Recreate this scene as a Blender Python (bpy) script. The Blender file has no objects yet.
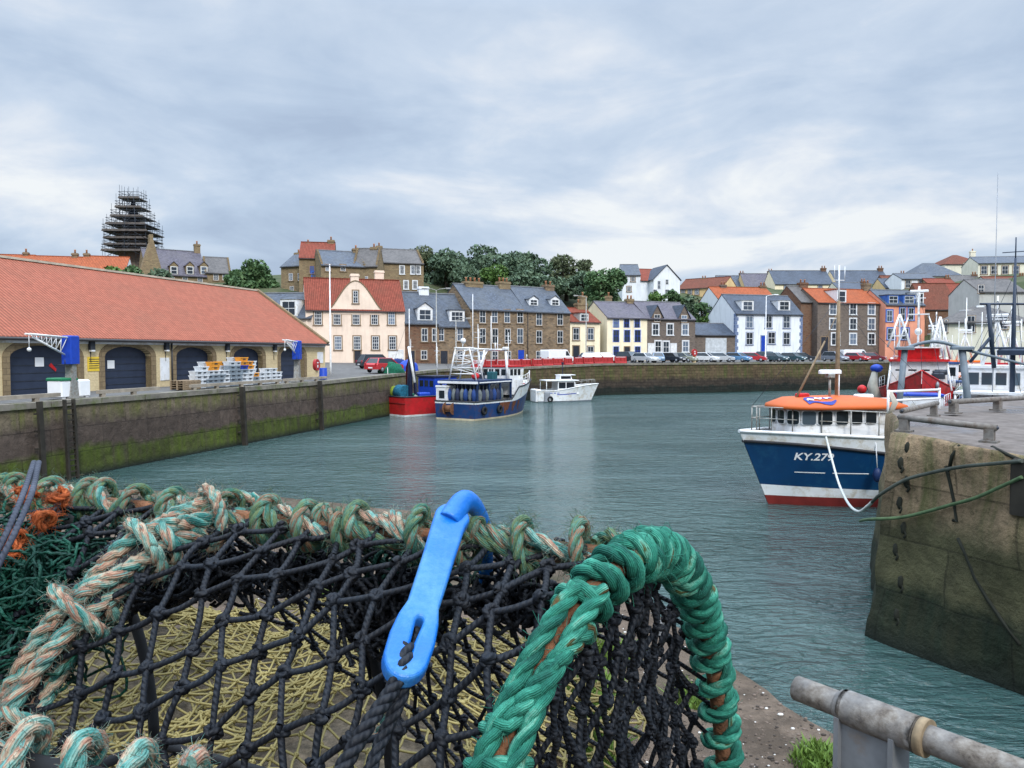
import bpy, bmesh, math, random
import numpy as np
from mathutils import Vector, Matrix, noise
from mathutils.bvhtree import BVHTree
R = random.Random(11)
PI = math.pi
scene = bpy.context.scene
col = scene.collection
# ------------------------------------------------------------------ camera
F = 768.0
CZ = 6.0
HOR = 353.0
PITCH = math.atan((384 - HOR) / F)
cP, sP = math.cos(PITCH), math.sin(PITCH)
cam = bpy.data.cameras.new('camera'); camo = bpy.data.objects.new('camera', cam); col.objects.link(camo)
cam.sensor_width = 36; cam.lens = 36 * F / 1024; cam.clip_start = 0.02; cam.clip_end = 9000
camo.location = (0, 0, CZ); camo.rotation_euler = (PI / 2 - PITCH, 0, 0)
scene.camera = camo
ORI = Vector((0, 0, CZ))
def ray(px, py):
    xc = (px - 512) / F; yc = (384 - py) / F
    return Vector((xc, cP + yc * sP, yc * cP - sP))
def at(px, py, Y):
    r = ray(px, py); return ORI + r * (Y / r.y)
def on_z(px, py, z):
    r = ray(px, py); return ORI + r * ((z - CZ) / r.z)
# ------------------------------------------------------------------ tagging
def tag(o, label=None, cat=None, group=None, kind=None):
    if label: o['label'] = label
    if cat: o['category'] = cat
    if group: o['group'] = group
    if kind: o['kind'] = kind
    return o
def empty(name, loc, rz=0, label=None, cat=None, group=None):
    o = bpy.data.objects.new(name, None); col.objects.link(o)
    o.location = loc; o.rotation_euler = (0, 0, rz); o.empty_display_size = .2
    return tag(o, label, cat, group)
def kids(o): return [c for c in col.objects if c.parent is o]
def copy_tree(o, parent=None, ch=None):
    if ch is None:
        ch = {}
        for c in col.objects:
            if c.parent: ch.setdefault(c.parent.name, []).append(c)
    c = o.copy(); col.objects.link(c)
    c.parent = parent
    for k in ch.get(o.name, []): copy_tree(k, c, ch)
    return c
# ------------------------------------------------------------------ mesh builder
def auto_uv(V, face):
    p = [V[i] for i in face]
    n = np.zeros(3)
    for i in range(len(p)):
        a = p[i]; b = p[(i + 1) % len(p)]
        n += np.cross(a, b)
    l = np.linalg.norm(n)
    n = n / l if l > 1e-12 else np.array((0, 0, 1.))
    if abs(n[2]) > .95: u = np.array((1., 0, 0)); v = np.array((0, 1., 0))
    else:
        u = np.cross((0, 0, 1.), n); u /= np.linalg.norm(u); v = np.cross(n, u)
    return [(float(q @ u), float(q @ v)) for q in p]
class MB:
    def __init__(s): s.V = []; s.L = []; s.C = []; s.M = []; s.U = []; s.S = []; s.n = 0
    def add(s, V, faces, mat=0, uv=None, smooth=False, M=None):
        V = np.asarray(V, float).reshape(-1, 3)
        if uv is None: uv = [c for f in faces for c in auto_uv(V, f)]
        if M is not None:
            A = np.array(M); V = V @ A[:3, :3].T + A[:3, 3]
        s.L.append(np.concatenate([np.asarray(f) for f in faces]) + s.n)
        s.C.append(np.array([len(f) for f in faces]))
        s.M.append(np.full(len(faces), mat)); s.S.append(np.full(len(faces), smooth))
        s.U.append(np.asarray(uv, float).reshape(-1, 2)); s.V.append(V); s.n += len(V)
    def addq(s, V, Q, mat=0, uv=None, smooth=True):     # numpy quads
        V = V.reshape(-1, 3); Q = Q.reshape(-1, Q.shape[-1])
        s.L.append((Q + s.n).ravel()); s.C.append(np.full(len(Q), Q.shape[1]))
        s.M.append(np.full(len(Q), mat)); s.S.append(np.full(len(Q), smooth))
        s.U.append(np.zeros((Q.size, 2)) if uv is None else uv.reshape(-1, 2)); s.V.append(V); s.n += len(V)
    def box(s, x0, x1, y0, y1, z0, z1, mat=0, M=None):
        V = [(x, y, z) for z in (z0, z1) for y in (y0, y1) for x in (x0, x1)]
        s.add(V, [(0, 2, 3, 1), (4, 5, 7, 6), (0, 1, 5, 4), (2, 6, 7, 3), (0, 4, 6, 2), (1, 3, 7, 5)], mat, M=M)
    def cbox(s, c, sz, mat=0, M=None, bev=0):
        x, y, z = c; a, b, d = sz[0] / 2, sz[1] / 2, sz[2] / 2
        if not bev: return s.box(x - a, x + a, y - b, y + b, z - d, z + d, mat, M)
        # box with chamfered vertical and top edges
        poly = [(x - a + bev, y - b), (x + a - bev, y - b), (x + a, y - b + bev), (x + a, y + b - bev), (x + a - bev, y + b), (x - a + bev, y + b), (x - a, y + b - bev), (x - a, y - b + bev)]
        inn = [(x + (q[0] - x) * (1 - bev / a), y + (q[1] - y) * (1 - bev / b)) for q in poly]
        V = [(q[0], q[1], z - d) for q in poly] + [(q[0], q[1], z + d - bev) for q in poly] + [(q[0], q[1], z + d) for q in inn]
        fs = [tuple(range(7, -1, -1)), tuple(range(16, 24))]
        for i in range(8):
            j = (i + 1) % 8
            fs += [(i, j, 8 + j, 8 + i), (8 + i, 8 + j, 16 + j, 16 + i)]
        s.add(V, fs, mat, M=M)
    def prism(s, poly, a, b, axis='y', mat=0, M=None):   # poly in (x,z) extruded along y, or (y,z) along x, or (x,y) along z
        n = len(poly)
        def P(q, t): return (q[0], t, q[1]) if axis == 'y' else ((t, q[0], q[1]) if axis == 'x' else (q[0], q[1], t))
        V = [P(q, a) for q in poly] + [P(q, b) for q in poly]
        fs = [tuple(range(n)), tuple(range(2 * n - 1, n - 1, -1))] + [(i + n, (i + 1) % n + n, (i + 1) % n, i) for i in range(n)]
        area = sum(poly[i][0] * poly[(i + 1) % n][1] - poly[(i + 1) % n][0] * poly[i][1] for i in range(n))
        flip = (area < 0) != (axis == 'z')
        if axis == 'x': flip = not flip
        if flip: fs = [f[::-1] for f in fs]
        s.add(V, fs, mat, M=M)
    def tube(s, pts, r, n=8, mat=0, caps=True, voff=0.0, M=None, sq=None):
        P = np.asarray([tuple(p) for p in pts], float); N = len(P)
        T = np.gradient(P, axis=0); T /= (np.linalg.norm(T, axis=1)[:, None] + 1e-12)
        up = np.array((0, 0, 1.)) if abs(T[0][2]) < .9 else np.array((1., 0, 0))
        a = np.cross(up, T[0]); a /= np.linalg.norm(a); A = [a]
        for i in range(1, N):
            a = A[-1] - T[i] * (A[-1] @ T[i]); a /= np.linalg.norm(a) + 1e-12; A.append(a)
        A = np.array(A); Bn = np.cross(T, A)
        rr = np.broadcast_to(np.asarray(r, float), (N,))
        th = np.arange(n) / n * 2 * PI
        e = np.ones(n)
        V = P[:, None, :] + rr[:, None, None] * (np.cos(th)[None, :, None] * A[:, None, :] * (sq or 1) + np.sin(th)[None, :, None] * Bn[:, None, :])
        i = np.arange(N - 1)[:, None]; j = np.arange(n)[None, :]; j2 = (j + 1) % n
        Q = np.stack([i * n + j + 0 * i, i * n + j2, (i + 1) * n + j2, (i + 1) * n + j], -1)
        d = np.concatenate([[0], np.cumsum(np.linalg.norm(np.diff(P, axis=0), axis=1))])
        u0 = np.broadcast_to(d[:-1, None], (N - 1, n)); u1 = np.broadcast_to(d[1:, None], (N - 1, n))
        v0 = np.broadcast_to(j / n + voff, (N - 1, n)); v1 = np.broadcast_to((j + 1) / n + voff, (N - 1, n))
        uv = np.stack([np.stack([u0, v0], -1), np.stack([u0, v1], -1), np.stack([u1, v1], -1), np.stack([u1, v0], -1)], 2)
        V = V.reshape(-1, 3)
        if M is not None:
            AA = np.array(M); V = V @ AA[:3, :3].T + AA[:3, 3]
        s.addq(V, Q, mat, uv, True)
        if caps:
            base = s.n - N * n
            for ring, rev in ((0, True), (N - 1, False)):
                idx = np.arange(n) + ring * n + base
                if rev: idx = idx[::-1]
                s.L.append(idx); s.C.append(np.array([n])); s.M.append(np.array([mat])); s.S.append(np.array([False])); s.U.append(np.zeros((n, 2)))
    def bar(s, a, b, r, mat=0, n=6): s.tube([a, b], r, n, mat)
    def beam(s, a, b, w, h, mat=0):     # square-section beam
        a = Vector(a); b = Vector(b); d = b - a; L = d.length
        q = d.to_track_quat('X', 'Z').to_matrix().to_4x4(); q.translation = a
        s.box(0, L, -w / 2, w / 2, -h / 2, h / 2, mat, q)
    def batch(s, P, r, n=5, mat=0, voff=None):           # many short tubes (S,K,3)
        S, K, _ = P.shape
        T = np.gradient(P, axis=1); T /= (np.linalg.norm(T, axis=2)[..., None] + 1e-12)
        ref = np.array((.31, .22, .925)); A = np.cross(ref, T); l = np.linalg.norm(A, axis=2)[..., None]
        A = np.where(l < .15, np.cross(np.array((.9, -.3, .3)), T), A); A /= np.linalg.norm(A, axis=2)[..., None]
        Bn = np.cross(T, A); th = np.arange(n) / n * 2 * PI
        rr = np.broadcast_to(np.asarray(r, float), (S, K)) if np.ndim(r) != 1 or len(np.atleast_1d(r)) == K else np.asarray(r)[:, None] * np.ones((1, K))
        V = P[:, :, None, :] + rr[:, :, None, None] * (np.cos(th)[:, None] * A[:, :, None, :] + np.sin(th)[:, None] * Bn[:, :, None, :])
        si = np.arange(S)[:, None, None]; k = np.arange(K - 1)[None, :, None]; j = np.arange(n)[None, None, :]; j2 = (j + 1) % n
        b0 = si * K * n + k * n; Q = np.stack([b0 + j, b0 + j2, b0 + n + j2, b0 + n + j], -1)
        seg = np.linalg.norm(np.diff(P, axis=1), axis=2); d = np.concatenate([np.zeros((S, 1)), np.cumsum(seg, 1)], 1)
        if voff is None: voff = np.arange(S) * 1.37
        d = d + (voff * .77)[:, None]
        sh = (S, K - 1, n)
        u0 = np.broadcast_to(d[:, :-1, None], sh); u1 = np.broadcast_to(d[:, 1:, None], sh)
        v0 = np.broadcast_to(j / n, sh); v1 = np.broadcast_to((j + 1) / n, sh)
        uv = np.stack([np.stack([u0, v0], -1), np.stack([u0, v1], -1), np.stack([u1, v1], -1), np.stack([u1, v0], -1)], 3)
        s.addq(V, Q, mat, uv, True)
    def sphere(s, c, r, nu=10, nv=6, mat=0, M=None, smooth=True, fn=None, half=False):
        r = (r, r, r) if not hasattr(r, '__len__') else r
        V = []; fs = []
        for i in range(nv + 1):
            ph = PI * (i / nv) if not half else PI / 2 * (i / nv)
            for j in range(nu):
                t = 2 * PI * j / nu
                d = Vector((math.sin(ph) * math.cos(t), math.sin(ph) * math.sin(t), math.cos(ph)))
                k = fn(d) if fn else 1
                V.append((c[0] + r[0] * d.x * k, c[1] + r[1] * d.y * k, c[2] + r[2] * d.z * k))
        uv = []
        for i in range(nv):
            for j in range(nu):
                j2 = (j + 1) % nu
                fs.append((i * nu + j, (i + 1) * nu + j, (i + 1) * nu + j2, i * nu + j2))
                uv += [(j / nu, i / nv), (j / nu, (i + 1) / nv), ((j + 1) / nu, (i + 1) / nv), ((j + 1) / nu, i / nv)]
        s.add(V, fs, mat, uv, smooth, M)
    def lathe(s, prof, c=(0, 0, 0), n=16, mat=0, M=None):   # prof: (r,z)
        V = []; fs = []
        for (r, z) in prof:
            for j in range(n): V.append((c[0] + r * math.cos(2 * PI * j / n), c[1] + r * math.sin(2 * PI * j / n), c[2] + z))
        for i in range(len(prof) - 1):
            for j in range(n):
                j2 = (j + 1) % n; fs.append((i * n + j, i * n + j2, (i + 1) * n + j2, (i + 1) * n + j))
        s.add(V, fs, mat, None, True, M)
    def mesh(s, name, mats):
        me = bpy.data.meshes.new(name)
        V = np.concatenate(s.V); L = np.concatenate(s.L); C = np.concatenate(s.C); Mi = np.concatenate(s.M); U = np.concatenate(s.U); S = np.concatenate(s.S)
        me.vertices.add(len(V)); me.vertices.foreach_set('co', V.astype(np.float32).ravel())
        me.loops.add(len(L)); me.loops.foreach_set('vertex_index', L.astype(np.int32))
        st = np.concatenate([[0], np.cumsum(C)[:-1]])
        me.polygons.add(len(C)); me.polygons.foreach_set('loop_start', st.astype(np.int32))
        try: me.polygons.foreach_set('loop_total', C.astype(np.int32))
        except Exception: pass
        me.polygons.foreach_set('material_index', Mi.astype(np.int32))
        me.polygons.foreach_set('use_smooth', S.astype(bool))
        uvl = me.uv_layers.new(name='UVMap'); uvl.data.foreach_set('uv', U.astype(np.float32).ravel())
        for m in (mats if isinstance(mats, (list, tuple)) else [mats]): me.materials.append(m)
        me.update(calc_edges=True); me.validate()
        return me
    def build(s, name, mats, parent=None, loc=None, rz=0):
        o = bpy.data.objects.new(name, s.mesh(name, mats)); col.objects.link(o)
        if parent: o.parent = parent
        if loc is not None: o.location = loc
        if rz: o.rotation_euler = (0, 0, rz)
        return o
def curve_mesh(outline, holes, thick, bev=0.0, res=2):
    """filled 2-D outline with holes, extruded; lies in XY, centred on z=0. returns a bmesh-free mesh datablock"""
    cu = bpy.data.curves.new('outline', 'CURVE'); cu.dimensions = '2D'; cu.fill_mode = 'BOTH'
    cu.extrude = thick / 2 - bev; cu.bevel_depth = bev; cu.bevel_resolution = res
    for poly in [outline] + holes:
        sp = cu.splines.new('POLY'); sp.points.add(len(poly) - 1)
        for p, q in zip(sp.points, poly): p.co = (q[0], q[1], 0, 1)
        sp.use_cyclic_u = True
    ob = bpy.data.objects.new('outline', cu); col.objects.link(ob)
    bpy.context.view_layer.update()
    dg = bpy.context.evaluated_depsgraph_get()
    me = bpy.data.meshes.new_from_object(ob.evaluated_get(dg))
    bpy.data.objects.remove(ob); bpy.data.curves.remove(cu)
    return me
def mesh_arrays(me):
    V = np.empty(len(me.vertices) * 3); me.vertices.foreach_get('co', V); V = V.reshape(-1, 3)
    return V, [tuple(p.vertices) for p in me.polygons]
def text_arrays(txt, size, extrude=0.0, offset=0.0):
    cu = bpy.data.curves.new('lettering', 'FONT'); cu.body = txt; cu.size = size; cu.extrude = extrude; cu.offset = offset
    cu.align_x = 'CENTER'; cu.align_y = 'CENTER'
    ob = bpy.data.objects.new('lettering', cu); col.objects.link(ob); bpy.context.view_layer.update()
    me = bpy.data.meshes.new_from_object(ob.evaluated_get(bpy.context.evaluated_depsgraph_get()))
    bpy.data.objects.remove(ob); bpy.data.curves.remove(cu)
    V, fs = mesh_arrays(me); bpy.data.meshes.remove(me); return V, fs
# ------------------------------------------------------------------ materials
def S(r, g, b, k=1.0):
    def f(c):
        c /= 255.0
        return c / 12.92 if c <= .04045 else ((c + .055) / 1.055) ** 2.4
    return (f(r) * k, f(g) * k, f(b) * k, 1)
class NT:
    def __init__(s, name):
        s.m = bpy.data.materials.new(name); s.m.use_nodes = True; s.t = s.m.node_tree
        s.b = s.t.nodes['Principled BSDF']; s.b.inputs['Specular IOR Level'].default_value = .3
    def n(s, ty, **kw):
        x = s.t.nodes.new(ty)
        for k, v in kw.items():
            if k.startswith('i_'):
                key = k[2:].replace('_', ' ')
                x.inputs[int(key) if key.isdigit() else key].default_value = v
            else: setattr(x, k, v)
        return x
    def l(s, a, b): s.t.links.new(a, b)
    def coord(s, which='Object', scale=(1, 1, 1), rot=(0, 0, 0)):
        c = s.n('ShaderNodeTexCoord'); m = s.n('ShaderNodeMapping'); m.inputs['Scale'].default_value = scale; m.inputs['Rotation'].default_value = rot
        s.l(c.outputs[which], m.inputs[0]); return m.outputs[0]
    def noise(s, vec, scale, detail=4, rough=.55, dist=0):
        x = s.n('ShaderNodeTexNoise'); x.inputs['Scale'].default_value = scale; x.inputs['Detail'].default_value = detail
        x.inputs['Roughness'].default_value = rough; x.inputs['Distortion'].default_value = dist
        if vec is not None: s.l(vec, x.inputs['Vector'])
        return x.outputs['Fac']
    def ramp(s, fac, stops, interp='LINEAR'):
        x = s.n('ShaderNodeValToRGB'); x.color_ramp.interpolation = interp; e = x.color_ramp.elements
        while len(e) < len(stops): e.new(.5)
        for k, (p, c) in zip(e, stops):
            k.position = p; k.color = c if hasattr(c, '__len__') else (c, c, c, 1)
        s.l(fac, x.inputs[0]); return x.outputs[0]
    def mix(s, fac, a, b, mode='MIX'):
        x = s.n('ShaderNodeMix', data_type='RGBA', blend_type=mode)
        for sock, v in ((x.inputs[0], fac), (x.inputs[6], a), (x.inputs[7], b)):
            if hasattr(v, 'is_linked') or hasattr(v, 'links'): s.l(v, sock)
            else: sock.default_value = v
        return x.outputs[2]
    def math(s, op, a, b=None, c=None):
        x = s.n('ShaderNodeMath', operation=op)
        for i, v in enumerate((a, b, c)):
            if v is None: continue
            if hasattr(v, 'links'): s.l(v, x.inputs[i])
            else: x.inputs[i].default_value = v
        return x.outputs[0]
    def bump(s, h, strength=.3, dist=.02, normal=None):
        x = s.n('ShaderNodeBump'); x.inputs['Strength'].default_value = strength; x.inputs['Distance'].default_value = dist
        s.l(h, x.inputs['Height'])
        if normal is not None: s.l(normal, x.inputs['Normal'])
        s.l(x.outputs[0], s.b.inputs['Normal']); return x.outputs[0]
    def base(s, c):
        if hasattr(c, 'links'): s.l(c, s.b.inputs['Base Color'])
        else: s.b.inputs['Base Color'].default_value = c
    def set(s, **kw):
        for k, v in kw.items():
            key = {'rough': 'Roughness', 'metal': 'Metallic', 'spec': 'Specular IOR Level', 'alpha': 'Alpha', 'trans': 'Transmission Weight', 'sheen': 'Sheen Weight'}[k]
            if hasattr(v, 'links'): s.l(v, s.b.inputs[key])
            else: s.b.inputs[key].default_value = v
def mul(c, k): return (c[0] * k, c[1] * k, c[2] * k, 1)
def plain(name, c, rough=.6, metal=0, var=.25, scale=2.0, dirt=None, bump=0, bscale=30, spec=.3):
    t = NT(name); v = t.coord('Object')
    f = t.noise(v, scale, 5)
    k = t.ramp(f, [(.3, mul(c, 1 - var)), (.7, mul(c, 1 + var * .5))])
    if dirt:
        g = t.ramp(t.noise(v, scale * .6 + .4, 8, .7), [(.5, 0.0), (.68, 1.0)]); k = t.mix(g, k, dirt)
    t.base(k); t.set(rough=rough, metal=metal, spec=spec)
    if bump: t.bump(t.noise(v, bscale, 4), bump, .01)
    return t.m
def stone(name, cols, mortar, bw=.42, bh=.22, bump=.4):
    t = NT(name); v = t.coord('UV')
    wob = t.n('ShaderNodeTexNoise'); wob.inputs['Scale'].default_value = 1.3; t.l(v, wob.inputs['Vector'])
    vv = t.n('ShaderNodeVectorMath', operation='MULTIPLY_ADD'); t.l(wob.outputs['Color'], vv.inputs[0]); vv.inputs[1].default_value = (.12, .12, 0); t.l(v, vv.inputs[2])
    br = t.n('ShaderNodeTexBrick'); t.l(vv.outputs[0], br.inputs['Vector'])
    br.inputs['Scale'].default_value = 1; br.inputs['Brick Width'].default_value = bw; br.inputs['Row Height'].default_value = bh
    br.inputs['Mortar Size'].default_value = .018; br.inputs['Color1'].default_value = (0, 0, 0, 1); br.inputs['Color2'].default_value = (1, 1, 1, 1); br.inputs['Mortar'].default_value = (.5, .5, .5, 1)
    k = t.ramp(br.outputs['Color'], [(i / max(1, len(cols) - 1), c) for i, c in enumerate(cols)])
    n1 = t.noise(v, .5, 6, .65); k = t.mix(t.ramp(n1, [(.35, .0), (.7, .55)]), k, cols[0])
    n2 = t.noise(v, 9, 4); k = t.mix(.35, k, t.ramp(n2, [(.3, .25), (.7, 1.0)]), 'MULTIPLY')
    k = t.mix(br.outputs['Fac'], k, mortar)
    t.base(k); t.set(rough=.9, spec=.15)
    t.bump(t.math('SUBTRACT', n2, br.outputs['Fac']), bump, .02)
    return t.m
def slate(name, c, rw=.3, rh=.2, var=.35, moss=None):
    t = NT(name); v = t.coord('UV')
    br = t.n('ShaderNodeTexBrick'); t.l(v, br.inputs['Vector']); br.inputs['Scale'].default_value = 1
    br.inputs['Brick Width'].default_value = rw; br.inputs['Row Height'].default_value = rh; br.inputs['Mortar Size'].default_value = .01
    br.inputs['Color1'].default_value = mul(c, 1 - var); br.inputs['Color2'].default_value = mul(c, 1 + var); br.inputs['Mortar'].default_value = mul(c, .45)
    n1 = t.noise(v, .45, 6, .65)
    k = t.mix(t.ramp(n1, [(.42, .0), (.72, .6)]), br.outputs['Color'], moss or mul(c, 1.7))
    t.base(k); t.set(rough=.55, spec=.3); t.bump(br.outputs['Color'], .4, .02)
    return t.m
def pantile(name, c, moss, tw=.24, th=.33, var=.25):
    t = NT(name); v = t.coord('UV'); sx = t.n('ShaderNodeSeparateXYZ'); t.l(v, sx.inputs[0])
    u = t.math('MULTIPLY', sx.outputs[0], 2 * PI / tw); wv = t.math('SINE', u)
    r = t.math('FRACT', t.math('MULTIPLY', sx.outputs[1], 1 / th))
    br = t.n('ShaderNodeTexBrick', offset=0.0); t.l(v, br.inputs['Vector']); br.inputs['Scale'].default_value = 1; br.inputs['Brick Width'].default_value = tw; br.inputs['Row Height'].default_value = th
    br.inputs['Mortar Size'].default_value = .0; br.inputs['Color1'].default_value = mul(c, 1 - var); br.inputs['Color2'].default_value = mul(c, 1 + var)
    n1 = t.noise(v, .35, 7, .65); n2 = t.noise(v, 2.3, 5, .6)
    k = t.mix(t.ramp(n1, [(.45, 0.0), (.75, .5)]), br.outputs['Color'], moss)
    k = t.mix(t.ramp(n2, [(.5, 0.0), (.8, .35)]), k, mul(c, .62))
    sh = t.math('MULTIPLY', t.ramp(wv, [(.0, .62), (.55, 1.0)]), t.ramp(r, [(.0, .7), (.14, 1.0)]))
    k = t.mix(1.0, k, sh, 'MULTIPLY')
    t.base(k); t.set(rough=.8, spec=.15)
    t.bump(t.math('ADD', t.math('MULTIPLY', wv, .5), r), .5, .04)
    return t.m
def render_wall(name, c, dirt=None, var=.12):
    t = NT(name); v = t.coord('UV'); o = t.coord('UV', (1.2, .12, 1))
    n1 = t.noise(v, .6, 6, .6); k = t.ramp(n1, [(.3, mul(c, 1 - var)), (.7, mul(c, 1 + var * .6))])
    st = t.ramp(t.noise(o, 2.2, 6, .65), [(.5, 0.0), (.75, .45)]); k = t.mix(st, k, dirt or mul(c, .55))
    t.base(k); t.set(rough=.9, spec=.15); t.bump(t.noise(v, 40, 3), .25, .01)
    return t.m
def glassy(name, c, rough=.08):
    t = NT(name); oi = t.n('ShaderNodeObjectInfo')
    k = t.ramp(oi.outputs['Random'], [(0, mul(c, .5)), (.6, c), (.8, mul(c, 2.2)), (1, mul(c, 4.5))])
    t.base(k); t.set(rough=rough, spec=.5); return t.m
def leafy(name, cols):
    t = NT(name); v = t.coord('Object'); u = t.coord('UV')
    n1 = t.noise(v, .9, 3); k = t.ramp(n1, [(.25, cols[0]), (.5, cols[1]), (.75, cols[2])])
    k = t.mix(.5, k, t.ramp(t.noise(u, 7.0, 2), [(.3, .35), (.7, 1.25)]), 'MULTIPLY')
    t.base(k); t.set(rough=.65, spec=.2)
    try: t.b.inputs['Subsurface Weight'].default_value = 0
    except Exception: pass
    return t.m
white_paint = plain('white_paint', (.74, .75, .76, 1), .45, var=.12, dirt=(.5, .46, .38, 1))
white_clean = plain('white_gloss', (.78, .79, .8, 1), .35, var=.06)
grey_metal = plain('grey_metal', (.28, .3, .33, 1), .5, .3, var=.25)
dark_metal = plain('dark_metal', (.035, .042, .055, 1), .5, .2, var=.4)
galv = plain('galvanised_steel', (.34, .34, .32, 1), .55, .45, var=.3, scale=9, dirt=(.22, .17, .12, 1), bump=.2, bscale=60)
rust = plain('rusty_iron', (.2, .09, .045, 1), .9, 0, var=.6, scale=40, dirt=(.07, .035, .02, 1), bump=.6, bscale=150)
black_rubber = plain('black_rubber', (.015, .016, .018, 1), .8)
glass = glassy('window_glass', (.035, .045, .06, 1))
boat_glass = glassy('boat_glass', (.02, .028, .035, 1))
terracotta = plain('terracotta', (.42, .2, .11, 1), .85)
wood_mat = plain('weathered_wood', (.26, .19, .12, 1), .85, var=.35, scale=6)
dark_wood = plain('dark_wet_timber', (.03, .026, .02, 1), .8, var=.5)
blue_paint = plain('blue_paint', S(28, 66, 168), .45, var=.2)
red_paint = plain('red_paint', S(190, 36, 40), .45, var=.22, dirt=S(120, 40, 34))
orange_paint = plain('orange_paint', S(235, 120, 40), .5, var=.15)
# ------------------------------------------------------------------ world and sun
SUN_EL, SUN_AZ = math.radians(40), math.radians(158)      # azimuth clockwise from +Y: behind the viewer, slightly left
world = bpy.data.worlds.new('World'); scene.world = world; world.use_nodes = True
wt = world.node_tree; wn = wt.nodes; wl = wt.links
class WT(NT):
    def __init__(s, tree): s.t = tree
w = WT(wt)
out = wn['World Output']; bg1 = wn['Background']
sky = wn.new('ShaderNodeTexSky'); sky.sky_type = 'NISHITA'; sky.sun_disc = False; sky.sun_elevation = SUN_EL; sky.sun_rotation = SUN_AZ
sky.air_density = 1.2; sky.dust_density = 2.0
wl.new(sky.outputs[0], bg1.inputs[0]); bg1.inputs[1].default_value = .1
tc = wn.new('ShaderNodeTexCoord'); d = tc.outputs['Generated']
sx = wn.new('ShaderNodeSeparateXYZ'); wl.new(d, sx.inputs[0]); el = sx.outputs[2]
def wmap(sc, loc=(0, 0, 0), rot=(0, 0, 0)):
    m = wn.new('ShaderNodeMapping'); m.inputs['Scale'].default_value = sc; m.inputs['Location'].default_value = loc; m.inputs['Rotation'].default_value = rot
    wl.new(d, m.inputs[0]); return m.outputs[0]
n_big = w.noise(wmap((1.3, 1.3, 3.4), (3.1, .4, .35), (0, .14, 0)), 2.1, 8, .5, .35)
n_str = w.noise(wmap((1.5, 1.5, 4.6), (.7, 2.2, 1.1), (0, .22, 0)), 2.6, 9, .56, .5)
n_fine = w.noise(wmap((3, 3, 6), (5, 1, 0), (0, .1, 0)), 3.2, 8, .55, .3)
# brightness of the cloud layer: dull band at the horizon, bright streaks above it, dull again, bright zenith (as overcast skies are)
band = w.ramp(el, [(0, .06), (.08, .10), (.13, .50), (.19, .56), (.27, .42), (.36, .42), (.45, .42), (1.0, .45)])
mixn = w.math('ADD', w.math('MULTIPLY', n_big, .42), w.math('MULTIPLY', n_str, .58))
f = w.math('ADD', w.math('ADD', w.math('MULTIPLY', w.math('MULTIPLY', w.math('SUBTRACT', mixn, .5), w.ramp(el, [(0, 1.0), (.1, 1.0), (.3, .5), (.4, .3)])), 4.0), band), w.math('MULTIPLY', w.math('SUBTRACT', n_fine, .5), .5))
ccol = w.ramp(f, [(.0, S(176, 194, 219)), (.25, S(190, 208, 231)), (.48, S(206, 221, 240)), (.68, S(228, 236, 247)), (.85, S(246, 250, 253))])
zen = w.ramp(el, [(.40, 1.0), (.75, 2.6)])
ccol = w.mix(1.0, ccol, zen, 'MULTIPLY')
# ramp output is clamped to 1, so scale the zenith through the strength instead
bg2 = wn.new('ShaderNodeBackground'); wl.new(ccol, bg2.inputs[0])
st = w.math('ADD', 1.0, w.math('MULTIPLY', w.math('MAXIMUM', w.math('SUBTRACT', el, .44), 0.0), 2.2)); wl.new(st, bg2.inputs[1])
ms = wn.new('ShaderNodeMixShader'); ms.inputs[0].default_value = .93
wl.new(bg1.outputs[0], ms.inputs[1]); wl.new(bg2.outputs[0], ms.inputs[2]); wl.new(ms.outputs[0], out.inputs[0])
sl = bpy.data.lights.new('sun', 'SUN'); sl.energy = 2.3; sl.angle = math.radians(14); sl.color = (1, .95, .88)
so = bpy.data.objects.new('sun', sl); col.objects.link(so)
sd = Vector((math.sin(SUN_AZ) * math.cos(SUN_EL), math.cos(SUN_AZ) * math.cos(SUN_EL), math.sin(SUN_EL)))
so.rotation_euler = sd.to_track_quat('Z', 'Y').to_euler(); so.location = sd * 300
scene.view_settings.view_transform = 'Standard'
try: scene.view_settings.look = 'None'
except Exception: pass
scene.view_settings.exposure = 0
scene.render.engine = 'CYCLES'
scene.cycles.max_bounces = 6; scene.cycles.diffuse_bounces = 2; scene.cycles.glossy_bounces = 3; scene.cycles.transparent_max_bounces = 6
scene.cycles.use_denoising = True
# ------------------------------------------------------------------ water
t = NT('harbour_water'); v = t.coord('Object')
t.base(t.ramp(t.noise(v, .05, 4), [(.35, S(52, 82, 82, .72)), (.7, S(76, 102, 98, .72))])); t.set(rough=.09, spec=.6); t.b.inputs['IOR'].default_value = 1.36
h1 = t.noise(t.coord('Object', (.7, 1.5, 1), (0, 0, .3)), 1.1, 3, .5, .9)
h2 = t.noise(t.coord('Object', (.9, 1.8, 1), (0, 0, -.25)), 3.4, 4, .55, .6)
h3 = t.noise(t.coord('Object', (.05, .12, 1)), 1.0, 2)
amp = t.ramp(h3, [(.38, .32), (.62, 1.05)])
t.bump(t.math('MULTIPLY', t.math('ADD', h1, t.math('MULTIPLY', h2, .42)), amp), 1.0, .55)
water_mat = t.m
m = MB(); m.add([(-3000, -300, 0), (3000, -300, 0), (3000, 5000, 0), (-3000, 5000, 0)], [(0, 1, 2, 3)])
tag(m.build('water', water_mat), kind='structure')
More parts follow.
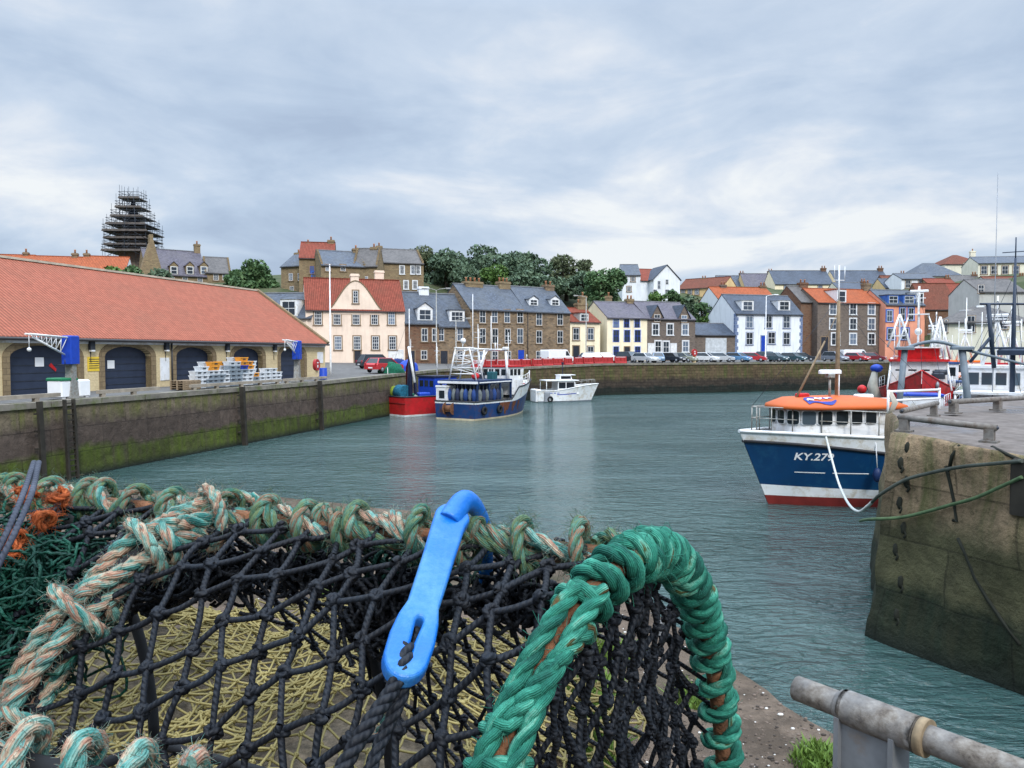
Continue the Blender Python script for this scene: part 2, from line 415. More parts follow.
# ------------------------------------------------------------------ land
QP = [(-43, -48, 3.7, -1, .2), (-30.8, 0, 3.7, -1, .22), (-19.3, 44.7, 3.7, -1, .25), (-15.2, 60.6, 3.72, -1, .3), (-8.2, 88, 4.1, -.7, .7), (2.4, 98, 4.2, -.5, .85), (13.1, 109.7, 4.45, -.33, .94), (31, 117, 4.5, -.33, .94), (50, 124.5, 4.5, -.25, .97), (67, 131, 4.5, .2, .98), (70, 100, 4.5, .95, .35), (71, 52, 4.5, 1, .2)]
rows = [(0, 0), (4, .06), (9, .1), (15, .25), (24, .9), (40, 8.5), (60, 15.5), (85, 19.5), (130, 23), (400, 32), (3500, 40)]
t = NT('town_ground'); v = t.coord('Object'); g = t.n('ShaderNodeNewGeometry'); sz = t.n('ShaderNodeSeparateXYZ'); t.l(g.outputs['Position'], sz.inputs[0])
asph = t.ramp(t.noise(v, 1.6, 6), [(.3, (.09, .088, .085, 1)), (.7, (.15, .145, .14, 1))])
green = t.ramp(t.noise(v, .25, 7, .65), [(.3, (.03, .045, .02, 1)), (.5, (.06, .075, .035, 1)), (.7, (.11, .10, .06, 1))])
zf = t.math('MULTIPLY', sz.outputs[2], .1)
t.base(t.mix(t.ramp(zf, [(.56, 0.0), (.7, 1.0)]), asph, green)); t.set(rough=.9, spec=.15); ground_mat = t.m
V = []; fs = []; nr = len(rows)
for (x, y, z, ox, oy) in QP:
    l = math.hypot(ox, oy); ox /= l; oy /= l
    for (dd, dz) in rows:
        V.append((x + ox * dd, y + oy * dd, z + dz * (1 if dd < 20 else .3 if y < 50 else .42 if y < 70 and x < 0 else .8 if y < 90 and x < 0 else 1) + (noise.noise((x * .03 + dd * .02, y * .02, 0)) * 1.2 if dd > 30 else 0)))
for i in range(len(QP) - 1):
    for j in range(nr - 1): fs.append((i * nr + j, i * nr + j + 1, (i + 1) * nr + j + 1, (i + 1) * nr + j))
m = MB(); m.add(V, fs, 0); tag(m.build('ground', ground_mat), kind='structure')
# quay wall: masonry zoned by height above the water (weed, wet band, mossy top)
def wall_mat(name, weed, band, top, moss, zw, zb, bw, bh, weedn=.9):
    t = NT(name); uv = t.coord('UV'); g = t.n('ShaderNodeNewGeometry'); sz = t.n('ShaderNodeSeparateXYZ'); t.l(g.outputs['Position'], sz.inputs[0])
    o = t.coord('Object'); nz = t.noise(o, .35, 6, .6); n2 = t.noise(o, 2.2, 7, .68); nv = t.noise(t.coord('UV', (1.5, .12, 1)), 1.6, 6, .62)
    z = t.math('ADD', sz.outputs[2], t.math('MULTIPLY', t.math('SUBTRACT', nz, .5), 1.3))
    z = t.math('ADD', z, t.math('MULTIPLY', t.math('SUBTRACT', n2, .5), .5))
    br = t.n('ShaderNodeTexBrick'); t.l(uv, br.inputs['Vector']); br.inputs['Scale'].default_value = 1; br.inputs['Brick Width'].default_value = bw; br.inputs['Row Height'].default_value = bh
    br.inputs['Mortar Size'].default_value = .02; br.inputs['Color1'].default_value = (.62, .62, .62, 1); br.inputs['Color2'].default_value = (1.1, 1.1, 1.1, 1); br.inputs['Mortar'].default_value = (.45, .45, .45, 1)
    n4 = t.noise(o, 7.0, 6, .7); topc = t.mix(t.ramp(nv, [(.46, 0.0), (.62, .85)]), t.ramp(n2, [(.3, mul(top, .55)), (.5, top), (.7, mul(top, 1.3))]), moss)
    topc = t.mix(t.ramp(n4, [(.54, 0.0), (.7, .7)]), topc, mul(band, .5))
    bandc = t.ramp(n2, [(.3, mul(band, .65)), (.7, mul(band, 1.35))])
    weedc = t.mix(t.ramp(nv, [(.4, 0.0), (.7, .7)]), t.ramp(n2, [(.3, mul(weed, .6)), (.7, mul(weed, 1.4))]), mul(band, .7))
    k = t.mix(t.ramp(t.math('MULTIPLY', t.math('SUBTRACT', z, zb - .35), 1.4), [(0, 0.0), (1, 1.0)]), bandc, topc)
    k = t.mix(t.ramp(t.math('MULTIPLY', t.math('SUBTRACT', z, zw - .15), 3.3), [(0, 0.0), (1, 1.0)]), weedc, k)
    k = t.mix(t.ramp(sz.outputs[2], [(.05, 1.0), (.45, 0.0)]), k, (.012, .018, .012, 1))
    k = t.mix(.75, k, br.outputs['Color'], 'MULTIPLY')
    t.base(k); t.set(rough=.8, spec=.25)
    t.bump(t.math('ADD', n2, t.math('MULTIPLY', br.outputs['Fac'], -.5)), 1.0, .12); return t.m
left_wall = wall_mat('left_quay_wall', S(84, 98, 34, .68), S(88, 76, 68, .78), S(122, 110, 90, .8), S(112, 116, 56, .75), 1.35, 2.75, 3.2, 1.2)
far_wall = wall_mat('far_quay_wall', S(34, 46, 42, .6), S(66, 58, 50, .8), S(104, 88, 66, .8), S(86, 94, 48, .8), 1.1, 2.2, .9, .42)
cope_mat = plain('quay_coping_stone', (.2, .18, .15, 1), .9, var=.4, scale=1.5, dirt=(.1, .12, .04, 1))
def quay(i0, i1, name, mat):
    m = MB(); V = []; fs = []; uv = []; u = 0; us = []
    pts = QP[i0:i1 + 1]
    sub = []
    for a, b in zip(pts[:-1], pts[1:]):
        k = max(1, int(math.hypot(b[0] - a[0], b[1] - a[1]) / 3))
        for j in range(k): sub.append([a[q] + (b[q] - a[q]) * j / k for q in range(3)])
    sub.append(list(pts[-1][:3]))
    zs = [-2, 0, .7, 1.4, 2.1, 2.8, 3.4, None]
    for i, p in enumerate(sub):
        if i: u += math.hypot(p[0] - sub[i - 1][0], p[1] - sub[i - 1][1])
        us.append(u)
        a = sub[max(0, i - 1)]; b = sub[min(len(sub) - 1, i + 1)]; dx, dy = b[0] - a[0], b[1] - a[1]; l = math.hypot(dx, dy); nx, ny = dy / l, -dx / l
        for z in zs:
            zz = p[2] - .2 if z is None else z
            o = (4 - zz) * .05 + noise.noise((u * .4, zz * .9, 3)) * .05
            V.append((p[0] + nx * o, p[1] + ny * o, zz))
    k = len(zs)
    for i in range(len(sub) - 1):
        for j in range(k - 1):
            q = (i * k + j, (i + 1) * k + j, (i + 1) * k + j + 1, i * k + j + 1); fs.append(q)
            uv += [(us[a // k], V[a][2]) for a in q]
    m.add(V, fs, 0, uv); o = tag(m.build(name, mat), kind='structure')
    m = MB()
    for i in range(len(sub) - 1):
        a = Vector(sub[i]); b = Vector(sub[i + 1]); dv = (b - a).normalized(); nn = Vector((dv.y, -dv.x, 0))
        a0 = a + dv * .02; b0 = b - dv * .02
        for P in ((a0, b0),):
            vs = [p + nn * s_ + Vector((0, 0, dz)) for dz in (-.22, .05) for p in P for s_ in (.14, -.7)]
            m.add(vs, [(0, 1, 3, 2), (4, 6, 7, 5), (0, 2, 6, 4), (1, 5, 7, 3), (0, 4, 5, 1), (2, 3, 7, 6)], 0)
    tag(m.build(name + '_coping', cope_mat), kind='structure')
quay(0, 4, 'quay_wall_left', left_wall)
quay(4, 11, 'quay_wall_far', far_wall)
# ------------------------------------------------------------------ opposite pier head (right)
pier_mat = wall_mat('pier_masonry', S(44, 56, 40, .7), S(90, 88, 62, .76), S(156, 134, 106, .74), S(98, 102, 60, .72), 1.2, 2.7, 2.6, 1.1)
t = NT('pier_top_concrete'); v = t.coord('Object'); n1 = t.noise(v, .35, 6, .65); n2 = t.noise(v, 4, 6)
k = t.ramp(n2, [(.3, (.085, .07, .06, 1)), (.7, (.165, .14, .125, 1))]); wet = t.ramp(n1, [(.52, 0.0), (.6, 1.0)])
t.base(t.mix(wet, k, (.09, .085, .09, 1))); t.set(rough=t.ramp(n1, [(.52, .85), (.6, .25)])); t.bump(n2, .3, .03); piertop_mat = t.m
top = [(7.98, 16.1, 4.4), (8.9, 17.6, 4.4), (10.4, 21.2, 4.45), (18.4, 27.6, 4.45), (60, 61, 4.45), (64, 0, 4.4), (14, 4.2, 4.2), (8.9, 13.4, 4.22)]
bot = [(7.30, 16.0, -2), (8.3, 17.8, -2), (10.0, 21.6, -2), (18.1, 28.1, -2), (59.7, 61.6, -2), (64.4, -.5, -2), (13.7, 4.0, -2), (8.85, 13.25, -2)]
def ruff(p, s=.9, a=.09): return Vector(p) + Vector((noise.noise((p[0] * s, p[1] * s, p[2] * s)), noise.noise((p[0] * s + 9, p[1] * s, p[2] * s)), noise.noise((p[0] * s, p[1] * s + 7, p[2] * s)) * .6)) * a
m = MB(); N = len(top); ring = []
for i in range(N):
    j = (i + 1) % N; L = (Vector(top[j]) - Vector(top[i])).length; k = max(1, int(L / .35)) if L < 12 else 6
    for q in range(k):
        ring.append((Vector(top[i]).lerp(Vector(top[j]), q / k), Vector(bot[i]).lerp(Vector(bot[j]), q / k)))
nz = 22; V = []; us = [0]
for i in range(1, len(ring) + 1): us.append(us[-1] + (ring[i % len(ring)][0] - ring[i - 1][0]).length)
for a, b in ring:
    for q in range(nz + 1):
        f = q / nz; p = b.lerp(a, f)
        if q == nz: p = p + (Vector((20, 20, 0)) - p).normalized() * .1 + Vector((0, 0, .0))
        if q == nz - 1: p.z = a.z - .1
        V.append(ruff(p, 1.1, .13 if q < nz else .06))
fs = []; uv = []; k = nz + 1
for i in range(len(ring)):
    j = (i + 1) % len(ring)
    for q in range(nz):
        fs.append((i * k + q, j * k + q, j * k + q + 1, i * k + q + 1)[::-1]); uv += [(us[i], V[i * k + q + 1][2]), (us[i + 1], V[j * k + q + 1][2]), (us[i + 1], V[j * k + q][2]), (us[i], V[i * k + q][2])]
m.add(V, fs, 0, uv, smooth=True)
m.add([V[i * k + nz] for i in range(len(ring))], [tuple(range(len(ring)))[::-1]], 1)
tag(m.build('pier', [pier_mat, piertop_mat]), kind='structure')
# cracks and scoured joints in the pier face are dark strips laid along the masonry surface
# ------------------------------------------------------------------ pier the creels stand on
t = NT('near_pier_concrete'); v = t.coord('Object'); n1 = t.noise(v, 1.1, 6, .6); n2 = t.noise(v, 14, 6, .65); n3 = t.noise(v, 60, 4, .7)
k = t.ramp(n1, [(.3, (.10, .074, .054, 1)), (.7, (.19, .145, .11, 1))])
k = t.mix(t.ramp(n2, [(.5, 0.0), (.72, .6)]), k, (.07, .055, .042, 1)); k = t.mix(t.ramp(n3, [(.64, 0.0), (.72, .7)]), k, (.36, .33, .29, 1))
k = t.mix(t.ramp(t.noise(v, 3.2, 6, .7), [(.48, 0.0), (.62, .75)]), k, (.06, .046, .034, 1)); k = t.mix(t.ramp(t.noise(v, 1.3, 5, .6), [(.55, 0.0), (.7, .6)]), k, (.06, .065, .03, 1))
t.base(k); t.set(rough=.9, spec=.15); t.bump(t.math('ADD', n2, t.math('MULTIPLY', n3, .5)), 1.0, .035); near_conc = t.m
GZ = 4.5
edge = [(3.4, -6), (2.2, .5), (1.36, 2.7), tuple(on_z(850, 748, GZ).xy), tuple(on_z(735, 668, GZ).xy), (.55, 5.2), tuple(on_z(470, 517, GZ).xy), tuple(on_z(250, 494, GZ).xy), (-6.3, 8.7), (-9.5, 3), (-10, -6)]
ring = []
for i in range(len(edge) - 1):
    a = Vector(edge[i]); b = Vector(edge[i + 1]); k = max(1, int((b - a).length / .12))
    for q in range(k):
        p = a.lerp(b, q / k); w_ = noise.noise((p.x * 2.1, p.y * 2.1, 0)) * .07 + noise.noise((p.x * 7, p.y * 7, 3)) * .025
        ring.append((p.x + w_, p.y + w_ * .7))
ring.append(edge[-1])
V = []; nl = [(GZ, 0), (GZ - .03, .025), (GZ - .12, .04), (GZ - 1.2, .1), (-2, .5)]
cx, cy = -4, 1
for (x, y) in ring:
    l = math.hypot(x - cx, y - cy)
    for z, o in nl: V.append((x + (x - cx) / l * o, y + (y - cy) / l * o, z))
k = len(nl); fs = [(i * k + q, i * k + q + 1, (i + 1) * k + q + 1, (i + 1) * k + q) for i in range(len(ring) - 1) for q in range(k - 1)]
m = MB(); m.add(V, fs, 0); m.add([V[i * k] for i in range(len(ring))], [tuple(range(len(ring)))], 0)
tag(m.build('pier_foreground', near_conc), kind='structure')
# ------------------------------------------------------------------ buildings
harl_cream = render_wall('cream_harling', S(240, 218, 198, .92))
harl_white = render_wall('white_harling', S(232, 236, 240, .92), dirt=(.3, .32, .33, 1), var=.06)
harl_grey = render_wall('grey_harling', S(190, 190, 184, .9))
harl_yellow = render_wall('yellow_render', S(246, 232, 200, .95))
harl_buff = render_wall('buff_render', S(226, 196, 146, .9))
harl_peach = render_wall('peach_render', S(232, 160, 132, .92))
harl_ivory = render_wall('ivory_render', S(228, 224, 204, .92))
stone_warm = stone('warm_rubble_stone', [S(102, 88, 74, .95), S(138, 118, 96, .95), S(164, 140, 112, .95), S(124, 112, 100, .95)], S(146, 130, 108, .7))
stone_red = stone('red_rubble_stone', [S(114, 84, 68, .85), S(142, 108, 86, .85), S(132, 110, 92, .85)], S(140, 116, 98, .6))
stone_grey = stone('grey_brown_stone', [S(106, 96, 90, .95), S(136, 122, 110, .95), S(120, 110, 104, .95)], S(130, 120, 110, .6))
stone_old = stone('old_ochre_stone', [S(124, 110, 90, .95), S(166, 146, 112, .95), S(146, 124, 98, .95)], S(150, 134, 108, .6))
ashlar = stone('sandstone_block', [S(210, 190, 150, .95), S(224, 204, 162, .95), S(216, 196, 154, .95)], S(200, 180, 142, .9), .9, .35, .1)
ashlar_dark = stone('grey_sandstone_dressing', [S(140, 122, 96, .8), S(164, 144, 112, .8)], S(120, 104, 84, .7), .5, .3, .2)
slate_blue = slate('blue_grey_slate', S(92, 102, 118, .55), moss=S(112, 116, 118, .55))
slate_purple = slate('purple_slate', S(108, 102, 116, .55), moss=S(124, 118, 120, .55))
slate_dark = slate('dark_slate', S(72, 82, 98, .6))
slate_brown = slate('brown_slate', S(104, 99, 96, .55))
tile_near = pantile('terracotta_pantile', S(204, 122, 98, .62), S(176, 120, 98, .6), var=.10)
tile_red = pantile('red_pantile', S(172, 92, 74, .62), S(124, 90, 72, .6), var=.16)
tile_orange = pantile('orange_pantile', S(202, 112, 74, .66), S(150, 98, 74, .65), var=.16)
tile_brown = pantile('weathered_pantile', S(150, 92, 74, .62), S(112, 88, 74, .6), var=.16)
margin_stone = plain('window_margin_stone', S(150, 128, 104, .8), .9)
margin_white = plain('painted_window_margin', S(222, 224, 226, .9), .7)
margin_blue = plain('blue_window_margin', S(66, 110, 186, .9), .6)
margin_bluegrey = plain('blue_grey_quoin_paint', S(116, 132, 164, .9), .7)
door_dark = plain('dark_door_paint', S(44, 48, 58, .9), .5)
navy_door = plain('navy_shutter_paint', S(52, 62, 82, .8), .5, var=.15)
lead = plain('lead_flashing', (.22, .23, .25, 1), .6)
gutter_mat = plain('gutter_paint', (.05, .048, .05, 1), .5)

_wcache = {}
def win_mesh(w, h, cols, rows, mats, margin, sill):
    key = (round(w, 1), round(h, 1), cols, rows, tuple(x.name for x in mats), margin, sill)
    if key in _wcache: return _wcache[key]
    m = MB(); a, b = w / 2, h / 2; t = .07
    if margin:
        g = margin
        m.box(-a - g, a + g, -.05, .03, b, b + g, 1); m.box(-a - g, -a, -.05, .03, -b, b, 1); m.box(a, a + g, -.05, .03, -b, b, 1)
    if sill: m.box(-a - margin - .06, a + margin + .06, -.14, .03, -b - .13, -b - .003, 1)
    m.box(-a, a, -.045, .0, b - t, b - .002, 0); m.box(-a, a, -.045, 0, -b + .002, -b + t, 0)
    m.box(-a + .002, -a + t, -.045, 0, -b + t, b - t, 0); m.box(a - t, a - .002, -.045, 0, -b + t, b - t, 0)
    m.box(-a + t, a - t, -.043, 0, -.035, .035, 0)
    for i in range(1, cols):
        x = -a + w * i / cols; m.box(x - .02, x + .02, -.036, 0, -b + t, -.035, 0); m.box(x - .02, x + .02, -.036, 0, .035, b - t, 0)
    for i in range(1, rows):
        z = -b + h * i / rows
        if abs(z) < .06: continue
        for c in range(cols):
            m.box(-a + w * c / cols + (.02 if c else t), -a + w * (c + 1) / cols - (.02 if c < cols - 1 else t), -.034, 0, z - .018, z + .018, 0)
    fm = m.mesh('window', list(mats))
    m = MB(); m.box(-a + .02, a - .02, -.018, -.008, -b + .02, b - .02, 0); pm = m.mesh('pane', [glass])
    _wcache[key] = (fm, pm); return fm, pm
def add_window(parent, x, y, z, w, h, cols=2, rows=4, mats=None, margin=.16, sill=True, rz=0, paned=True):
    mats = mats or (white_paint, margin_stone)
    fm, pm = win_mesh(w, h, cols, rows, mats, margin, sill)
    f = bpy.data.objects.new('window', fm); col.objects.link(f); f.parent = parent; f.location = (x, y, z); f.rotation_euler = (0, 0, rz)
    p = bpy.data.objects.new('pane', pm); col.objects.link(p); p.parent = f
    return f
def add_door(parent, x, y, w, h, mat, frame=None, z=0):
    m = MB(); a = w / 2; fr = frame or margin_stone
    m.box(-a, a, -.03, .0, .0, h, 0)
    for (x0, x1) in ((-a + .1, -.05), (.05, a - .1)):
        m.box(x0, x1, -.05, -.028, .15, h * .42, 0); m.box(x0, x1, -.05, -.028, h * .48, h * .8, 0)
    m.box(-a - .15, -a, -.06, .03, 0, h + .15, 1); m.box(a, a + .15, -.06, .03, 0, h + .15, 1); m.box(-a, a, -.06, .03, h, h + .15, 1)
    o = m.build('door', [mat, fr], parent, (x, y, z))
    k = MB(); k.sphere((a - .12, -.07, h * .46), .04, 8, 5, 0); k.build('handle', [galv], o)
    return o
def chimney_mesh(w, d, z0, z1, pots, mats):
    m = MB(); m.box(-w / 2, w / 2, -d / 2, d / 2, z0, z1 - .35, 0)
    m.box(-w / 2 - .08, w / 2 + .08, -d / 2 - .08, d / 2 + .08, z1 - .35, z1 - .12, 0); m.box(-w / 2 - .02, w / 2 + .02, -d / 2 - .02, d / 2 + .02, z1 - .12, z1, 0)
    for i in range(pots):
        x = (i + .5) / pots * w - w / 2
        m.lathe([(.0, z1), (.16, z1), (.13, z1 + .45), (.17, z1 + .5), (.17, z1 + .6), (.12, z1 + .6), (.11, z1 + .3)], (x, 0, 0), 10, 1)
    return m
class House:
    """gabled (or hipped) house: local x along the front, y into the building, z up from its base"""
    def __init__(s, name, label, px0, px1, Y0, Y1, zb, eave, ridge, depth, wm, rm, cat='house', group=None, hip=False, over=.2, crow=False, walls_only=False, ridge_z=None):
        A = at(px0, HOR, Y0); B = at(px1, HOR, Y1)
        s.w = (B.xy - A.xy).length; s.ang = math.atan2(B.y - A.y, B.x - A.x); s.zb = zb; s.d = depth
        s.root = empty(name, (A.x, A.y, zb), s.ang, label, cat, group)
        s.inv = (Matrix.Translation((A.x, A.y, zb)) @ Matrix.Rotation(s.ang, 4, 'Z')).inverted()
        s.h = s.on_front((px0 + px1) / 2, eave)[2]
        s.r = ridge_z or s.on_y((px0 + px1) / 2, ridge, depth / 2)[2]
        s.wm = wm; s.rm = rm; w, d, h, r = s.w, depth, s.h, s.r
        m = MB()
        if hip:
            m.box(0, w, 0, d, -1.5, h, 0)
        else:
            m.prism([(0, -1.5), (d, -1.5), (d, h), (d / 2, r - .05), (0, h)], 0, w, 'x', 0)
        s.wall = m.build('wall', [wm], s.root)
        m = MB(); t = .14; o = over
        if hip:
            e = min(d / 2, w / 2) * .95
            V = [(-o, -o, h), (w + o, -o, h), (w + o, d + o, h), (-o, d + o, h), (e, d / 2, r), (w - e, d / 2, r), (-o, -o, h - t), (w + o, -o, h - t), (w + o, d + o, h - t), (-o, d + o, h - t)]
            m.add(V, [(0, 1, 5, 4), (1, 2, 5), (2, 3, 4, 5), (3, 0, 4), (0, 6, 7, 1), (1, 7, 8, 2), (2, 8, 9, 3), (3, 9, 6, 0)], 0)
        else:
            sl = (r - h) / (d / 2); e = .05
            f = [(-o, h - o * sl), (d / 2, r), (d + o, h - o * sl), (d + o, h - o * sl + t), (d / 2, r + t), (-o, h - o * sl + t)]
            m.prism(f, -e, w + e, 'x', 0)
            m.box(-e, w + e, d / 2 - .14, d / 2 + .14, r + t - .06, r + t + .07, 1)     # ridge tiles
            if crow:
                for xx in (-.02, w - .28):
                    for sgn in (0, 1):
                        k = 7
                        for i in range(k):
                            y0 = d / 2 * i / k; y1 = d / 2 * (i + 1) / k; zt = h + (r - h) * (i + 1) / k + .15
                            if sgn: y0, y1 = d - y1, d - y0
                            m.box(xx - .012, xx + .3, y0 + .001, y1 - .001, h + (r - h) * i / k - .3, zt, 2)
        s.roof = m.build('roof', [rm, lead if not rm.name.startswith(('terra', 'red_p', 'orange_p', 'weathered_p')) else rm, wm], s.root)
        m = MB(); zt = h - (o * (r - h) / (d / 2) if not hip else t) - .02
        m.tube([(-.05, -o - .06, zt), (w + .05, -o - .06, zt)], .07, 6, 0); m.build('gutter', [gutter_mat], s.root)
    def lray(s, px, py):
        o = s.inv @ ORI; d = s.inv.to_3x3() @ ray(px, py); return o, d
    def on_y(s, px, py, y):
        o, d = s.lray(px, py); return o + d * ((y - o.y) / d.y)
    def on_front(s, px, py): return s.on_y(px, py, 0)
    def on_roof(s, px, py):
        o, d = s.lray(px, py); k = (s.r - s.h) / (s.d / 2); t = (s.h + k * o.y - o.z) / (d.z - k * d.y); return o + d * t
    def ppm(s, px):                                            # metres per pixel on the front
        a = s.on_front(px - .5, 350); b = s.on_front(px + .5, 350); return abs(b.x - a.x), F and (a - (s.inv @ ORI)).length / F
    def win(s, px, py, wp, hp, cols=2, rows=4, mats=None, margin=.16, sill=True):
        c = s.on_front(px, py); kx, kz = s.ppm(px)
        return add_window(s.root, c.x, 0, c.z, wp * kx, hp * kz, cols, rows, mats, margin, sill)
    def wins(s, xs, py, wp, hp, **k):
        for x in xs: s.win(x, py, wp, hp, **k)
    def door(s, px, wp, py_top, mat=None, frame=None):
        c = s.on_front(px, py_top); kx, kz = s.ppm(px); add_door(s.root, c.x, 0, wp * kx, max(1.9, c.z), mat or door_dark, frame)
    def chim(s, px, top, wp, pots=2, yf=.5, mat=None, dp=None):
        y = s.d * yf; c = s.on_y(px, top, y); kx, kz = s.ppm(px); w = wp * kx
        zr = s.r - abs(yf - .5) * 2 * (s.r - s.h)
        m = chimney_mesh(w, dp or max(.7, min(1.1, w * .6)), zr - .9, c.z - .55, pots, None)
        return m.build('chimney', [mat or s.wm, terracotta], s.roof, (min(max(c.x, w / 2), s.w - w / 2), y, 0))
    def dormer(s, px, top, bot, wp, mats=None, wall=None, roof=None, cols=2, rows=2, kind='gable', cheek=None):
        p = s.on_roof(px, bot); q = s.on_y(px, top, p.y - .05); kx, kz = s.ppm(px); w = wp * kx; h = max(.8, q.z - p.z); sl = (s.r - s.h) / (s.d / 2)
        y0 = p.y - .05; m = MB(); wh = h * (.72 if kind == 'gable' else .9); dep = min(s.d / 2 - y0 - .1, h / sl + .3)
        m.box(-w / 2, w / 2, 0, dep, -.25, wh, 0)
        if kind == 'gable':
            m.prism([(-w / 2, wh + .002), (w / 2, wh + .002), (0, h)], .03, dep + .3, 'y', 0)
            for sg in (-1, 1):
                V = [(sg * (w / 2 + .14), -.12, wh - .1), (0, -.12, h + .06), (0, dep + .5, h + .06), (sg * (w / 2 + .14), dep + .5, wh - .1)]
                V += [(a, b, c + .09) for a, b, c in V]; m.add(V, [(0, 1, 2, 3), (7, 6, 5, 4), (0, 4, 5, 1), (1, 5, 6, 2), (2, 6, 7, 3), (3, 7, 4, 0)], 1)
        elif kind == 'hip':
            V = [(-w / 2 - .12, -.15, wh), (w / 2 + .12, -.15, wh), (w / 2 + .12, dep + .4, wh), (-w / 2 - .12, dep + .4, wh), (0, w * .35, h + .1), (0, dep + .4, h + .1)]
            m.add(V, [(0, 1, 4), (1, 2, 5, 4), (3, 0, 4, 5), (2, 3, 5), (3, 2, 1, 0)], 1)
        else:
            m.box(-w / 2 - .12, w / 2 + .12, -.15, dep + .2, wh, wh + .12, 1)
        d = m.build('dormer', [wall or white_paint, roof or s.rm], s.root, (p.x, y0, p.z))
        ww, hh = w * .78, wh * .8
        fm, pm = win_mesh(ww, hh, cols, rows, mats or (white_paint, white_paint), .06, False)
        mm = MB(); f = bpy.data.objects.new('window', fm); col.objects.link(f); f.parent = d; f.location = (0, -.003, wh * .48)
        f2 = bpy.data.objects.new('pane', pm); col.objects.link(f2); f2.parent = f
    def pipe(s, px, mat=None):
        x = s.on_front(px, 340).x; m = MB(); m.tube([(x, -.09, 0), (x, -.09, s.h - .1)], .06, 6, 0); m.build('downpipe', [mat or gutter_mat], s.root)
    def skylight(s, px, py, wp, hp):
        p = s.on_roof(px, py); kx, kz = s.ppm(px); sl = math.atan2(s.r - s.h, s.d / 2); M = Matrix.Translation(p) @ Matrix.Rotation(sl, 4, 'X')
        w, h = wp * kx / 2, hp * kz / 2 / math.sin(sl) * .8; m = MB(); m.box(-w, w, -h, h, .1, .2, 1, M); m.box(-w * .8, w * .8, -h * .85, h * .85, .19, .21, 0, M); m.build('skylight', [glass, lead], s.root)
# --- near warehouse with arched doorways ------------------------------------
wA = Vector((at(325, HOR, 71).x, 71)); wB = Vector((at(0, HOR, 39.4).x, 39.4)); dirw = (wA - wB).normalized(); wS = wB - dirw * 24
wang = math.atan2(dirw.y, dirw.x); wz = 3.75; wlen = (wA - wS).length
wroot = empty('warehouse', (wS.x, wS.y, wz), wang, 'long sandstone fish market shed with arched shutter doors and bright pantile roof', 'warehouse')
winv = (Matrix.Translation((wS.x, wS.y, wz)) @ Matrix.Rotation(wang, 4, 'Z')).inverted()
def wl_(px, py, y=0.0):
    o = winv @ ORI; d = winv.to_3x3() @ ray(px, py); return o + d * ((y - o.y) / d.y)
eh, rh, wd = 3.2, 8.0, 14.2
arches = [(9.5, 77.5, 0), (104.5, 151, 1), (176, 212.5, 2), (233.5, 262.5, 3), (280.5, 304, 4)]
AR = []
for (a, b, i) in arches: AR.append((wl_(a, 370).x, wl_(b, 370).x))
sp = AR[0][0] - AR[1][0]
aw = AR[0][1] - AR[0][0]
for k in (1, 2, 3): AR.append((AR[0][0] + sp * k, AR[0][0] + sp * k + aw))
def arch_poly(x0, x1, z0, sprg, rise, n=12, g=0):
    c = (x0 + x1) / 2; a = (x1 - x0) / 2 + g
    return [(c - a, z0), (c + a, z0)] + [(c + a * math.cos(PI * i / n), sprg + (rise + g) * math.sin(PI * i / n)) for i in range(n + 1)]
me = curve_mesh([(0, -.6), (wlen, -.6), (wlen, eh), (0, eh)], [arch_poly(a, b, -.0, 2.05, .62)[::-1] for a, b in AR], .5)
V, fs = mesh_arrays(me); V = V[:, [0, 2, 1]] * np.array((1, -1, 1)) + np.array((0, .25, 0)); m = MB(); m.add(V, fs, 0)
m.box(0, wlen, .55, wd, -.6, eh, 0)
m.prism([(.5, eh + .002), (wd, eh + .002), (wd / 2, rh - .1)], 0, wlen, 'x', 0)
m.build('wall', [ashlar], wroot)
m = MB(); sl = (rh - eh) / (wd / 2); f = [(-.35, eh - .35 * sl + .03), (wd / 2, rh), (wd + .35, eh - .35 * sl + .03), (wd + .35, eh - .35 * sl + .17), (wd / 2, rh + .14), (-.35, eh - .35 * sl + .17)]
m.prism(f, -.1, wlen - .22, 'x', 0)
m.box(-.1, wlen - .22, wd / 2 - .2, wd / 2 + .2, rh + .08, rh + .22, 2)
for sgn in (-1, 1):                                                     # stone skew along the gable
    a = Vector((wlen - .06, wd / 2, rh + .2)); b = Vector((wlen - .06, wd / 2 + sgn * (wd / 2 + .36), eh - .36 * sl + .2)); m.beam(a, b, .36, .26, 1)
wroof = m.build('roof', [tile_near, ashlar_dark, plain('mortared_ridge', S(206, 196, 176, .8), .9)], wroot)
m = MB(); m.tube([(-.1, -.42, eh - .2), (wlen, -.42, eh - .2)], .085, 8, 0); m.build('gutter', [gutter_mat], wroot)
m = MB(); m.box(0, wlen - .02, -.06, .002, eh - .42, eh - .14, 0); m.build('eaves_band', [white_paint], wroot)
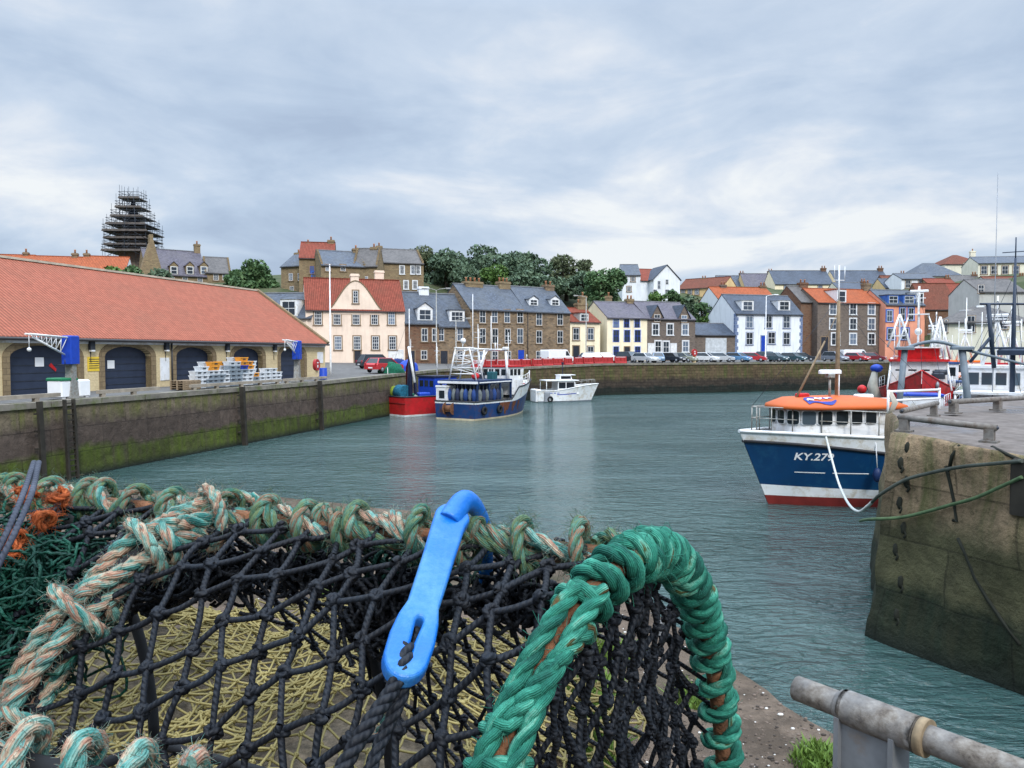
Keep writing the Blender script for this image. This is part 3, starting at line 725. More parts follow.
for i, (a, b) in enumerate(AR):
    m = MB(); n = 14; g = .42; inner = arch_poly(a, b, 0, 2.05, .62, n)[2:]; outer = arch_poly(a, b, 0, 2.05, .62, n, g)[2:]
    P = [(b, 0)] + inner + [(a, 0)]; O = [(b + g, 0)] + outer + [(a - g, 0)]
    V = [(p[0], -.05, p[1]) for p in P] + [(p[0], -.05, p[1]) for p in O] + [(p[0], .48, p[1]) for p in P] + [(p[0], .01, p[1]) for p in O]
    k = len(P); fs = []
    for j in range(k - 1): fs += [(j, j + 1, k + j + 1, k + j), (2 * k + j, 2 * k + j + 1, j + 1, j), (k + j, k + j + 1, 3 * k + j + 1, 3 * k + j)]
    m.add(V, fs, 0); arch = m.build('arch_surround', [ashlar_dark], wroot)
    m = MB(); dm = arch_poly(a + .005, b - .005, .01, 2.05, .61, n); m.prism([(p[0], p[1]) for p in dm], .40, .46, 'y', 0)
    z = .3
    while z < 2.2: m.box(a + .03, b - .03, .38, .402, z, z + .035, 1); z += .42
    dr = m.build('shutter_door', [navy_door, dark_metal], wroot)
    if i < 2:
        x = wl_((45, 116)[i], 370).x; zz = wl_(0, (362.5, 366.5)[i], .38).z
        m = MB(); m.box(x - .28, x + .28, .365, .375, zz - .25, zz + .25, 0); m.build('notice', [white_clean], dr)
    if i == 0:
        x = wl_(58, 370).x; m = MB(); m.prism([(x - .25, 1.55), (x + .2, 1.2), (x + .25, 1.35), (x - .1, 1.7)], .365, .377, 'y', 0); m.build('sticker', [red_paint], dr)
for px, py in ((90, 345.5), (165, 346), (226, 347), (273.5, 347.5)):
    p = wl_(px, py); m = MB(); m.cbox((p.x, -.13, p.z), (.34, .26, .5), 0, bev=.04); m.cbox((p.x, -.15, p.z - .3), (.26, .2, .1), 1); m.tube([(p.x, -.03, p.z - .3), (p.x, -.03, p.z - 1.0)], .025, 5, 0); m.build('wall_light', [dark_metal, white_clean], wroot)
p = wl_(170.5, 345); m = MB(); m.tube([(p.x, -.1, eh - .3), (p.x, -.1, .0)], .06, 8, 0); m.build('downpipe', [gutter_mat], wroot)
p = wl_(95.5, 364); m = MB(); m.box(p.x - .6, p.x + .6, -.03, .0, p.z - .42, p.z + .42, 0); ysign = m.build('warning_sign', [plain('yellow_sign', S(240, 204, 66, .9), .5)], wroot)
m = MB()
for i in range(5): m.box(p.x - .5, p.x + .5 - (.3 if i % 2 else .1), -.034, -.028, p.z + .26 - i * .13, p.z + .31 - i * .13, 0)
m.build('sign_lines', [dark_metal], ysign)
p = wl_(164.5, 369); m = MB(); m.box(p.x - .42, p.x + .42, -.04, 0, p.z - .75, p.z + .75, 0); m.build('notice_board', [white_paint], wroot)
p = wl_(320, 357); m = MB(); m.box(p.x - .5, p.x + .5, -.04, 0, p.z - .55, p.z + .45, 0); m.build('notice_board', [white_paint], wroot)
# --- front row, left to right ------------------------------------------------
sash = dict(cols=3, rows=4)
# small slate-roofed house squeezed between the shed and the cream house
h = House('slate_cottage', 'slate roofed cottage with white gabled dormer half hidden behind the market shed', 232, 312, 104, 102, 4.5, 318, 294, 8, harl_cream, slate_blue)
h.dormer(289, 297, 317, 17, kind='hip', cols=2, rows=2, roof=slate_blue)
# cream house with curved central gable
h = House('curved_gable_house', 'cream harled house with a curved central gable and red pantile roof', 306, 405, 102, 106, 4.4, 310, 280, 9, harl_cream, tile_red)
mw = (white_paint, margin_stone)
h.wins([318, 337, 356, 374.5, 391.5], 318, 7, 13, mats=mw, **sash); h.wins([338, 357, 375.5, 392.5], 343, 7, 13, mats=mw, **sash)
gwin = h.win(355.5, 297, 5, 12, cols=2, rows=4, mats=mw); gwin.location.y = -.065
h.door(357.5, 6, 355); h.door(396, 13, 356, white_paint, margin_white)
kx, kz = h.ppm(356); x0 = h.on_front(329, 310).x; x1 = h.on_front(382, 310).x; zt = h.on_front(356, 281).z; cxm = (x0 + x1) / 2
prof = []
for i in range(21):                                                     # bell-shaped wall-head gable
    t_ = i / 20; u_ = 2 * t_ - 1; s_ = 1 - abs(u_); prof.append((cxm + u_ * (x1 - x0) / 2, h.h - .02 + (zt - h.h) * (math.sin(s_ * PI / 2) ** 1.35)))
m = MB(); m.prism([(prof[0][0], h.h - .6)] + prof[::1] + [(prof[-1][0], h.h - .6)], -.06, .35, 'y', 0); gab = m.build('curved_gable', [harl_cream], h.root)
m = MB()
for a, b in zip(prof[:-1], prof[1:]): m.beam((a[0], .14, a[1] + .05), (b[0], .14, b[1] + .05), .5, .14, 0)
m.build('coping', [ashlar_dark], gab)
m = MB()                                                               # roof behind the gable
yb = h.d / 2
for a, b in zip(prof[:-1], prof[1:]): m.add([(a[0], .35, a[1]), (b[0], .35, b[1]), (b[0], yb, b[1]), (a[0], yb, a[1])], [(0, 1, 2, 3)], 0)
m.build('gable_roof', [tile_red], h.root)
c = chimney_mesh(8 * kx, 1.0, zt - .6, h.on_y(355, 274, .5).z, 0, None); c.build('chimney', [harl_cream, terracotta], h.roof, (h.on_front(355, 280).x, .6, 0))
c = House('cream_rear_wing', 'cream gable with chimney behind the curved gable house roof', 368, 389, 112, 113, 5, 292, 281, 5, harl_cream, tile_red, cat='house')
c.chim(379, 267, 9, 0)
# low stone wall left of the cream house
h1 = House('stone_terrace_house', 'warm stone terraced house with a pointed white dormer next to the cream house', 405, 438, 106, 108, 4.4, 323, 293, 8, stone_red, slate_blue)
h1.dormer(425, 303, 321, 15, kind='gable', cols=2, rows=2); h1.wins([424.5, 435], 335, 6, 13, cols=2, rows=2); h1.chim(423, 283, 10, 0, mat=harl_white)
h1.door(412, 5, 352); h1.win(424, 355, 6, 9, cols=2, rows=2)
h2 = House('stone_terrace_house', 'stone terraced house with a flat white box dormer and downpipe', 438, 470, 108, 110, 4.4, 326, 295, 8, stone_warm, slate_blue)
h2.dormer(457, 309, 322, 15, kind='flat', cols=3, rows=1); h2.wins([441, 460], 334.5, 6, 13, cols=2, rows=2); h2.door(444, 7, 352); h2.win(460, 355, 6, 9, cols=2, rows=2)
h3 = House('stone_terrace_house', 'four bay three storey stone house between two tall chimney stacks', 470, 526, 110, 116, 4.4, 310, 287, 9, stone_warm, slate_blue)
h3.wins([482.5, 494.5, 507, 520], 316.5, 6, 13, cols=2, rows=2); h3.wins([482.5, 495, 507.5, 520], 336, 6, 15, cols=2, rows=2)
h3.wins([482, 495, 508], 356, 6, 10, cols=2, rows=2); h3.door(521, 6, 350, blue_paint)
h3.chim(458.5 + 14, 278, 18, 4, mat=stone_old); h3.chim(515, 279, 11, 3, mat=stone_old)
h4 = House('stone_terrace_house', 'stone house with two white gabled dormers at the end of the terrace', 526, 570, 116, 121, 4.4, 312, 289, 9, stone_warm, slate_blue)
h4.dormer(533.5, 296, 306, 9, kind='gable'); h4.dormer(555, 296, 306, 9, kind='gable'); h4.wins([539, 560], 319, 5.5, 13, cols=2, rows=2); h4.wins([539, 560], 337, 5.5, 13, cols=2, rows=2)
h4.chim(556, 282, 9, 2); h4.win(539, 356, 6, 10, cols=2, rows=2); h4.door(560, 6, 351); h4.pipe(527.5)
h5 = House('yellow_cottage', 'narrow pale yellow cottage with orange pantile roof and box dormer', 570, 600, 121, 124, 4.4, 322, 309, 8, harl_yellow, tile_red)
h5.wins([576, 590.5], 334, 6, 12, cols=2, rows=2); h5.dormer(584, 312, 322, 9, kind='flat', wall=harl_grey); h5.door(576, 6, 346); h5.win(590.5, 352, 6, 11, cols=2, rows=2)
h5.chim(584, 300, 10, 2, mat=stone_old); h5.chim(594, 293, 6, 1, mat=stone_old)
h6 = House('blue_window_house', 'pale yellow house with blue window frames and slate roof', 607, 647, 124, 127, 4.4, 318, 303, 9, harl_yellow, slate_purple)
mb_ = (blue_paint, margin_white); h6.wins([616, 626.5, 637], 323, 5.5, 9, cols=2, rows=2, mats=mb_, sill=False); h6.wins([616, 627, 637.5], 336, 6, 12, cols=2, rows=2, mats=mb_, sill=False); h6.wins([616, 637.5], 351, 5.5, 9, cols=2, rows=2, mats=mb_)
h6.door(627, 5, 347); h6.chim(637, 296, 7, 2, mat=stone_old)
h6b = House('buff_gable_house', 'buff gabled house set back beside the yellow cottage', 598, 612, 128, 127, 4.4, 316, 304, 8, harl_buff, slate_purple); h6b.chim(596 + 3, 293, 6, 1, mat=stone_old)
h7 = House('twin_gable_house', 'grey brown stone house with twin slate wall head dormers', 647, 695, 127, 131, 4.4, 319, 303, 9, stone_grey, slate_purple)
for gx in (657, 684):
    x = h7.on_front(gx, 319).x; kx, kz = h7.ppm(gx); hw = 5.5 * kx; zt = h7.on_front(gx, 306).z; m = MB(); m.prism([(x - hw, h7.h - .3), (x + hw, h7.h - .3), (x + hw, h7.h + .3), (x, zt), (x - hw, h7.h + .3)], -.03, .4, 'y', 0)
    for sg in (-1, 1):
        Vv = [(x + sg * (hw + .2), -.2, h7.h + .1), (x, -.2, zt + .1), (x, 3.2, zt + .1), (x + sg * (hw + .2), 3.2, h7.h + .1)]; Vv += [(a_, b_, c_ + .12) for a_, b_, c_ in Vv]
        m.add(Vv, [(0, 1, 2, 3), (7, 6, 5, 4), (0, 4, 5, 1), (1, 5, 6, 2), (2, 6, 7, 3), (3, 7, 4, 0)], 1)
    dg = m.build('wall_head_gable', [stone_grey, slate_dark], h7.root)
    add_window(h7.root, x, -.03, h7.h + .1, 6 * kx, 7 * kz, 2, 2, (white_paint, margin_stone), .1, True)
mg = (white_paint, margin_white)
h7.wins([655.5, 670, 685], 329.5, 6, 11, cols=2, rows=2, mats=mg); h7.wins([658, 685.5], 346.5, 6, 11, cols=2, rows=2, mats=mg); h7.door(651, 5, 344, white_paint, margin_white); h7.door(673.5, 5, 344, white_paint, margin_white); h7.win(666, 347, 6, 11, cols=2, rows=2, mats=mg)
h8 = House('stone_garage', 'low stone garage with slate roof and pale roller door', 695, 735, 133, 136, 4.5, 335, 324, 7, stone_grey, slate_dark, cat='garage')
c0 = h8.on_front(716, 338); kx, kz = h8.ppm(716); m = MB(); m.box(c0.x - 10.5 * kx, c0.x + 10.5 * kx, -.05, .02, 0, c0.z, 0)
for i in range(9): m.box(c0.x - 10.4 * kx, c0.x + 10.4 * kx, -.065, -.045, .1 + i * c0.z / 9, .14 + i * c0.z / 9, 0)
m.build('roller_door', [plain('pale_roller_door', S(206, 212, 216, .85), .5)], h8.root)
h9 = House('white_quoin_house', 'white harled house with blue grey painted quoins and two white dormers', 735, 802, 136, 140, 4.6, 314, 296, 9, harl_white, slate_dark)
mq = (white_paint, margin_bluegrey)
h9.wins([749.5, 768.5, 786.5], 322, 6.5, 11.5, cols=2, rows=2, mats=mq, margin=.12); h9.wins([749.5, 786.5], 338.5, 6.5, 11.5, cols=2, rows=2, mats=mq, margin=.12); h9.win(771.5, 338, 7, 11, cols=2, rows=2, mats=mq, margin=.12); h9.door(763.5, 4.5, 336, blue_paint, margin_bluegrey)
h9.dormer(747.5, 299, 311, 12, kind='hip', cols=2, rows=2); h9.dormer(784, 299, 311, 12, kind='hip', cols=2, rows=2)
m = MB(); k = 13
for xx, sg in ((0, 1), (h9.w, -1)):
    for i in range(k):
        z0 = h9.h * i / k; wq = .62 if i % 2 else .38
        xa, xb = (xx - .03, xx + wq) if sg > 0 else (xx - wq, xx + .03)
        m.box(xa, xb, -.04, .5, z0 + .02, h9.h * (i + 1) / k - .02, 0)
m.build('quoins', [margin_bluegrey], h9.root)
# white gable behind it with red roof, stack on its right
g1 = House('white_gable_house', 'tall white gabled house with red pantile roof behind the quoined house', 718, 776, 146, 148, 6, 300, 288, 9, harl_white, tile_orange, cat='house'); g1.chim(723, 282, 6, 2, mat=stone_grey); g1.chim(775, 283, 6, 2, mat=stone_warm)
h10g = House('red_stone_gable', 'red rubble stone gable house with big chimney between white and brown houses', 800, 820, 143, 144, 4.6, 302, 287, 9, stone_red, slate_brown); h10g.chim(811, 280, 8, 2)
h10 = House('brown_stone_house', 'brown stone house with white framed windows and orange pantile roof', 817, 885, 142, 146, 4.6, 303, 290, 9, stone_grey, tile_orange)
mm_ = (white_paint, margin_white); h10.wins([833, 853, 871.5], 309, 6.5, 10, cols=2, rows=2, mats=mm_); h10.wins([833, 853, 871.5], 324, 6.5, 10, cols=2, rows=2, mats=mm_); h10.wins([853, 871.5], 339, 6.5, 10, cols=2, rows=2, mats=mm_)
h10.win(835.5, 339, 8, 11, cols=2, rows=2, mats=mm_); h10.door(824.5, 7, 337)
h10.dormer(841.5, 288, 303, 9, kind='flat', wall=white_clean, cols=1, rows=2); h10.pipe(880.5, orange_paint); h10.chim(880, 281, 7, 2, mat=stone_warm)
h11 = House('peach_house', 'peach rendered house with blue painted window surrounds and blue mansard dormers', 885, 924, 144, 146, 4.6, 305, 291, 9, harl_peach, slate_blue)
mp = (white_paint, margin_blue); h11.wins([889.5], 316, 5.5, 10, cols=2, rows=2, mats=mp, margin=.25); h11.wins([902.5, 911], 314, 5, 11, cols=2, rows=2, mats=mp, margin=.25); h11.wins([891, 905], 334, 7, 10, cols=2, rows=2, mats=mp, margin=.25)
h11.dormer(893, 294, 304, 11, mats=(white_paint, margin_blue), wall=margin_blue, kind='flat', cols=2, rows=2); h11.dormer(909, 294, 304, 12, mats=(white_paint, margin_blue), wall=margin_blue, kind='flat', cols=2, rows=2); h11.dormer(920, 291, 303, 7, kind='flat')
# right-hand jumble up the brae
r1 = House('red_stone_house', 'long red brown rubble gable house without windows above the trawlers', 924, 958, 150, 150, 5, 309, 284, 10, stone_red, tile_brown); 
r2 = House('pantiled_cottage', 'pantiled cottage with small white dormer squeezed behind the ivory house', 950, 978, 156, 156, 6, 300, 284, 9, stone_red, tile_red); r2.dormer(964, 288, 295, 8, kind='flat')
r3 = House('ivory_hip_house', 'ivory rendered harbour office with a grey hipped roof', 941, 1032, 112, 108, 4.5, 322, 306, 10, harl_ivory, slate_brown, hip=True, over=.35)
r3.win(971, 324, 8, 14, cols=2, rows=2, margin=.1); r3.win(946, 326, 3, 11, cols=1, rows=2, margin=.1); r3.win(1001, 322, 13, 12, cols=3, rows=2, margin=.1); r3.chim(980, 302, 7, 0, mat=harl_white)
r4 = House('grey_harled_gable', 'broad plain grey harled gable standing above the ivory harbour office', 978, 1024, 128, 128, 6, 292, 280, 9, harl_grey, slate_brown); r4.win(981, 289, 6, 7, cols=2, rows=1, margin=.05)
h12 = House('hilltop_villa', 'ivory hilltop villa with verandah windows and brown hipped roof', 912, 962, 190, 190, 17, 276, 263, 10, harl_ivory, slate_blue, hip=True); h12.wins([930, 942, 951], 284, 7, 9, cols=2, rows=2); h12.win(921, 281, 4, 5)
h13 = House('hilltop_tower_house', 'ivory hilltop house with tall bay and brown pyramid roof', 943, 984, 200, 200, 17, 264, 255, 10, harl_ivory, tile_brown, hip=True); h13.wins([966, 975], 268, 6, 8, cols=2, rows=2); h13.chim(982, 249, 5, 1, mat=harl_ivory)
h14 = House('white_flat_house', 'small white flat fronted house below the hilltop villa', 900, 934, 176, 176, 14, 279, 274, 8, harl_white, slate_blue); h14.wins([908, 921], 284, 5, 7, cols=2, rows=2)
h15 = House('long_ivory_terrace', 'long ivory hilltop terrace with balconies and shallow grey roof', 976, 1040, 180, 178, 17, 263, 257, 9, harl_ivory, slate_blue); h15.wins([984, 994, 1005, 1016], 270, 6, 7, cols=2, rows=2)
# hilltop rows in the middle
for i, (nm, lb, a) in enumerate([
    ('hilltop_terrace', 'leftmost low slate roof of the hilltop terrace above the garage', (719, 748, 215, 215, 19, 288, 276, 9, harl_buff, slate_blue)),
    ('hilltop_terrace', 'second dark slate roof of the hilltop terrace over the white house', (744, 777, 212, 212, 19, 287, 274, 9, harl_buff, slate_purple)),
    ('hilltop_terrace', 'wide cream hilltop house with green grey slate roof in mid terrace', (774, 832, 205, 205, 19, 284, 271, 10, harl_yellow, slate_dark)),
    ('hilltop_terrace', 'cream hilltop house with slate roof and lit gable beside the mast', (836, 890, 205, 205, 19, 284, 271, 10, harl_yellow, slate_dark)),
    ('hilltop_brick_house', 'plain red tiled long roof at the end of the hilltop terrace', (886, 912, 200, 200, 18, 286, 276, 9, stone_red, tile_brown))]):
    h = House(nm, lb, *a); x0, x1 = a[0], a[1]
    for q in range(3): h.win(x0 + (x1 - x0) * (q + .7) / 3.4, a[5] + 4, 4, 5, cols=2, rows=2)
    h.chim(x1 - 6, a[6] - 5, 5, 2, mat=stone_red)
w1 = House('white_tower_house', 'tall white hill house with grey slate roof beside the round tree', 622, 640, 170, 170, 15, 275, 265, 8, harl_white, slate_blue); w1.win(633, 279, 4, 5); w1.win(629, 289, 4, 5)
w2 = House('white_hill_gable', 'white hill house with large gable facing the harbour', 640, 676, 170, 172, 15, 281, 270, 12, harl_white, tile_red)
w2.root.hide_render = False
x0 = w2.on_front(649, 280).x; x1 = w2.on_front(675, 280).x; zt = w2.on_front(662, 268).z; m = MB(); m.prism([(x0, -1), (x1, -1), (x1, w2.h), ((x0 + x1) / 2, zt + .3), (x0, w2.h)], -2.5, .3, 'y', 0); gw = m.build('front_gable', [harl_white], w2.root)
m = MB()
for sg, xe in ((-1, x0), (1, x1)):
    Vv = [(xe + sg * .3, -2.7, w2.h - .1), ((x0 + x1) / 2, -2.7, zt + .35), ((x0 + x1) / 2, 5, zt + .35), (xe + sg * .3, 5, w2.h - .1)]; Vv += [(a_, b_, c_ + .15) for a_, b_, c_ in Vv]; m.add(Vv, [(0, 1, 2, 3), (7, 6, 5, 4), (0, 4, 5, 1), (1, 5, 6, 2), (2, 6, 7, 3), (3, 7, 4, 0)], 0)
m.build('gable_roof', [slate_dark], w2.root)
kx, kz = w2.ppm(660)
for px, py, a_, b_ in ((667, 282, 3, 5), (659, 285, 3, 8), (655, 292, 4, 5), (667, 292, 4, 5)):
    c_ = w2.on_y(px, py, -2.5); add_window(w2.root, c_.x, -2.5, c_.z, a_ * kx, b_ * kz, 2, 2, (white_paint, margin_white), .06, False)
w3 = House('red_roof_row', 'row of red pantiled roofs with buff gable on the hill above the trees', 677, 722, 185, 178, 16, 288, 279, 9, harl_buff, tile_brown); w3.wins([683, 690, 697], 292, 4, 5); w3.chim(704, 276, 5, 2, mat=stone_warm)
# old town up the hill on the left
o1 = House('old_tower_house', 'tall old stone house with red roof and three chimneys on the hill', 282, 304, 138, 136, 10, 266, 254, 8, stone_old, slate_blue)
o1.chim(295, 250, 6, 1); o1.wins([291, 300], 277, 4, 7); o1.wins([292], 290, 4, 7)
o1b = House('red_roof_block', 'red pantiled stone block with tall chimneys in the old town', 300, 335, 133, 134, 10, 258, 243, 8, stone_old, tile_red); o1b.chim(331, 237, 7, 1); o1b.chim(308, 240, 5, 1); o1b.win(312, 270, 4, 7, mats=(blue_paint, margin_stone)); o1b.win(315, 278, 6, 12, mats=(blue_paint, margin_blue))
o2 = House('slate_gable_house', 'stone house with long slate roof and crow stepped gable above the cream house', 322, 366, 128, 131, 10, 266, 252, 9, stone_old, slate_blue, crow=True); o2.wins([328, 343], 268, 5, 6); o2.chim(364, 246, 7, 1)
o3 = House('stone_manse', 'large brown stone house with tall chimneys and pale window margins', 376, 424, 140, 143, 10, 263, 250, 10, stone_old, slate_brown, crow=True); o3.chim(379, 243, 6, 1); o3.wins([402, 413, 418], 270, 4, 8, mats=(white_paint, margin_white)); o3.wins([397, 406, 415], 285, 4, 8, mats=(white_paint, margin_white))
o4 = House('stone_cross_wing', 'ochre stone crow stepped gable with chimney behind the cream house', 354, 378, 131, 131, 10, 266, 249, 7, stone_old, slate_brown, crow=True); o4.chim(374, 244, 7, 1); o4.win(366, 280, 4, 7)
# church and neighbours far left
ch = House('church_hall', 'stone church hall with purple slate roof and pointed dormers', 148, 208, 140, 146, 14, 275, 251, 10, stone_old, slate_purple, cat='church')
for px in (174, 190, 204): ch.dormer(px, 262, 275, 8, kind='gable', cols=1, rows=2, wall=stone_old)
ch.chim(205, 242, 6, 1); ch.wins([172, 185, 200], 281, 5, 7)
m = MB(); k0 = ch.on_front(151, 270); kx, kz = ch.ppm(151); m.prism([(k0.x - 11 * kx, 0), (k0.x + 9 * kx, 0), (k0.x + 9 * kx, ch.on_front(150, 268).z), (k0.x + 1.5 * kx, ch.on_front(150, 240).z), (k0.x + 1.5 * kx, ch.on_front(150, 235).z), (k0.x - 2 * kx, ch.on_front(150, 235).z), (k0.x - 2 * kx, ch.on_front(150, 243).z), (k0.x - 11 * kx, ch.on_front(150, 270).z)], -1.2, .5, 'y', 0); m.build('gable_front', [stone_old], ch.root)
ch2 = House('slate_end_house', 'stone house with grey slate roof and crow stepped gable right of the church hall', 206, 232, 146, 148, 14, 273, 258, 9, stone_old, slate_brown, crow=True); ch2.win(216, 277, 5, 6); ch2.win(225, 277, 5, 6)
l1 = House('pantiled_row_house', 'long orange pantiled house with stone chimney left of the church tower', 80, 127, 128, 130, 12, 270, 257, 8, harl_white, tile_orange); l1.win(92, 273, 6, 5); l1.chim(76 + 6, 250, 6, 1, mat=stone_warm)
l2 = House('pantiled_row_house', 'orange pantiled house with wide brown stone chimney and row of pots', 28, 80, 126, 128, 12, 268, 257, 8, stone_warm, tile_orange); l2.chim(20 + 13, 257, 17, 5, mat=stone_warm); l2.chim(75, 250, 6, 1, mat=stone_warm); l2.dormer(42, 261, 267, 10, kind='flat', wall=harl_yellow)
l3 = House('pantiled_row_house', 'orange pantiled roof cut by the left edge above the market shed', -40, 28, 124, 126, 12, 267, 255, 8, stone_warm, tile_orange); l3.chim(26, 249, 5, 1, mat=stone_warm)
scaf_board = plain('weathered_scaffold_board', (.12, .105, .095, 1), .9, var=.4)
for i_, (nm, lb, a) in enumerate([
    ('hill_cottage', 'small grey roofed hill cottage right above the peach house', (884, 906, 182, 182, 13, 288, 279, 8, harl_buff, slate_dark)),
    ('hill_cottage', 'red pantiled hill cottage between the white flat house and the grey gable', (930, 958, 172, 172, 12, 287, 279, 8, stone_warm, tile_red)),
    ('hill_cottage', 'grey slated hill cottage just below the tower house', (955, 985, 176, 176, 13, 284, 276, 8, harl_ivory, slate_brown)),
    ('hill_cottage', 'low pantiled hill cottage under the long ivory terrace', (990, 1034, 165, 165, 12, 285, 277, 8, harl_grey, tile_brown)),
    ('hill_cottage', 'dark slated hill cottage behind the brown stone house', (838, 872, 178, 178, 13, 290, 283, 8, harl_ivory, slate_dark))]):
    h = House(nm, lb, *a); h.wins([a[0] + (a[1] - a[0]) * .3, a[0] + (a[1] - a[0]) * .7], a[5] + 4, 4, 5, cols=2, rows=2); h.chim(a[1] - 5, a[6] - 4, 5, 2, mat=stone_red)
# --- scaffolded church spire --------------------------------------------------
tY = 150; tb = at(134.5, 272, tY); kz = tY / F
tr = empty('church_tower', (tb.x, tb.y, tb.z - 6), .06, 'stone church tower with spire wrapped in stepped scaffolding', 'church tower')
m = MB(); hw = 10.5 * kz; zt = at(134, 236, tY).z - tb.z + 6; m.box(-hw, hw, -hw, hw, 0, zt, 0); m.box(-hw - .2, hw + .2, -hw - .2, hw + .2, zt, zt + .5, 0); m.build('tower', [stone_grey], tr)
m = MB(); zp = at(134, 197, tY).z - tb.z + 6; m.lathe([(hw * .95, zt + .5), (hw * .55, zt + (zp - zt) * .45), (.15, zp), (0, zp)], n=8, mat=0); m.build('spire', [slate_dark], tr)
plat = [(253, 26, 0), (247, 24, 0), (240.5, 24, 0), (233.5, 25, 0), (226.5, 22, 0), (218.5, 18, 0), (209, 14, 0), (199.5, 11, 0)]
rng = random.Random(5); mpole = MB(); 
for i, (py, hp, _) in enumerate(plat):
    z = at(134, py, tY).z - tb.z + 6; hwid = hp * kz * .8; zlow = at(134, 262, tY).z - tb.z + 6
    m = MB(); m.box(-hwid - .3, hwid + .3, -hwid - .3, hwid + .3, z - .14, z, 0); m.box(-hwid - .2, hwid + .2, -hwid - .26, -hwid - .2, z + .002, z + .25, 0)
    for dz in (.6, 1.1): m.tube([(-hwid - .2, -hwid - .22, z + dz), (hwid + .2, -hwid - .22, z + dz)], .045, 5, 1); m.tube([(-hwid - .2, hwid + .22, z + dz), (hwid + .2, hwid + .22, z + dz)], .045, 5, 1); m.tube([(-hwid - .22, -hwid, z + dz), (-hwid - .22, hwid, z + dz)], .045, 5, 1); m.tube([(hwid + .22, -hwid, z + dz), (hwid + .22, hwid, z + dz)], .045, 5, 1)
    mp_ = m; zn = z + 2.6
    zl = z - 2.6 if i < 4 else z - 2.0
    for q in range(5):
        x = -hwid + 2 * hwid * q / 4
        for y in (-hwid - .1, hwid + .1): mp_.tube([(x, y, zl), (x, y, zn - rng.random() * 1.2)], .035, 5, 1)
    for q in range(1, 3):
        y = -hwid + 2 * hwid * q / 3
        for x in (-hwid - .1, hwid + .1): mp_.tube([(x, y, zl), (x, y, zn - rng.random() * 1.2)], .035, 5, 1)
    mp_.tube([(-hwid, -hwid - .15, z - 1.5), (hwid * .3, -hwid - .15, z + 1.1)], .05, 5, 1); mp_.tube([(hwid, -hwid - .15, z - 1.5), (-hwid * .2, -hwid - .15, z + 1.1)], .05, 5, 1)
    mp_.build('scaffold_platform', [scaf_board, dark_metal], tr)
# ------------------------------------------------------------------ trees
leaf_dark = leafy('dark_foliage', [(.058, .095, .068, 1), (.10, .155, .095, 1), (.15, .21, .125, 1)])
leaf_mid = leafy('mid_foliage', [(.042, .092, .042, 1), (.084, .155, .064, 1), (.14, .21, .09, 1)])
leaf_light = leafy('light_foliage', [(.04, .09, .02, 1), (.085, .16, .035, 1), (.14, .22, .06, 1)])
leaf_olive = leafy('olive_foliage', [(.06, .082, .046, 1), (.105, .13, .068, 1), (.15, .17, .095, 1)])
bark = plain('bark', (.07, .055, .04, 1), .95, var=.4)
def tree(name, label, px, top, bot, wp, Y, mat, seed, n=2600, leaf=.5, flat=1.0, group=None):
    rg = np.random.RandomState(seed); b = at(px, bot, Y); t = at(px, top, Y); H = t.z - b.z; W = wp * Y / F / 2
    root = empty(name, b, 0, label, 'bush' if 'bush' in name else 'tree', group)
    m = MB(); cl = []
    K = 13
    for i in range(K):
        a = rg.rand() * 2 * PI; r = (rg.rand() ** .6) * W * .66; zc = H * (.24 + .6 * rg.rand()) - (r / W) ** 2 * H * .2
        cl.append((r * math.cos(a), r * math.sin(a), zc, W * (.26 + .2 * rg.rand())))
    cl.append((0, 0, H * .78, W * .4))
    m.tube([(0, 0, -1.5), (W * .03, 0, H * .25), (-W * .04, W * .03, H * .5), (0, 0, H * .8)], [W * .09, W * .07, W * .05, W * .015], 8)
    for c in cl[:8]: m.tube([(0, 0, H * .3), (c[0] * .5, c[1] * .5, H * .3 + (c[2] - H * .3) * .6), (c[0], c[1], c[2])], [W * .045, W * .03, W * .008], 6)
    m.build('trunk', [bark], root)
    P = []
    per = n // len(cl)
    for (x, y, z, r) in cl:
        d = rg.normal(size=(per, 3)); d /= np.linalg.norm(d, axis=1)[:, None]; rr = r * (.45 + .62 * rg.rand(per) ** .5)
        d *= rr[:, None]; d[:, 2] *= .72 * flat; P.append(d + np.array((x, y, z)))
    P = np.concatenate(P); keep = np.array([noise.noise((p[0] * .55, p[1] * .55, p[2] * .7 + seed)) > -.36 for p in P]); P = P[keep]; N = len(P)
    u = rg.normal(size=(N, 3)); u /= np.linalg.norm(u, axis=1)[:, None]; v = np.cross(u, rg.normal(size=(N, 3))); v /= np.linalg.norm(v, axis=1)[:, None]
    s_ = leaf * (.5 + rg.rand(N))[:, None]
    V = np.stack([P - u * s_, P + v * s_ * .55, P + u * s_, P - v * s_ * .55], 1); Q = np.arange(N * 4).reshape(N, 4)
    uv = np.repeat(rg.rand(N, 1, 2) * 20, 4, 1)
    m = MB(); m.addq(V, Q, 0, uv, False); m.build('crown', [mat], root)
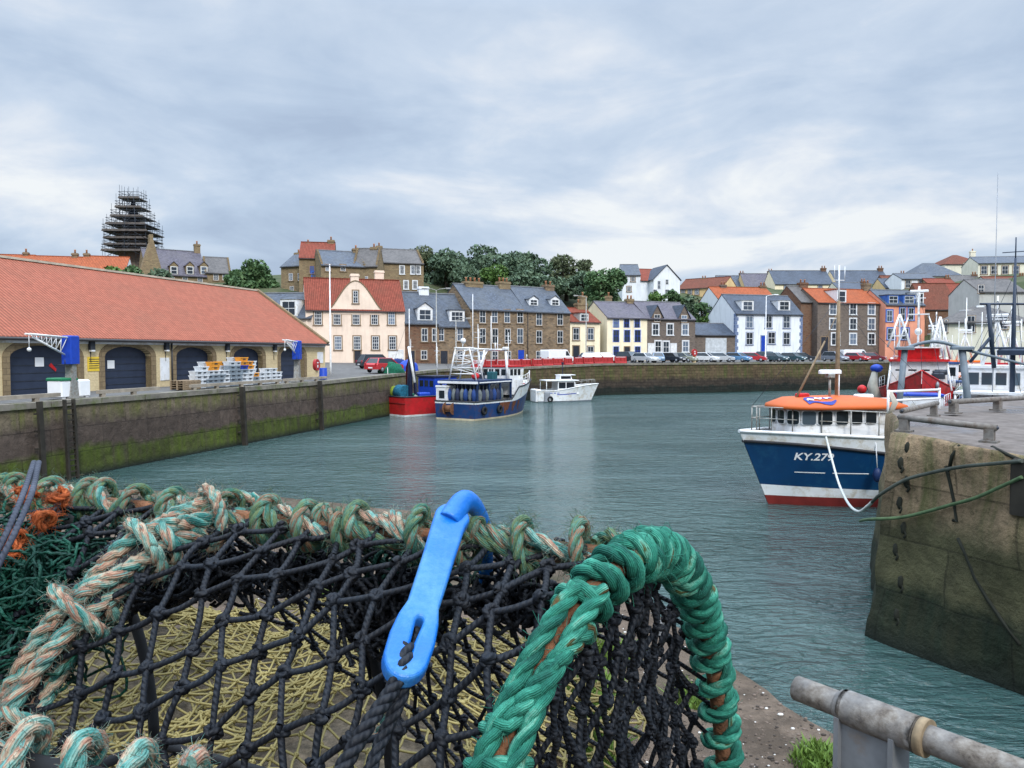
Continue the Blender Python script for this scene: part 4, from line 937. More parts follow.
TR = [(424, 242, 294, 44, 165, leaf_olive, 'olive topped tree above the brown stone manse'), (446, 246, 296, 46, 158, leaf_dark, 'dark round tree left of the tall chimney stack'),
      (480, 241, 300, 56, 168, leaf_dark, 'tallest dark tree in the wood behind the terrace'), (497, 260, 300, 30, 155, leaf_light, 'paler green small tree in front of the dark wood'),
      (515, 248, 298, 44, 166, leaf_dark, 'dark tree behind the pale green one'), (541, 258, 300, 50, 158, leaf_dark, 'broad dark tree behind the gabled dormers'),
      (566, 253, 302, 50, 164, leaf_olive, 'leaning tree at the exposed end of the wood'), (582, 268, 304, 30, 158, leaf_dark, 'small dark tree sloping down beside the yellow cottage'),
      (462, 262, 304, 44, 154, leaf_dark, 'low dark tree just behind the four bay stone house'), (525, 270, 306, 44, 152, leaf_dark, 'low bushy tree behind the slate roofs'),
      (606, 268, 308, 48, 150, leaf_mid, 'round mid green tree behind the pale yellow houses'), (255, 260, 296, 52, 138, leaf_mid, 'round dark green tree right of the church hall'), (236, 268, 296, 26, 142, leaf_mid, 'small tree half behind the round tree by the church hall')]
for i, (px, tp, bt, wp, Y, mt, lb) in enumerate(TR): tree('broadleaf_tree', lb, px, tp, bt, wp * 1.15, Y, mt, 20 + i, 5200 if wp > 40 else 3000, .36 if wp > 40 else .3, group='trees of the hillside wood' if 420 < px < 600 else None)
BU = [(112, 266, 284, 30, 126, leaf_light, 'bright green bush behind the shed roof ridge'), (133, 267, 284, 34, 126, leaf_mid, 'green bush below the scaffolded tower'), (157, 269, 286, 32, 126, leaf_dark, 'dark bush below the church gable'), (702, 300, 328, 30, 150, leaf_mid, 'green bush on the slope beside the white gable'), (715, 294, 318, 34, 158, leaf_olive, 'olive bush high on the slope above the garage'), (690, 294, 318, 30, 160, leaf_dark, 'dark bush above the twin gabled house'), (712, 312, 332, 26, 145, leaf_light, 'light green bush directly over the garage roof'), (672, 290, 306, 24, 160, leaf_mid, 'small bush in front of the white hill gable'), (655, 292, 308, 24, 158, leaf_light, 'pale bush left of the white hill gable'), (725, 300, 326, 22, 152, leaf_dark, 'narrow dark bush against the white gable')]
for i, (px, tp, bt, wp, Y, mt, lb) in enumerate(BU): tree('garden_bush', lb, px, tp, bt, wp, Y, mt, 60 + i, 1100, .32, .9)
# ------------------------------------------------------------------ quay helpers
def quay_pt(px, i0=0, i1=9, off=0.0):
    k = ray(px, HOR); k = k.x / k.y; best = None
    for a0, b0 in zip(QP[i0:i1], QP[i0 + 1:i1 + 1]):
        dx, dy = b0[0] - a0[0], b0[1] - a0[1]; l = math.hypot(dx, dy); a = (a0[0] - dy / l * off, a0[1] + dx / l * off, a0[2]); b = (b0[0] - dy / l * off, b0[1] + dx / l * off, b0[2])
        den = (b[0] - a[0]) - k * (b[1] - a[1])
        if abs(den) < 1e-9: continue
        s_ = (k * a[1] - a[0]) / den
        if -.06 <= s_ <= 1.06:
            P = Vector((a[0] + dx * s_, a[1] + dy * s_, a[2] + (b[2] - a[2]) * s_)); D = Vector((dx / l, dy / l, 0)); Nn = Vector((-D.y, D.x, 0))
            if P.y > 5 and (best is None or -1e-6 <= s_ <= 1 + 1e-6): best = (P, D, Nn)
    return best
# ------------------------------------------------------------------ cars
tyre_m = black_rubber
headl = plain('headlight_glass', (.7, .72, .74, 1), .1); taill = plain('tail_light', (.35, .02, .02, 1), .3)
def car_paint(n, c): return plain(n, c, .3, .2, var=.05, spec=.6)
def make_car(L=4.2, W=1.76, H=1.48, style='hatch'):
    root = empty('parked_car', (0, 0, 0))
    if style == 'van': prof = [(-L / 2, .35), (L / 2, .35), (L / 2, .95), (L / 2 - .55, 1.12), (L / 2 - 1.25, H - .03), (L / 2 - 1.6, H), (-L / 2 + .06, H), (-L / 2, H - .2)]; gh = None
    else: prof = [(-L / 2, .34), (L / 2, .3), (L / 2 + .02, .62), (L / 2 - .12, .78), (L / 2 - .95, .93), (-L / 2 + .12, .97), (-L / 2 - .02, .8)]
    def lofted(prof, w, mt, m, inset=.08):
        c = (sum(p[0] for p in prof) / len(prof), sum(p[1] for p in prof) / len(prof)); n = len(prof)
        ring = []
        for y, k in ((-w / 2, .93), (-w / 2 + inset, 1), (w / 2 - inset, 1), (w / 2, .93)): ring.append([(c[0] + (p[0] - c[0]) * (1 - (1 - k) * .45), y, c[1] + (p[1] - c[1]) * k) for p in prof])
        V = [q for r_ in ring for q in r_]; fs = [tuple(range(n))[::1], tuple(range(3 * n, 4 * n))[::-1]]
        for a in range(3):
            for i in range(n): fs.append((a * n + i, (a + 1) * n + i, (a + 1) * n + (i + 1) % n, a * n + (i + 1) % n))
        m.add(V, fs, mt)
    m = MB(); lofted(prof, W, 0, m)
    if style != 'van':
        x0, x1, x2, x3 = L / 2 - 1.0, L / 2 - 1.75, -L / 2 + .55, -L / 2 + .1
        wb, wt_ = W / 2 - .06, W / 2 - .26
        V = [(x0, -wb, .9), (x0, wb, .9), (x3, wb, .9), (x3, -wb, .9), (x1, -wt_, H - .04), (x1, wt_, H - .04), (x2, wt_, H - .04), (x2, -wt_, H - .04)]
        R4 = [(x1 - .08, -wt_ + .08, H), (x1 - .08, wt_ - .08, H), (x2 + .08, wt_ - .08, H), (x2 + .08, -wt_ + .08, H)]
        m.add(V + R4, [(8, 9, 10, 11), (4, 5, 9, 8), (5, 6, 10, 9), (6, 7, 11, 10), (7, 4, 8, 11)], 0)
        for a, b in ((0, 4), (1, 5), (2, 6), (3, 7)): m.beam(V[a], V[b], .1, .08, 0)
    body = m.build('body', [white_clean], root)
    m = MB()
    if style != 'van':
        Vg = [Vector(v) * 1 for v in V]
        m.add(V, [(0, 1, 5, 4), (1, 2, 6, 5), (2, 3, 7, 6), (3, 0, 4, 7)], 0)
    else:
        y = W / 2; m.add([(L / 2 - .58, -y + .14, 1.16), (L / 2 - .58, y - .14, 1.16), (L / 2 - 1.2, y - .2, H - .1), (L / 2 - 1.2, -y + .2, H - .1)], [(0, 1, 2, 3)], 0)
        V2 = np.array(m.V[0]) + np.array((.04, 0, .04)); m = MB(); m.add(V2, [(0, 1, 2, 3)], 0)
        for sg in (-1, 1): m.add([(L / 2 - .8, sg * (y + .005), 1.15), (L / 2 - 1.6, sg * (y + .005), 1.15), (L / 2 - 1.6, sg * (y + .005), H - .22), (L / 2 - 1.25, sg * (y + .005), H - .22)], [(0, 1, 2, 3)], 0)
    m.build('windows', [boat_glass], root)
    for x in (L / 2 - .8, -L / 2 + .8):
        for sg in (-1, 1):
            M = Matrix.Translation((x, sg * (W / 2 - .09), .32)) @ Matrix.Rotation(PI / 2, 4, 'X'); m = MB(); m.lathe([(0, -.1), (.27, -.1), (.32, -.06), (.32, .06), (.27, .1), (0, .1)], n=16, M=M); wh = m.build('wheel', [tyre_m], root)
            m = MB(); m.lathe([(0, -.115), (.19, -.115), (.2, -.09), (.2, .09), (.19, .115), (0, .115)], n=12, M=M); m.build('rim', [grey_metal], wh)
    for sg in (-1, 1):
        m = MB(); m.cbox((L / 2 - .1, sg * (W / 2 - .3), .68), (.2, .36, .15), 0, bev=.03); m.build('headlight', [headl], root)
        m = MB(); m.cbox((-L / 2 + .04, sg * (W / 2 - .2), .82), (.12, .2, .3), 0, bev=.02); m.build('tail_light', [taill], root)
    for sx_ in (L / 2 + .0, -L / 2 - .0):
        m = MB(); m.box(sx_ - .04, sx_ + .04, -.26, .26, .45, .57, 0); m.build('number_plate', [white_clean], root)
    return root
protos = {'hatch': make_car(), 'estate': make_car(4.5, 1.8, 1.5), 'suv': make_car(4.4, 1.85, 1.68), 'van': make_car(4.9, 1.9, 2.0, 'van')}
used = set()
def place_car(kind, px, off, rot, paint, label, i0=4, i1=9, z=.08, cat='car', name='parked_car', group='cars parked along the far quay'):
    P, D, N_ = quay_pt(px, i0, i1, off)
    if kind in used: o = copy_tree(protos[kind])
    else: o = protos[kind]; used.add(kind)
    o.name = name
    o.location = (P.x, P.y, P.z + z + .01); o.rotation_euler = (0, 0, math.atan2(-N_.y, -N_.x) + rot); tag(o, label, cat, group)
    for c in col.objects:
        if c.parent is o and c.name.startswith('body'):
            c.data = c.data.copy(); c.data.materials[0] = paint
car_ = {k: car_paint(k + '_car_paint', v) for k, v in dict(silver=(.5, .52, .54, 1), white=(.75, .76, .77, 1), bluegrey=(.14, .22, .32, 1), dark=(.03, .035, .045, 1), sage=(.26, .28, .22, 1), blue=(.1, .24, .42, 1), red=(.48, .03, .04, 1), teal=(.05, .1, .12, 1), maroon=(.2, .03, .04, 1), grey=(.2, .22, .26, 1)).items()}
for a in [('hatch', 645, 2.6, .25, 'silver', 'silver car facing the water at the left end of the far quay row'), ('hatch', 658, 3.2, -.5, 'bluegrey', 'blue grey car tucked behind the silver car'), ('suv', 629, 6.5, .3, 'dark', 'dark car parked under the blue window house'),
          ('hatch', 674, 3.0, .2, 'dark', 'black car beside the sage green car'), ('hatch', 683, 2.4, .5, 'sage', 'sage green car below the twin gabled house'), ('estate', 704, 2.6, .6, 'white', 'white estate car beside the red lifebelt housing'), ('hatch', 711, 6.8, .4, 'dark', 'dark car in front of the garage roller door'),
          ('hatch', 721, 2.8, .9, 'silver', 'silver car turned sideways below the garage'), ('hatch', 738, 2.8, .35, 'blue', 'light blue car at the corner of the white house'), ('hatch', 753, 2.8, .75, 'red', 'bright red hatchback below the white house'), ('suv', 768, 6.5, .5, 'dark', 'dark car close to the door of the white house'),
          ('hatch', 775, 2.8, .3, 'teal', 'dark teal car right of the white lamp post'), ('hatch', 793, 2.8, .3, 'teal', 'dark teal car at the right corner of the white house'), ('estate', 802, 6.6, .8, 'dark', 'dark car beside the red stone gable'), ('suv', 835, 3.4, .1, 'grey', 'grey people carrier below the brown stone house'),
          ('hatch', 857, 2.8, .15, 'red', 'red car in front of the white van'), ('hatch', 873, 3.4, .6, 'maroon', 'maroon car at the right end of the row')]:
    place_car(a[0], a[1], a[2], a[3], car_[a[4]], a[5])
place_car('van', 855, 7.6, 1.2, white_clean, 'white van behind the red car by the brown stone house', cat='van', name='parked_van', group=None)
place_car('van', 557, 5.0, 1.45, white_clean, 'white van side on behind the red barriers beneath the terrace', cat='van', name='parked_van', group=None)
place_car('estate', 606, 3.4, 1.3, car_['white'], 'white estate car behind the red barriers under the yellow houses')
place_car('estate', 594, 3.2, 1.3, car_['bluegrey'], 'grey car behind the red barriers by the narrow yellow cottage')
place_car('suv', 376, 8.0, .9, car_['dark'], 'dark car parked in front of the cream curved gable house', i0=2, i1=4)
place_car('hatch', 384, 2.0, 1.3, car_['red'], 'red car on the left quay behind the red boat', i0=2, i1=4)
# ------------------------------------------------------------------ red plastic road barriers
bar_red = plain('red_plastic', S(182, 56, 56, .75), .55, var=.2); bar_pale = plain('faded_pink_plastic', S(226, 150, 150, .9), .5)
m = MB(); L = 1.9
m.prism([(-.28, 0), (.28, 0), (.28, .12), (.16, .22), (.1, .98), (-.1, .98), (-.16, .22), (-.28, .12)], -L / 2, L / 2, 'x', 0)
for x in (-.6, 0, .6): m.box(x - .09, x + .09, -.19, .19, .35, .75, 0)
barm = m.mesh('road_barrier', [bar_red])
m = MB(); m.box(-L / 2 + .15, L / 2 - .15, -.108, .108, .78, .93, 0); stripm = m.mesh('reflective_strip', [white_clean])
px = 478; n_ = 0
while px < 625:
    P, D, N_ = quay_pt(px, 4, 7, 1.1 + .25 * math.sin(n_ * 2.2)); o = bpy.data.objects.new('road_barrier', barm); col.objects.link(o); o.location = (P.x, P.y, P.z + .05); o.rotation_euler = (0, 0, math.atan2(D.y, D.x) + .12 * math.sin(n_ * 1.7))
    tag(o, 'red plastic road barrier standing in a line along the back quay edge', 'road barrier', 'red plastic road barriers along the quay')
    s_ = bpy.data.objects.new('reflective_strip', stripm); col.objects.link(s_); s_.parent = o
    px += 2.05 * F / P.y * D.x / max(.5, 1) * (1 + .0); n_ += 1
# ------------------------------------------------------------------ lamp posts and poles
def lamp_post(px, top, Y, zb, label, arms=1, r=.09, mat=grey_metal, flip=1):
    b = at(px, HOR, Y); h = at(px, top, Y).z - zb; root = empty('street_lamp', (b.x, b.y, zb), 0, label, 'street lamp', 'street lamps on the quays')
    m = MB(); m.tube([(0, 0, 0), (0, 0, 1.2), (0, 0, 1.25), (0, 0, h)], [r * 1.5, r * 1.5, r, r * .65], 8); m.build('pole', [mat], root)
    for s_ in ((-1, 1) if arms == 2 else (flip,)):
        m = MB(); m.tube([(0, 0, h - .05), (s_ * .5, 0, h + .12), (s_ * 1.3, 0, h + .22)], .045, 6); arm = m.build('arm', [mat], root)
        m = MB(); m.cbox((s_ * 1.6, 0, h + .22), (.7, .25, .14), 0, bev=.04); m.box(s_ * 1.6 - .25, s_ * 1.6 + .25, -.09, .09, h + .12, h + .149, 1); m.build('lantern', [mat, white_clean], arm)
lamp_post(436.5, 290, 103, 4.3, 'pale double armed street lamp in front of the stone terrace', 2, mat=galv)
lamp_post(586, 297, 117, 4.5, 'street lamp with single arm before the narrow yellow cottage', 1, flip=-1, mat=galv)
lamp_post(765.5, 296, 124, 4.5, 'white street lamp in front of the white quoined house', 1, mat=white_paint)
lamp_post(456, 320, 98, 4.2, 'short street lamp between the stone terrace and the blue trawler', 1, mat=galv)
b = at(330.5, HOR, 74); m = MB(); h = at(330, 265, 74).z - 3.8; m.tube([(0, 0, 0), (0, 0, 1.0), (0, 0, h)], [.11, .09, .05], 8); m.sphere((0, 0, h), .09, 8, 6); m.box(-.22, .22, -.22, .22, 0, .1, 0)
tag(m.build('flagpole', [white_paint], None, (b.x, b.y, 3.8)), 'tall thin pale flagpole in front of the cream curved gable house', 'pole')
# ------------------------------------------------------------------ left quay furniture
def crane(px, py_base, label, rot, sc=1.0, off=.7):
    P, D, N_ = quay_pt(px, 0, 4, off); root = empty('quay_crane', (P.x, P.y, P.z + .06), math.atan2(D.y, D.x) + rot, label, 'quay crane', 'blue quayside jib cranes'); root.scale = (sc,) * 3
    m = MB(); m.box(-.5, .5, -.5, .5, 0, .08, 0); m.prism([(-.38, .08), (.38, .08), (.2, 1.5), (.2, 2.3), (-.2, 2.3), (-.2, 1.5)], -.24, .24, 'y', 0); m.build('pedestal', [galv], root)
    m = MB(); m.cbox((0, 0, 3.0), (.78, .7, 1.75), 0, bev=.05); m.box(-.3, .1, -.365, -.345, 2.5, 3.5, 1); m.build('winch_box', [blue_paint, blue_paint], root)
    m = MB(); A = [(-.5, -.2, 3.75), (-.5, .2, 3.75), (-.5, 0, 2.7)]; B = [(-3.4, -.15, 3.9), (-3.4, .15, 3.9), (-3.0, 0, 3.72)]
    for a, b in zip(A, B): m.bar(a, b, .06, 0)
    for i in range(7):
        t0, t1 = i / 7, (i + 1) / 7
        p = [Vector(a).lerp(Vector(b), t0) for a, b in zip(A, B)]; q = [Vector(a).lerp(Vector(b), t1) for a, b in zip(A, B)]
        m.bar(p[0], q[2], .02); m.bar(p[1], q[2], .02); m.bar(p[0], q[1], .02)
    m.tube([(-3.3, 0, 3.8), (-3.3, 0, 3.1)], .02, 5); m.sphere((-3.3, 0, 3.0), .12, 8, 6); m.build('jib', [white_paint], root)
    m = MB(); m.box(-.9, -.2, -.3, .3, 2.05, 2.1, 0); m.bar((-.8, -.25, 2.1), (-.8, -.25, 2.4), .03); m.build('control_arm', [dark_metal], root)
crane(70.5, 400, 'quay crane with blue winch box and white lattice jib before the first shed arch', .1, .8, off=.8)
crane(297, 383, 'farther quay crane with blue winch box before the last shed arch', .2, .82, off=1.2)
bin_green = plain('green_lid_plastic', S(40, 128, 86, .8), .5)
for px, w, lb in ((61.5, 1.0, 'white fish tub with a green lid left of the crane pedestal'), (77, .75, 'white fish tub right of the crane pedestal')):
    P, D, N_ = quay_pt(px, 0, 4, 1.1); root = empty('fish_tub', (P.x, P.y, P.z + .06), math.atan2(D.y, D.x), lb, 'fish tub')
    m = MB(); m.cbox((0, 0, .5), (w, .9, .8), 0, bev=.06); m.box(-w / 2 + .1, -w / 2 + .3, -.4, .4, 0, .1, 0); m.box(w / 2 - .3, w / 2 - .1, -.4, .4, 0, .1, 0); m.build('tub', [white_clean], root)
    if w > .9: m = MB(); m.cbox((0, 0, .96), (w + .06, .96, .13), 0, bev=.04); m.build('lid', [bin_green], root)
# stacked fish boxes
fb_cols = {'white': plain('white_fish_box', S(220, 224, 228, .9), .5), 'grey': plain('grey_fish_box', S(150, 162, 172, .85), .5), 'orange': plain('orange_fish_box', S(238, 160, 60, .9), .5), 'blue': plain('blue_fish_box', S(46, 72, 170, .9), .5), 'wood': wood_mat}
m = MB(); L, W_, H_b = .82, .5, .27
m.add([(x * (L / 2 - i), y * (W_ / 2 - i), z) for (i, z) in ((.05, 0), (.0, H_b)) for x, y in ((-1, -1), (1, -1), (1, 1), (-1, 1))] + [(x * (L / 2 - i), y * (W_ / 2 - i), z) for (i, z) in ((.04, H_b), (.08, .03)) for x, y in ((-1, -1), (1, -1), (1, 1), (-1, 1))],
      [(3, 2, 1, 0), (0, 1, 5, 4), (1, 2, 6, 5), (2, 3, 7, 6), (3, 0, 4, 7), (4, 5, 9, 8), (5, 6, 10, 9), (6, 7, 11, 10), (7, 4, 8, 11), (8, 9, 13, 12), (9, 10, 14, 13), (10, 11, 15, 14), (11, 8, 12, 15), (12, 13, 14, 15)], 0)
for sg in (-1, 1): m.box(-L / 2 - .012, L / 2 + .012, sg * W_ / 2 - (.03 if sg > 0 else 0) - .01, sg * W_ / 2 + (.03 if sg < 0 else 0) + .01, H_b - .06, H_b + .008, 0)
m.box(-.14, .14, -W_ / 2 - .004, -W_ / 2 + .03, .12, .19, 1)
fbm = {k: m.mesh('fish_box', [v, dark_metal]) for k, v in fb_cols.items()}
stacks = [(196, .9, 'wwww'), (201.5, .9, 'wwwww'), (207, .9, 'gggw'), (212.5, .9, 'gggwoo'), (218.5, .9, 'gggw'), (224, .9, 'wwww'), (230, .9, 'gggggw'), (235.5, .9, 'gggggw'), (241.5, .9, 'wwwgboo'), (247.5, .9, 'wwwwoo'), (253.5, .9, 'ggo'), (259, .9, 'www'), (265, .9, 'wwww'), (271, .9, 'wwww'), (204, 1.6, 'wwwwww'), (221, 1.6, 'wwwwwo'), (233, 1.6, 'ggggggw'), (250, 1.6, 'wwwwww'), (275.5, .9, 'www')]
cn = {'w': 'white', 'g': 'grey', 'o': 'orange', 'b': 'blue'}
for k, (px, off, s_) in enumerate(stacks):
    P, D, N_ = quay_pt(px, 0, 4, off + .5)
    for i, c in enumerate(s_):
        o = bpy.data.objects.new('fish_box', fbm[cn[c]]); col.objects.link(o); o.location = (P.x + R.uniform(-.03, .03), P.y + R.uniform(-.03, .03), P.z + .075 + i * (H_b + .004)); o.rotation_euler = (0, 0, math.atan2(D.y, D.x) + R.uniform(-.08, .08))
        tag(o, cn[c] + ' plastic fish box in the long stack outside the market shed', 'fish box', cn[c] + ' fish boxes stacked outside the shed')
for k, (px, off) in enumerate([(183, 1.3), (188, 1.4)]):
    P, D, N_ = quay_pt(px, 0, 4, off)
    for i in range(4):
        m = MB()
        for q in range(5): m.box(-.6 + q * .26, -.6 + q * .26 + .16, -.5, .5, .11, .135, 0)
        for y in (-.45, 0, .45): m.box(-.6, .6, y - .05, y + .05, 0, .108, 0)
        o = m.build('wooden_pallet', [wood_mat], None, (P.x, P.y, P.z + .07 + i * .14), math.atan2(D.y, D.x) + k * .2); tag(o, 'wooden pallet in a low stack left of the fish boxes', 'pallet', 'wooden pallets stacked by the fish boxes')
# red lifebelt housing on a post, blue barrel
def lifebelt(px, off, lb, i0, i1, sc=1):
    P, D, N_ = quay_pt(px, i0, i1, off); root = empty('lifebelt_housing', (P.x, P.y, P.z + .06), math.atan2(D.y, D.x), lb, 'lifebelt housing'); root.scale = (sc,) * 3
    m = MB(); m.box(-.05, .05, -.05, .05, 0, 1.0, 0); m.box(-.32, .32, -.08, -.05, .0, 1.0, 1); m.build('post', [galv, plain('pale_board', S(222, 200, 160, .8), .8)], root)
    m = MB(); m.prism([(.47 * math.cos(a * PI / 8 + PI / 16), 1.5 + .55 * math.sin(a * PI / 8 + PI / 16)) for a in range(16)], -.22, .06, 'y', 0); m.build('housing', [bar_red], root)
    m = MB(); m.box(-.13, .13, -.235, -.222, 1.65, 1.75, 0); m.box(-.08, .08, -.235, -.222, 1.25, 1.5, 0); m.build('lifebelt_symbol', [white_clean], root)
lifebelt(315.5, .5, 'red lifebelt housing on a pale board at the corner of the shed', 0, 4, .85)
lifebelt(694, .8, 'round red lifebelt housing on the far quay beside the white estate car', 4, 9, 1.0)
P, D, N_ = quay_pt(323, 0, 4, 1.2); m = MB(); m.lathe([(0, 0), (.3, 0), (.31, .02), (.33, .3), (.31, .33), (.33, .6), (.31, .63), (.31, .93), (.3, .95), (.27, .93), (0, .93)], n=18); tag(m.build('oil_drum', [blue_paint], None, (P.x, P.y, P.z + .06)), 'blue drum right of the red lifebelt housing by the shed', 'drum')
# timber fenders and ladder on the left quay wall
for px, lad, lb in ((66, True, 'dark weedy ladder on the quay wall nearest the creels'), (240, False, 'dark timber fender on the quay wall below the fish boxes'), (318, False, 'dark timber fender on the quay wall below the lifebelt'), (36, False, 'thin dark fender pile at the left edge of the quay wall')):
    P, D, N_ = quay_pt(px, 0, 4, -.35); root_z = P.z
    m = MB(); rz_ = math.atan2(D.y, D.x)
    if lad:
        for sg in (-.26, .26): m.beam((sg, -.1, .1), (sg, -.3, -root_z - 1), .12, .14, 0)
        for i in range(16): m.box(-.22, .22, -.14 - i * .012, -.06 - i * .012, -.1 - i * .27, -.05 - i * .27, 0)
    else:
        w_ = .14 if px > 100 else .06
        m.beam((0, -.12, .1), (0, -.33, -root_z - 1), .26, w_ * 2, 0)
        for i in range(4): m.box(-w_ - .03, w_ + .03, -.02 - .04 * i, .14, -.5 - i * .8, -.42 - i * .8, 0)
    tag(m.build('quay_ladder' if lad else 'timber_fender', [dark_wood], None, P, rz_), lb, 'ladder' if lad else 'fender')
# low timber kerb rails along the quay edge
for a, b in ((-15, 58), (97, 158), (190, 236), (238, 280), (284, 326)):
    P0, D, N_ = quay_pt(a, 0, 4, .35); P1, _, _ = quay_pt(b, 0, 4, .35); Lr = (P1 - P0).length; m = MB(); m.box(0, Lr, -.11, .11, .2, .38, 0)
    q = 0.3
    while q < Lr: m.box(q - .12, q + .12, -.1, .1, .03, .198, 0); q += 2.2
    tag(m.build('kerb_rail', [plain('pale_kerb_timber', (.3, .26, .21, 1), .9, var=.3)], None, P0 + Vector((0, 0, .02)), math.atan2(D.y, D.x)), f'low timber kerb rail on the quay edge {"by the crane" if b == 58 else "below the second arch" if b == 158 else "below the pallets" if b == 236 else "below the right fish boxes" if b == 280 else "near the lifebelt housing"}', 'kerb rail', 'timber kerb rails along the left quay')
# quay clutter behind the red boat: net bins and blue tarpaulin boxes
net_green = plain('green_net_heap', S(30, 110, 84, .7), .95, var=.5, scale=8, bump=.8, bscale=14)
for px, off, w_, h_, mt, lb in ((391, 1.2, 2.6, 1.1, net_green, 'green heap of net on the quay behind the red boat'), (408, 1.6, 2.2, 1.2, blue_paint, 'blue heap of net on the quay behind the red boat'), (398, 3.6, 2.4, 1.3, plain('navy_net_heap', S(40, 60, 120, .7), .95, var=.5, scale=8, bump=.8), 'navy net heap piled against the back of the quay')):
    P, D, N_ = quay_pt(px, 0, 4, off); m = MB(); m.sphere((0, 0, 0), (w_ / 2, w_ / 2.4, h_), 22, 9, 0, fn=lambda d: 1 + .16 * noise.noise(d * 3 + Vector((w_, off, 0))), half=True); tag(m.build('net_heap', [mt], None, P + Vector((0, 0, .04)), .3), lb, 'net heap')
# ------------------------------------------------------------------ boats (local: x towards the bow from the stern at the waterline, y to port, z up from the water)
def lerp(a, b, t): return a + (b - a) * t
def smooth(a, b, x):
    t = min(1, max(0, (x - a) / (b - a))); return t * t * (3 - 2 * t)
class Boat:
    def __init__(s, name, label, stern, head, L, B, sheer, bands, mats, rake=1.2, sw=.85, flare=1.3, bulwark=.75, rail=None, cat='fishing boat', group=None, pe=2.7):
        s.pe = pe
        h = Vector(head).normalized(); s.h = h
        s.root = empty(name, (stern[0], stern[1], 0), math.atan2(h.y, h.x), label, cat, group)
        s.L, s.B, s.sheer, s.rake, s.sw, s.flare = L, B, sheer, rake, sw, flare
        s.M = Matrix.Translation((stern[0], stern[1], 0)) @ Matrix.Rotation(math.atan2(h.y, h.x), 4, 'Z'); s.inv = s.M.inverted()
        m = MB(); nt = 30; ts = [1 - (1 - i / nt) ** 1.25 for i in range(nt + 1)]
        prev = lambda t: -.7
        for (zf, mi) in bands:
            for sg in (-1, 1):
                V = []
                for t in ts:
                    for q in range(5): V.append(s.pos(t, lerp(min(prev(t), sheer(t)), min(zf(t), sheer(t)), q / 4), sg))
                fs = []
                for i in range(nt):
                    for q in range(4):
                        f = (i * 5 + q, (i + 1) * 5 + q, (i + 1) * 5 + q + 1, i * 5 + q + 1); fs.append(f if sg < 0 else f[::-1])
                m.add(V, fs, mi, None, True)
            V = [s.pos(0, min(z, sheer(0)), sg) for z in (prev(0), zf(0)) for sg in (-1, 1)]; m.add(V, [(0, 2, 3, 1)], mi)
            prev = zf
        s.hull = m.build('hull', mats, s.root)
        s.hv = (np.concatenate(m.V), None)
        # deck and inside of the bulwark
        m = MB(); V = []
        for t in ts:
            for sg in (-1, 1): p = s.pos(t, sheer(t) - bulwark, sg); V.append((p[0] - (.05 if t > .9 else -.05 if t < .02 else 0), p[1] * .97, p[2]))
        m.add(V, [(2 * i, 2 * i + 2, 2 * i + 3, 2 * i + 1) for i in range(nt)], 0); s.deck = m.build('deck', [plain(name + '_deck_paint', (.16, .17, .17, 1), .7)], s.root)
        m = MB()
        for sg in (-1, 1): m.tube([s.pos(t, sheer(t) + .02, sg) for t in ts], .07, 6, 0)
        m.tube([s.pos(0, sheer(0) + .02, -1), s.pos(0, sheer(0) + .02, 1)], .07, 6, 0)
        m.build('gunwale', [rail or white_paint], s.root)
    def half(s, t, z):
        u = min(1, max(0, z / s.sheer(t))); sw = s.sw; B2 = s.B / 2
        bd = B2 * (sw + (1 - sw) * math.sin(min(1, t / .45) * PI / 2)) if t < .45 else B2 * (1 - ((t - .45) / .55) ** s.pe)
        bw = B2 * .93 * (sw + (1 - sw) * math.sin(min(1, t / .35) * PI / 2)) if t < .35 else B2 * .93 * (1 - ((t - .35) / .65) ** 1.75)
        b = lerp(bw, bd, u ** s.flare)
        return max(.025, b * (1 + min(0, z) * .3))
    def pos(s, t, z, sg):
        u = min(1, max(-.4, z / s.sheer(t))); x = t * (s.L - s.rake) + s.rake * (u if u > 0 else u * 1.2) * t ** 4
        return (x, sg * s.half(t, z), z)
    def bvh(s):
        me = s.hull.data; return BVHTree.FromPolygons([v.co.copy() for v in me.vertices], [tuple(p.vertices) for p in me.polygons])
    def loc(s, px, py, Y): return s.inv @ at(px, py, Y)
    def stamp(s, name, V, fs, x, z, sg, mat, parent, off=.012, flip=False):
        """wrap flat lettering onto the hull side: local drawing x runs aft on the port side"""
        bv = s.bvh(); P = []
        for v in V:
            o = Vector((x + (-v[0] if sg > 0 else v[0]), sg * 6, z + v[1])); hit = bv.ray_cast(o, Vector((0, -sg, 0)))
            p = hit[0] if hit[0] is not None else o; n = hit[1] if hit[0] is not None else Vector((0, sg, 0))
            if n.y * sg < 0: n = -n
            P.append(p + n * off)
        m = MB(); m.add(P, fs, 0); return m.build(name, [mat], parent)
def house_block(m, x0, x1, y0, y1, z0, z1, slope=.0, mat=0, rad=.0):
    V = [(x0, y0, z0), (x1, y0, z0), (x1, y1, z0), (x0, y1, z0), (x0, y0, z1), (x1 + slope, y0, z1), (x1 + slope, y1, z1), (x0, y1, z1)]
    m.add(V, [(3, 2, 1, 0), (4, 5, 6, 7), (0, 1, 5, 4), (1, 2, 6, 5), (2, 3, 7, 6), (3, 0, 4, 7)], mat)
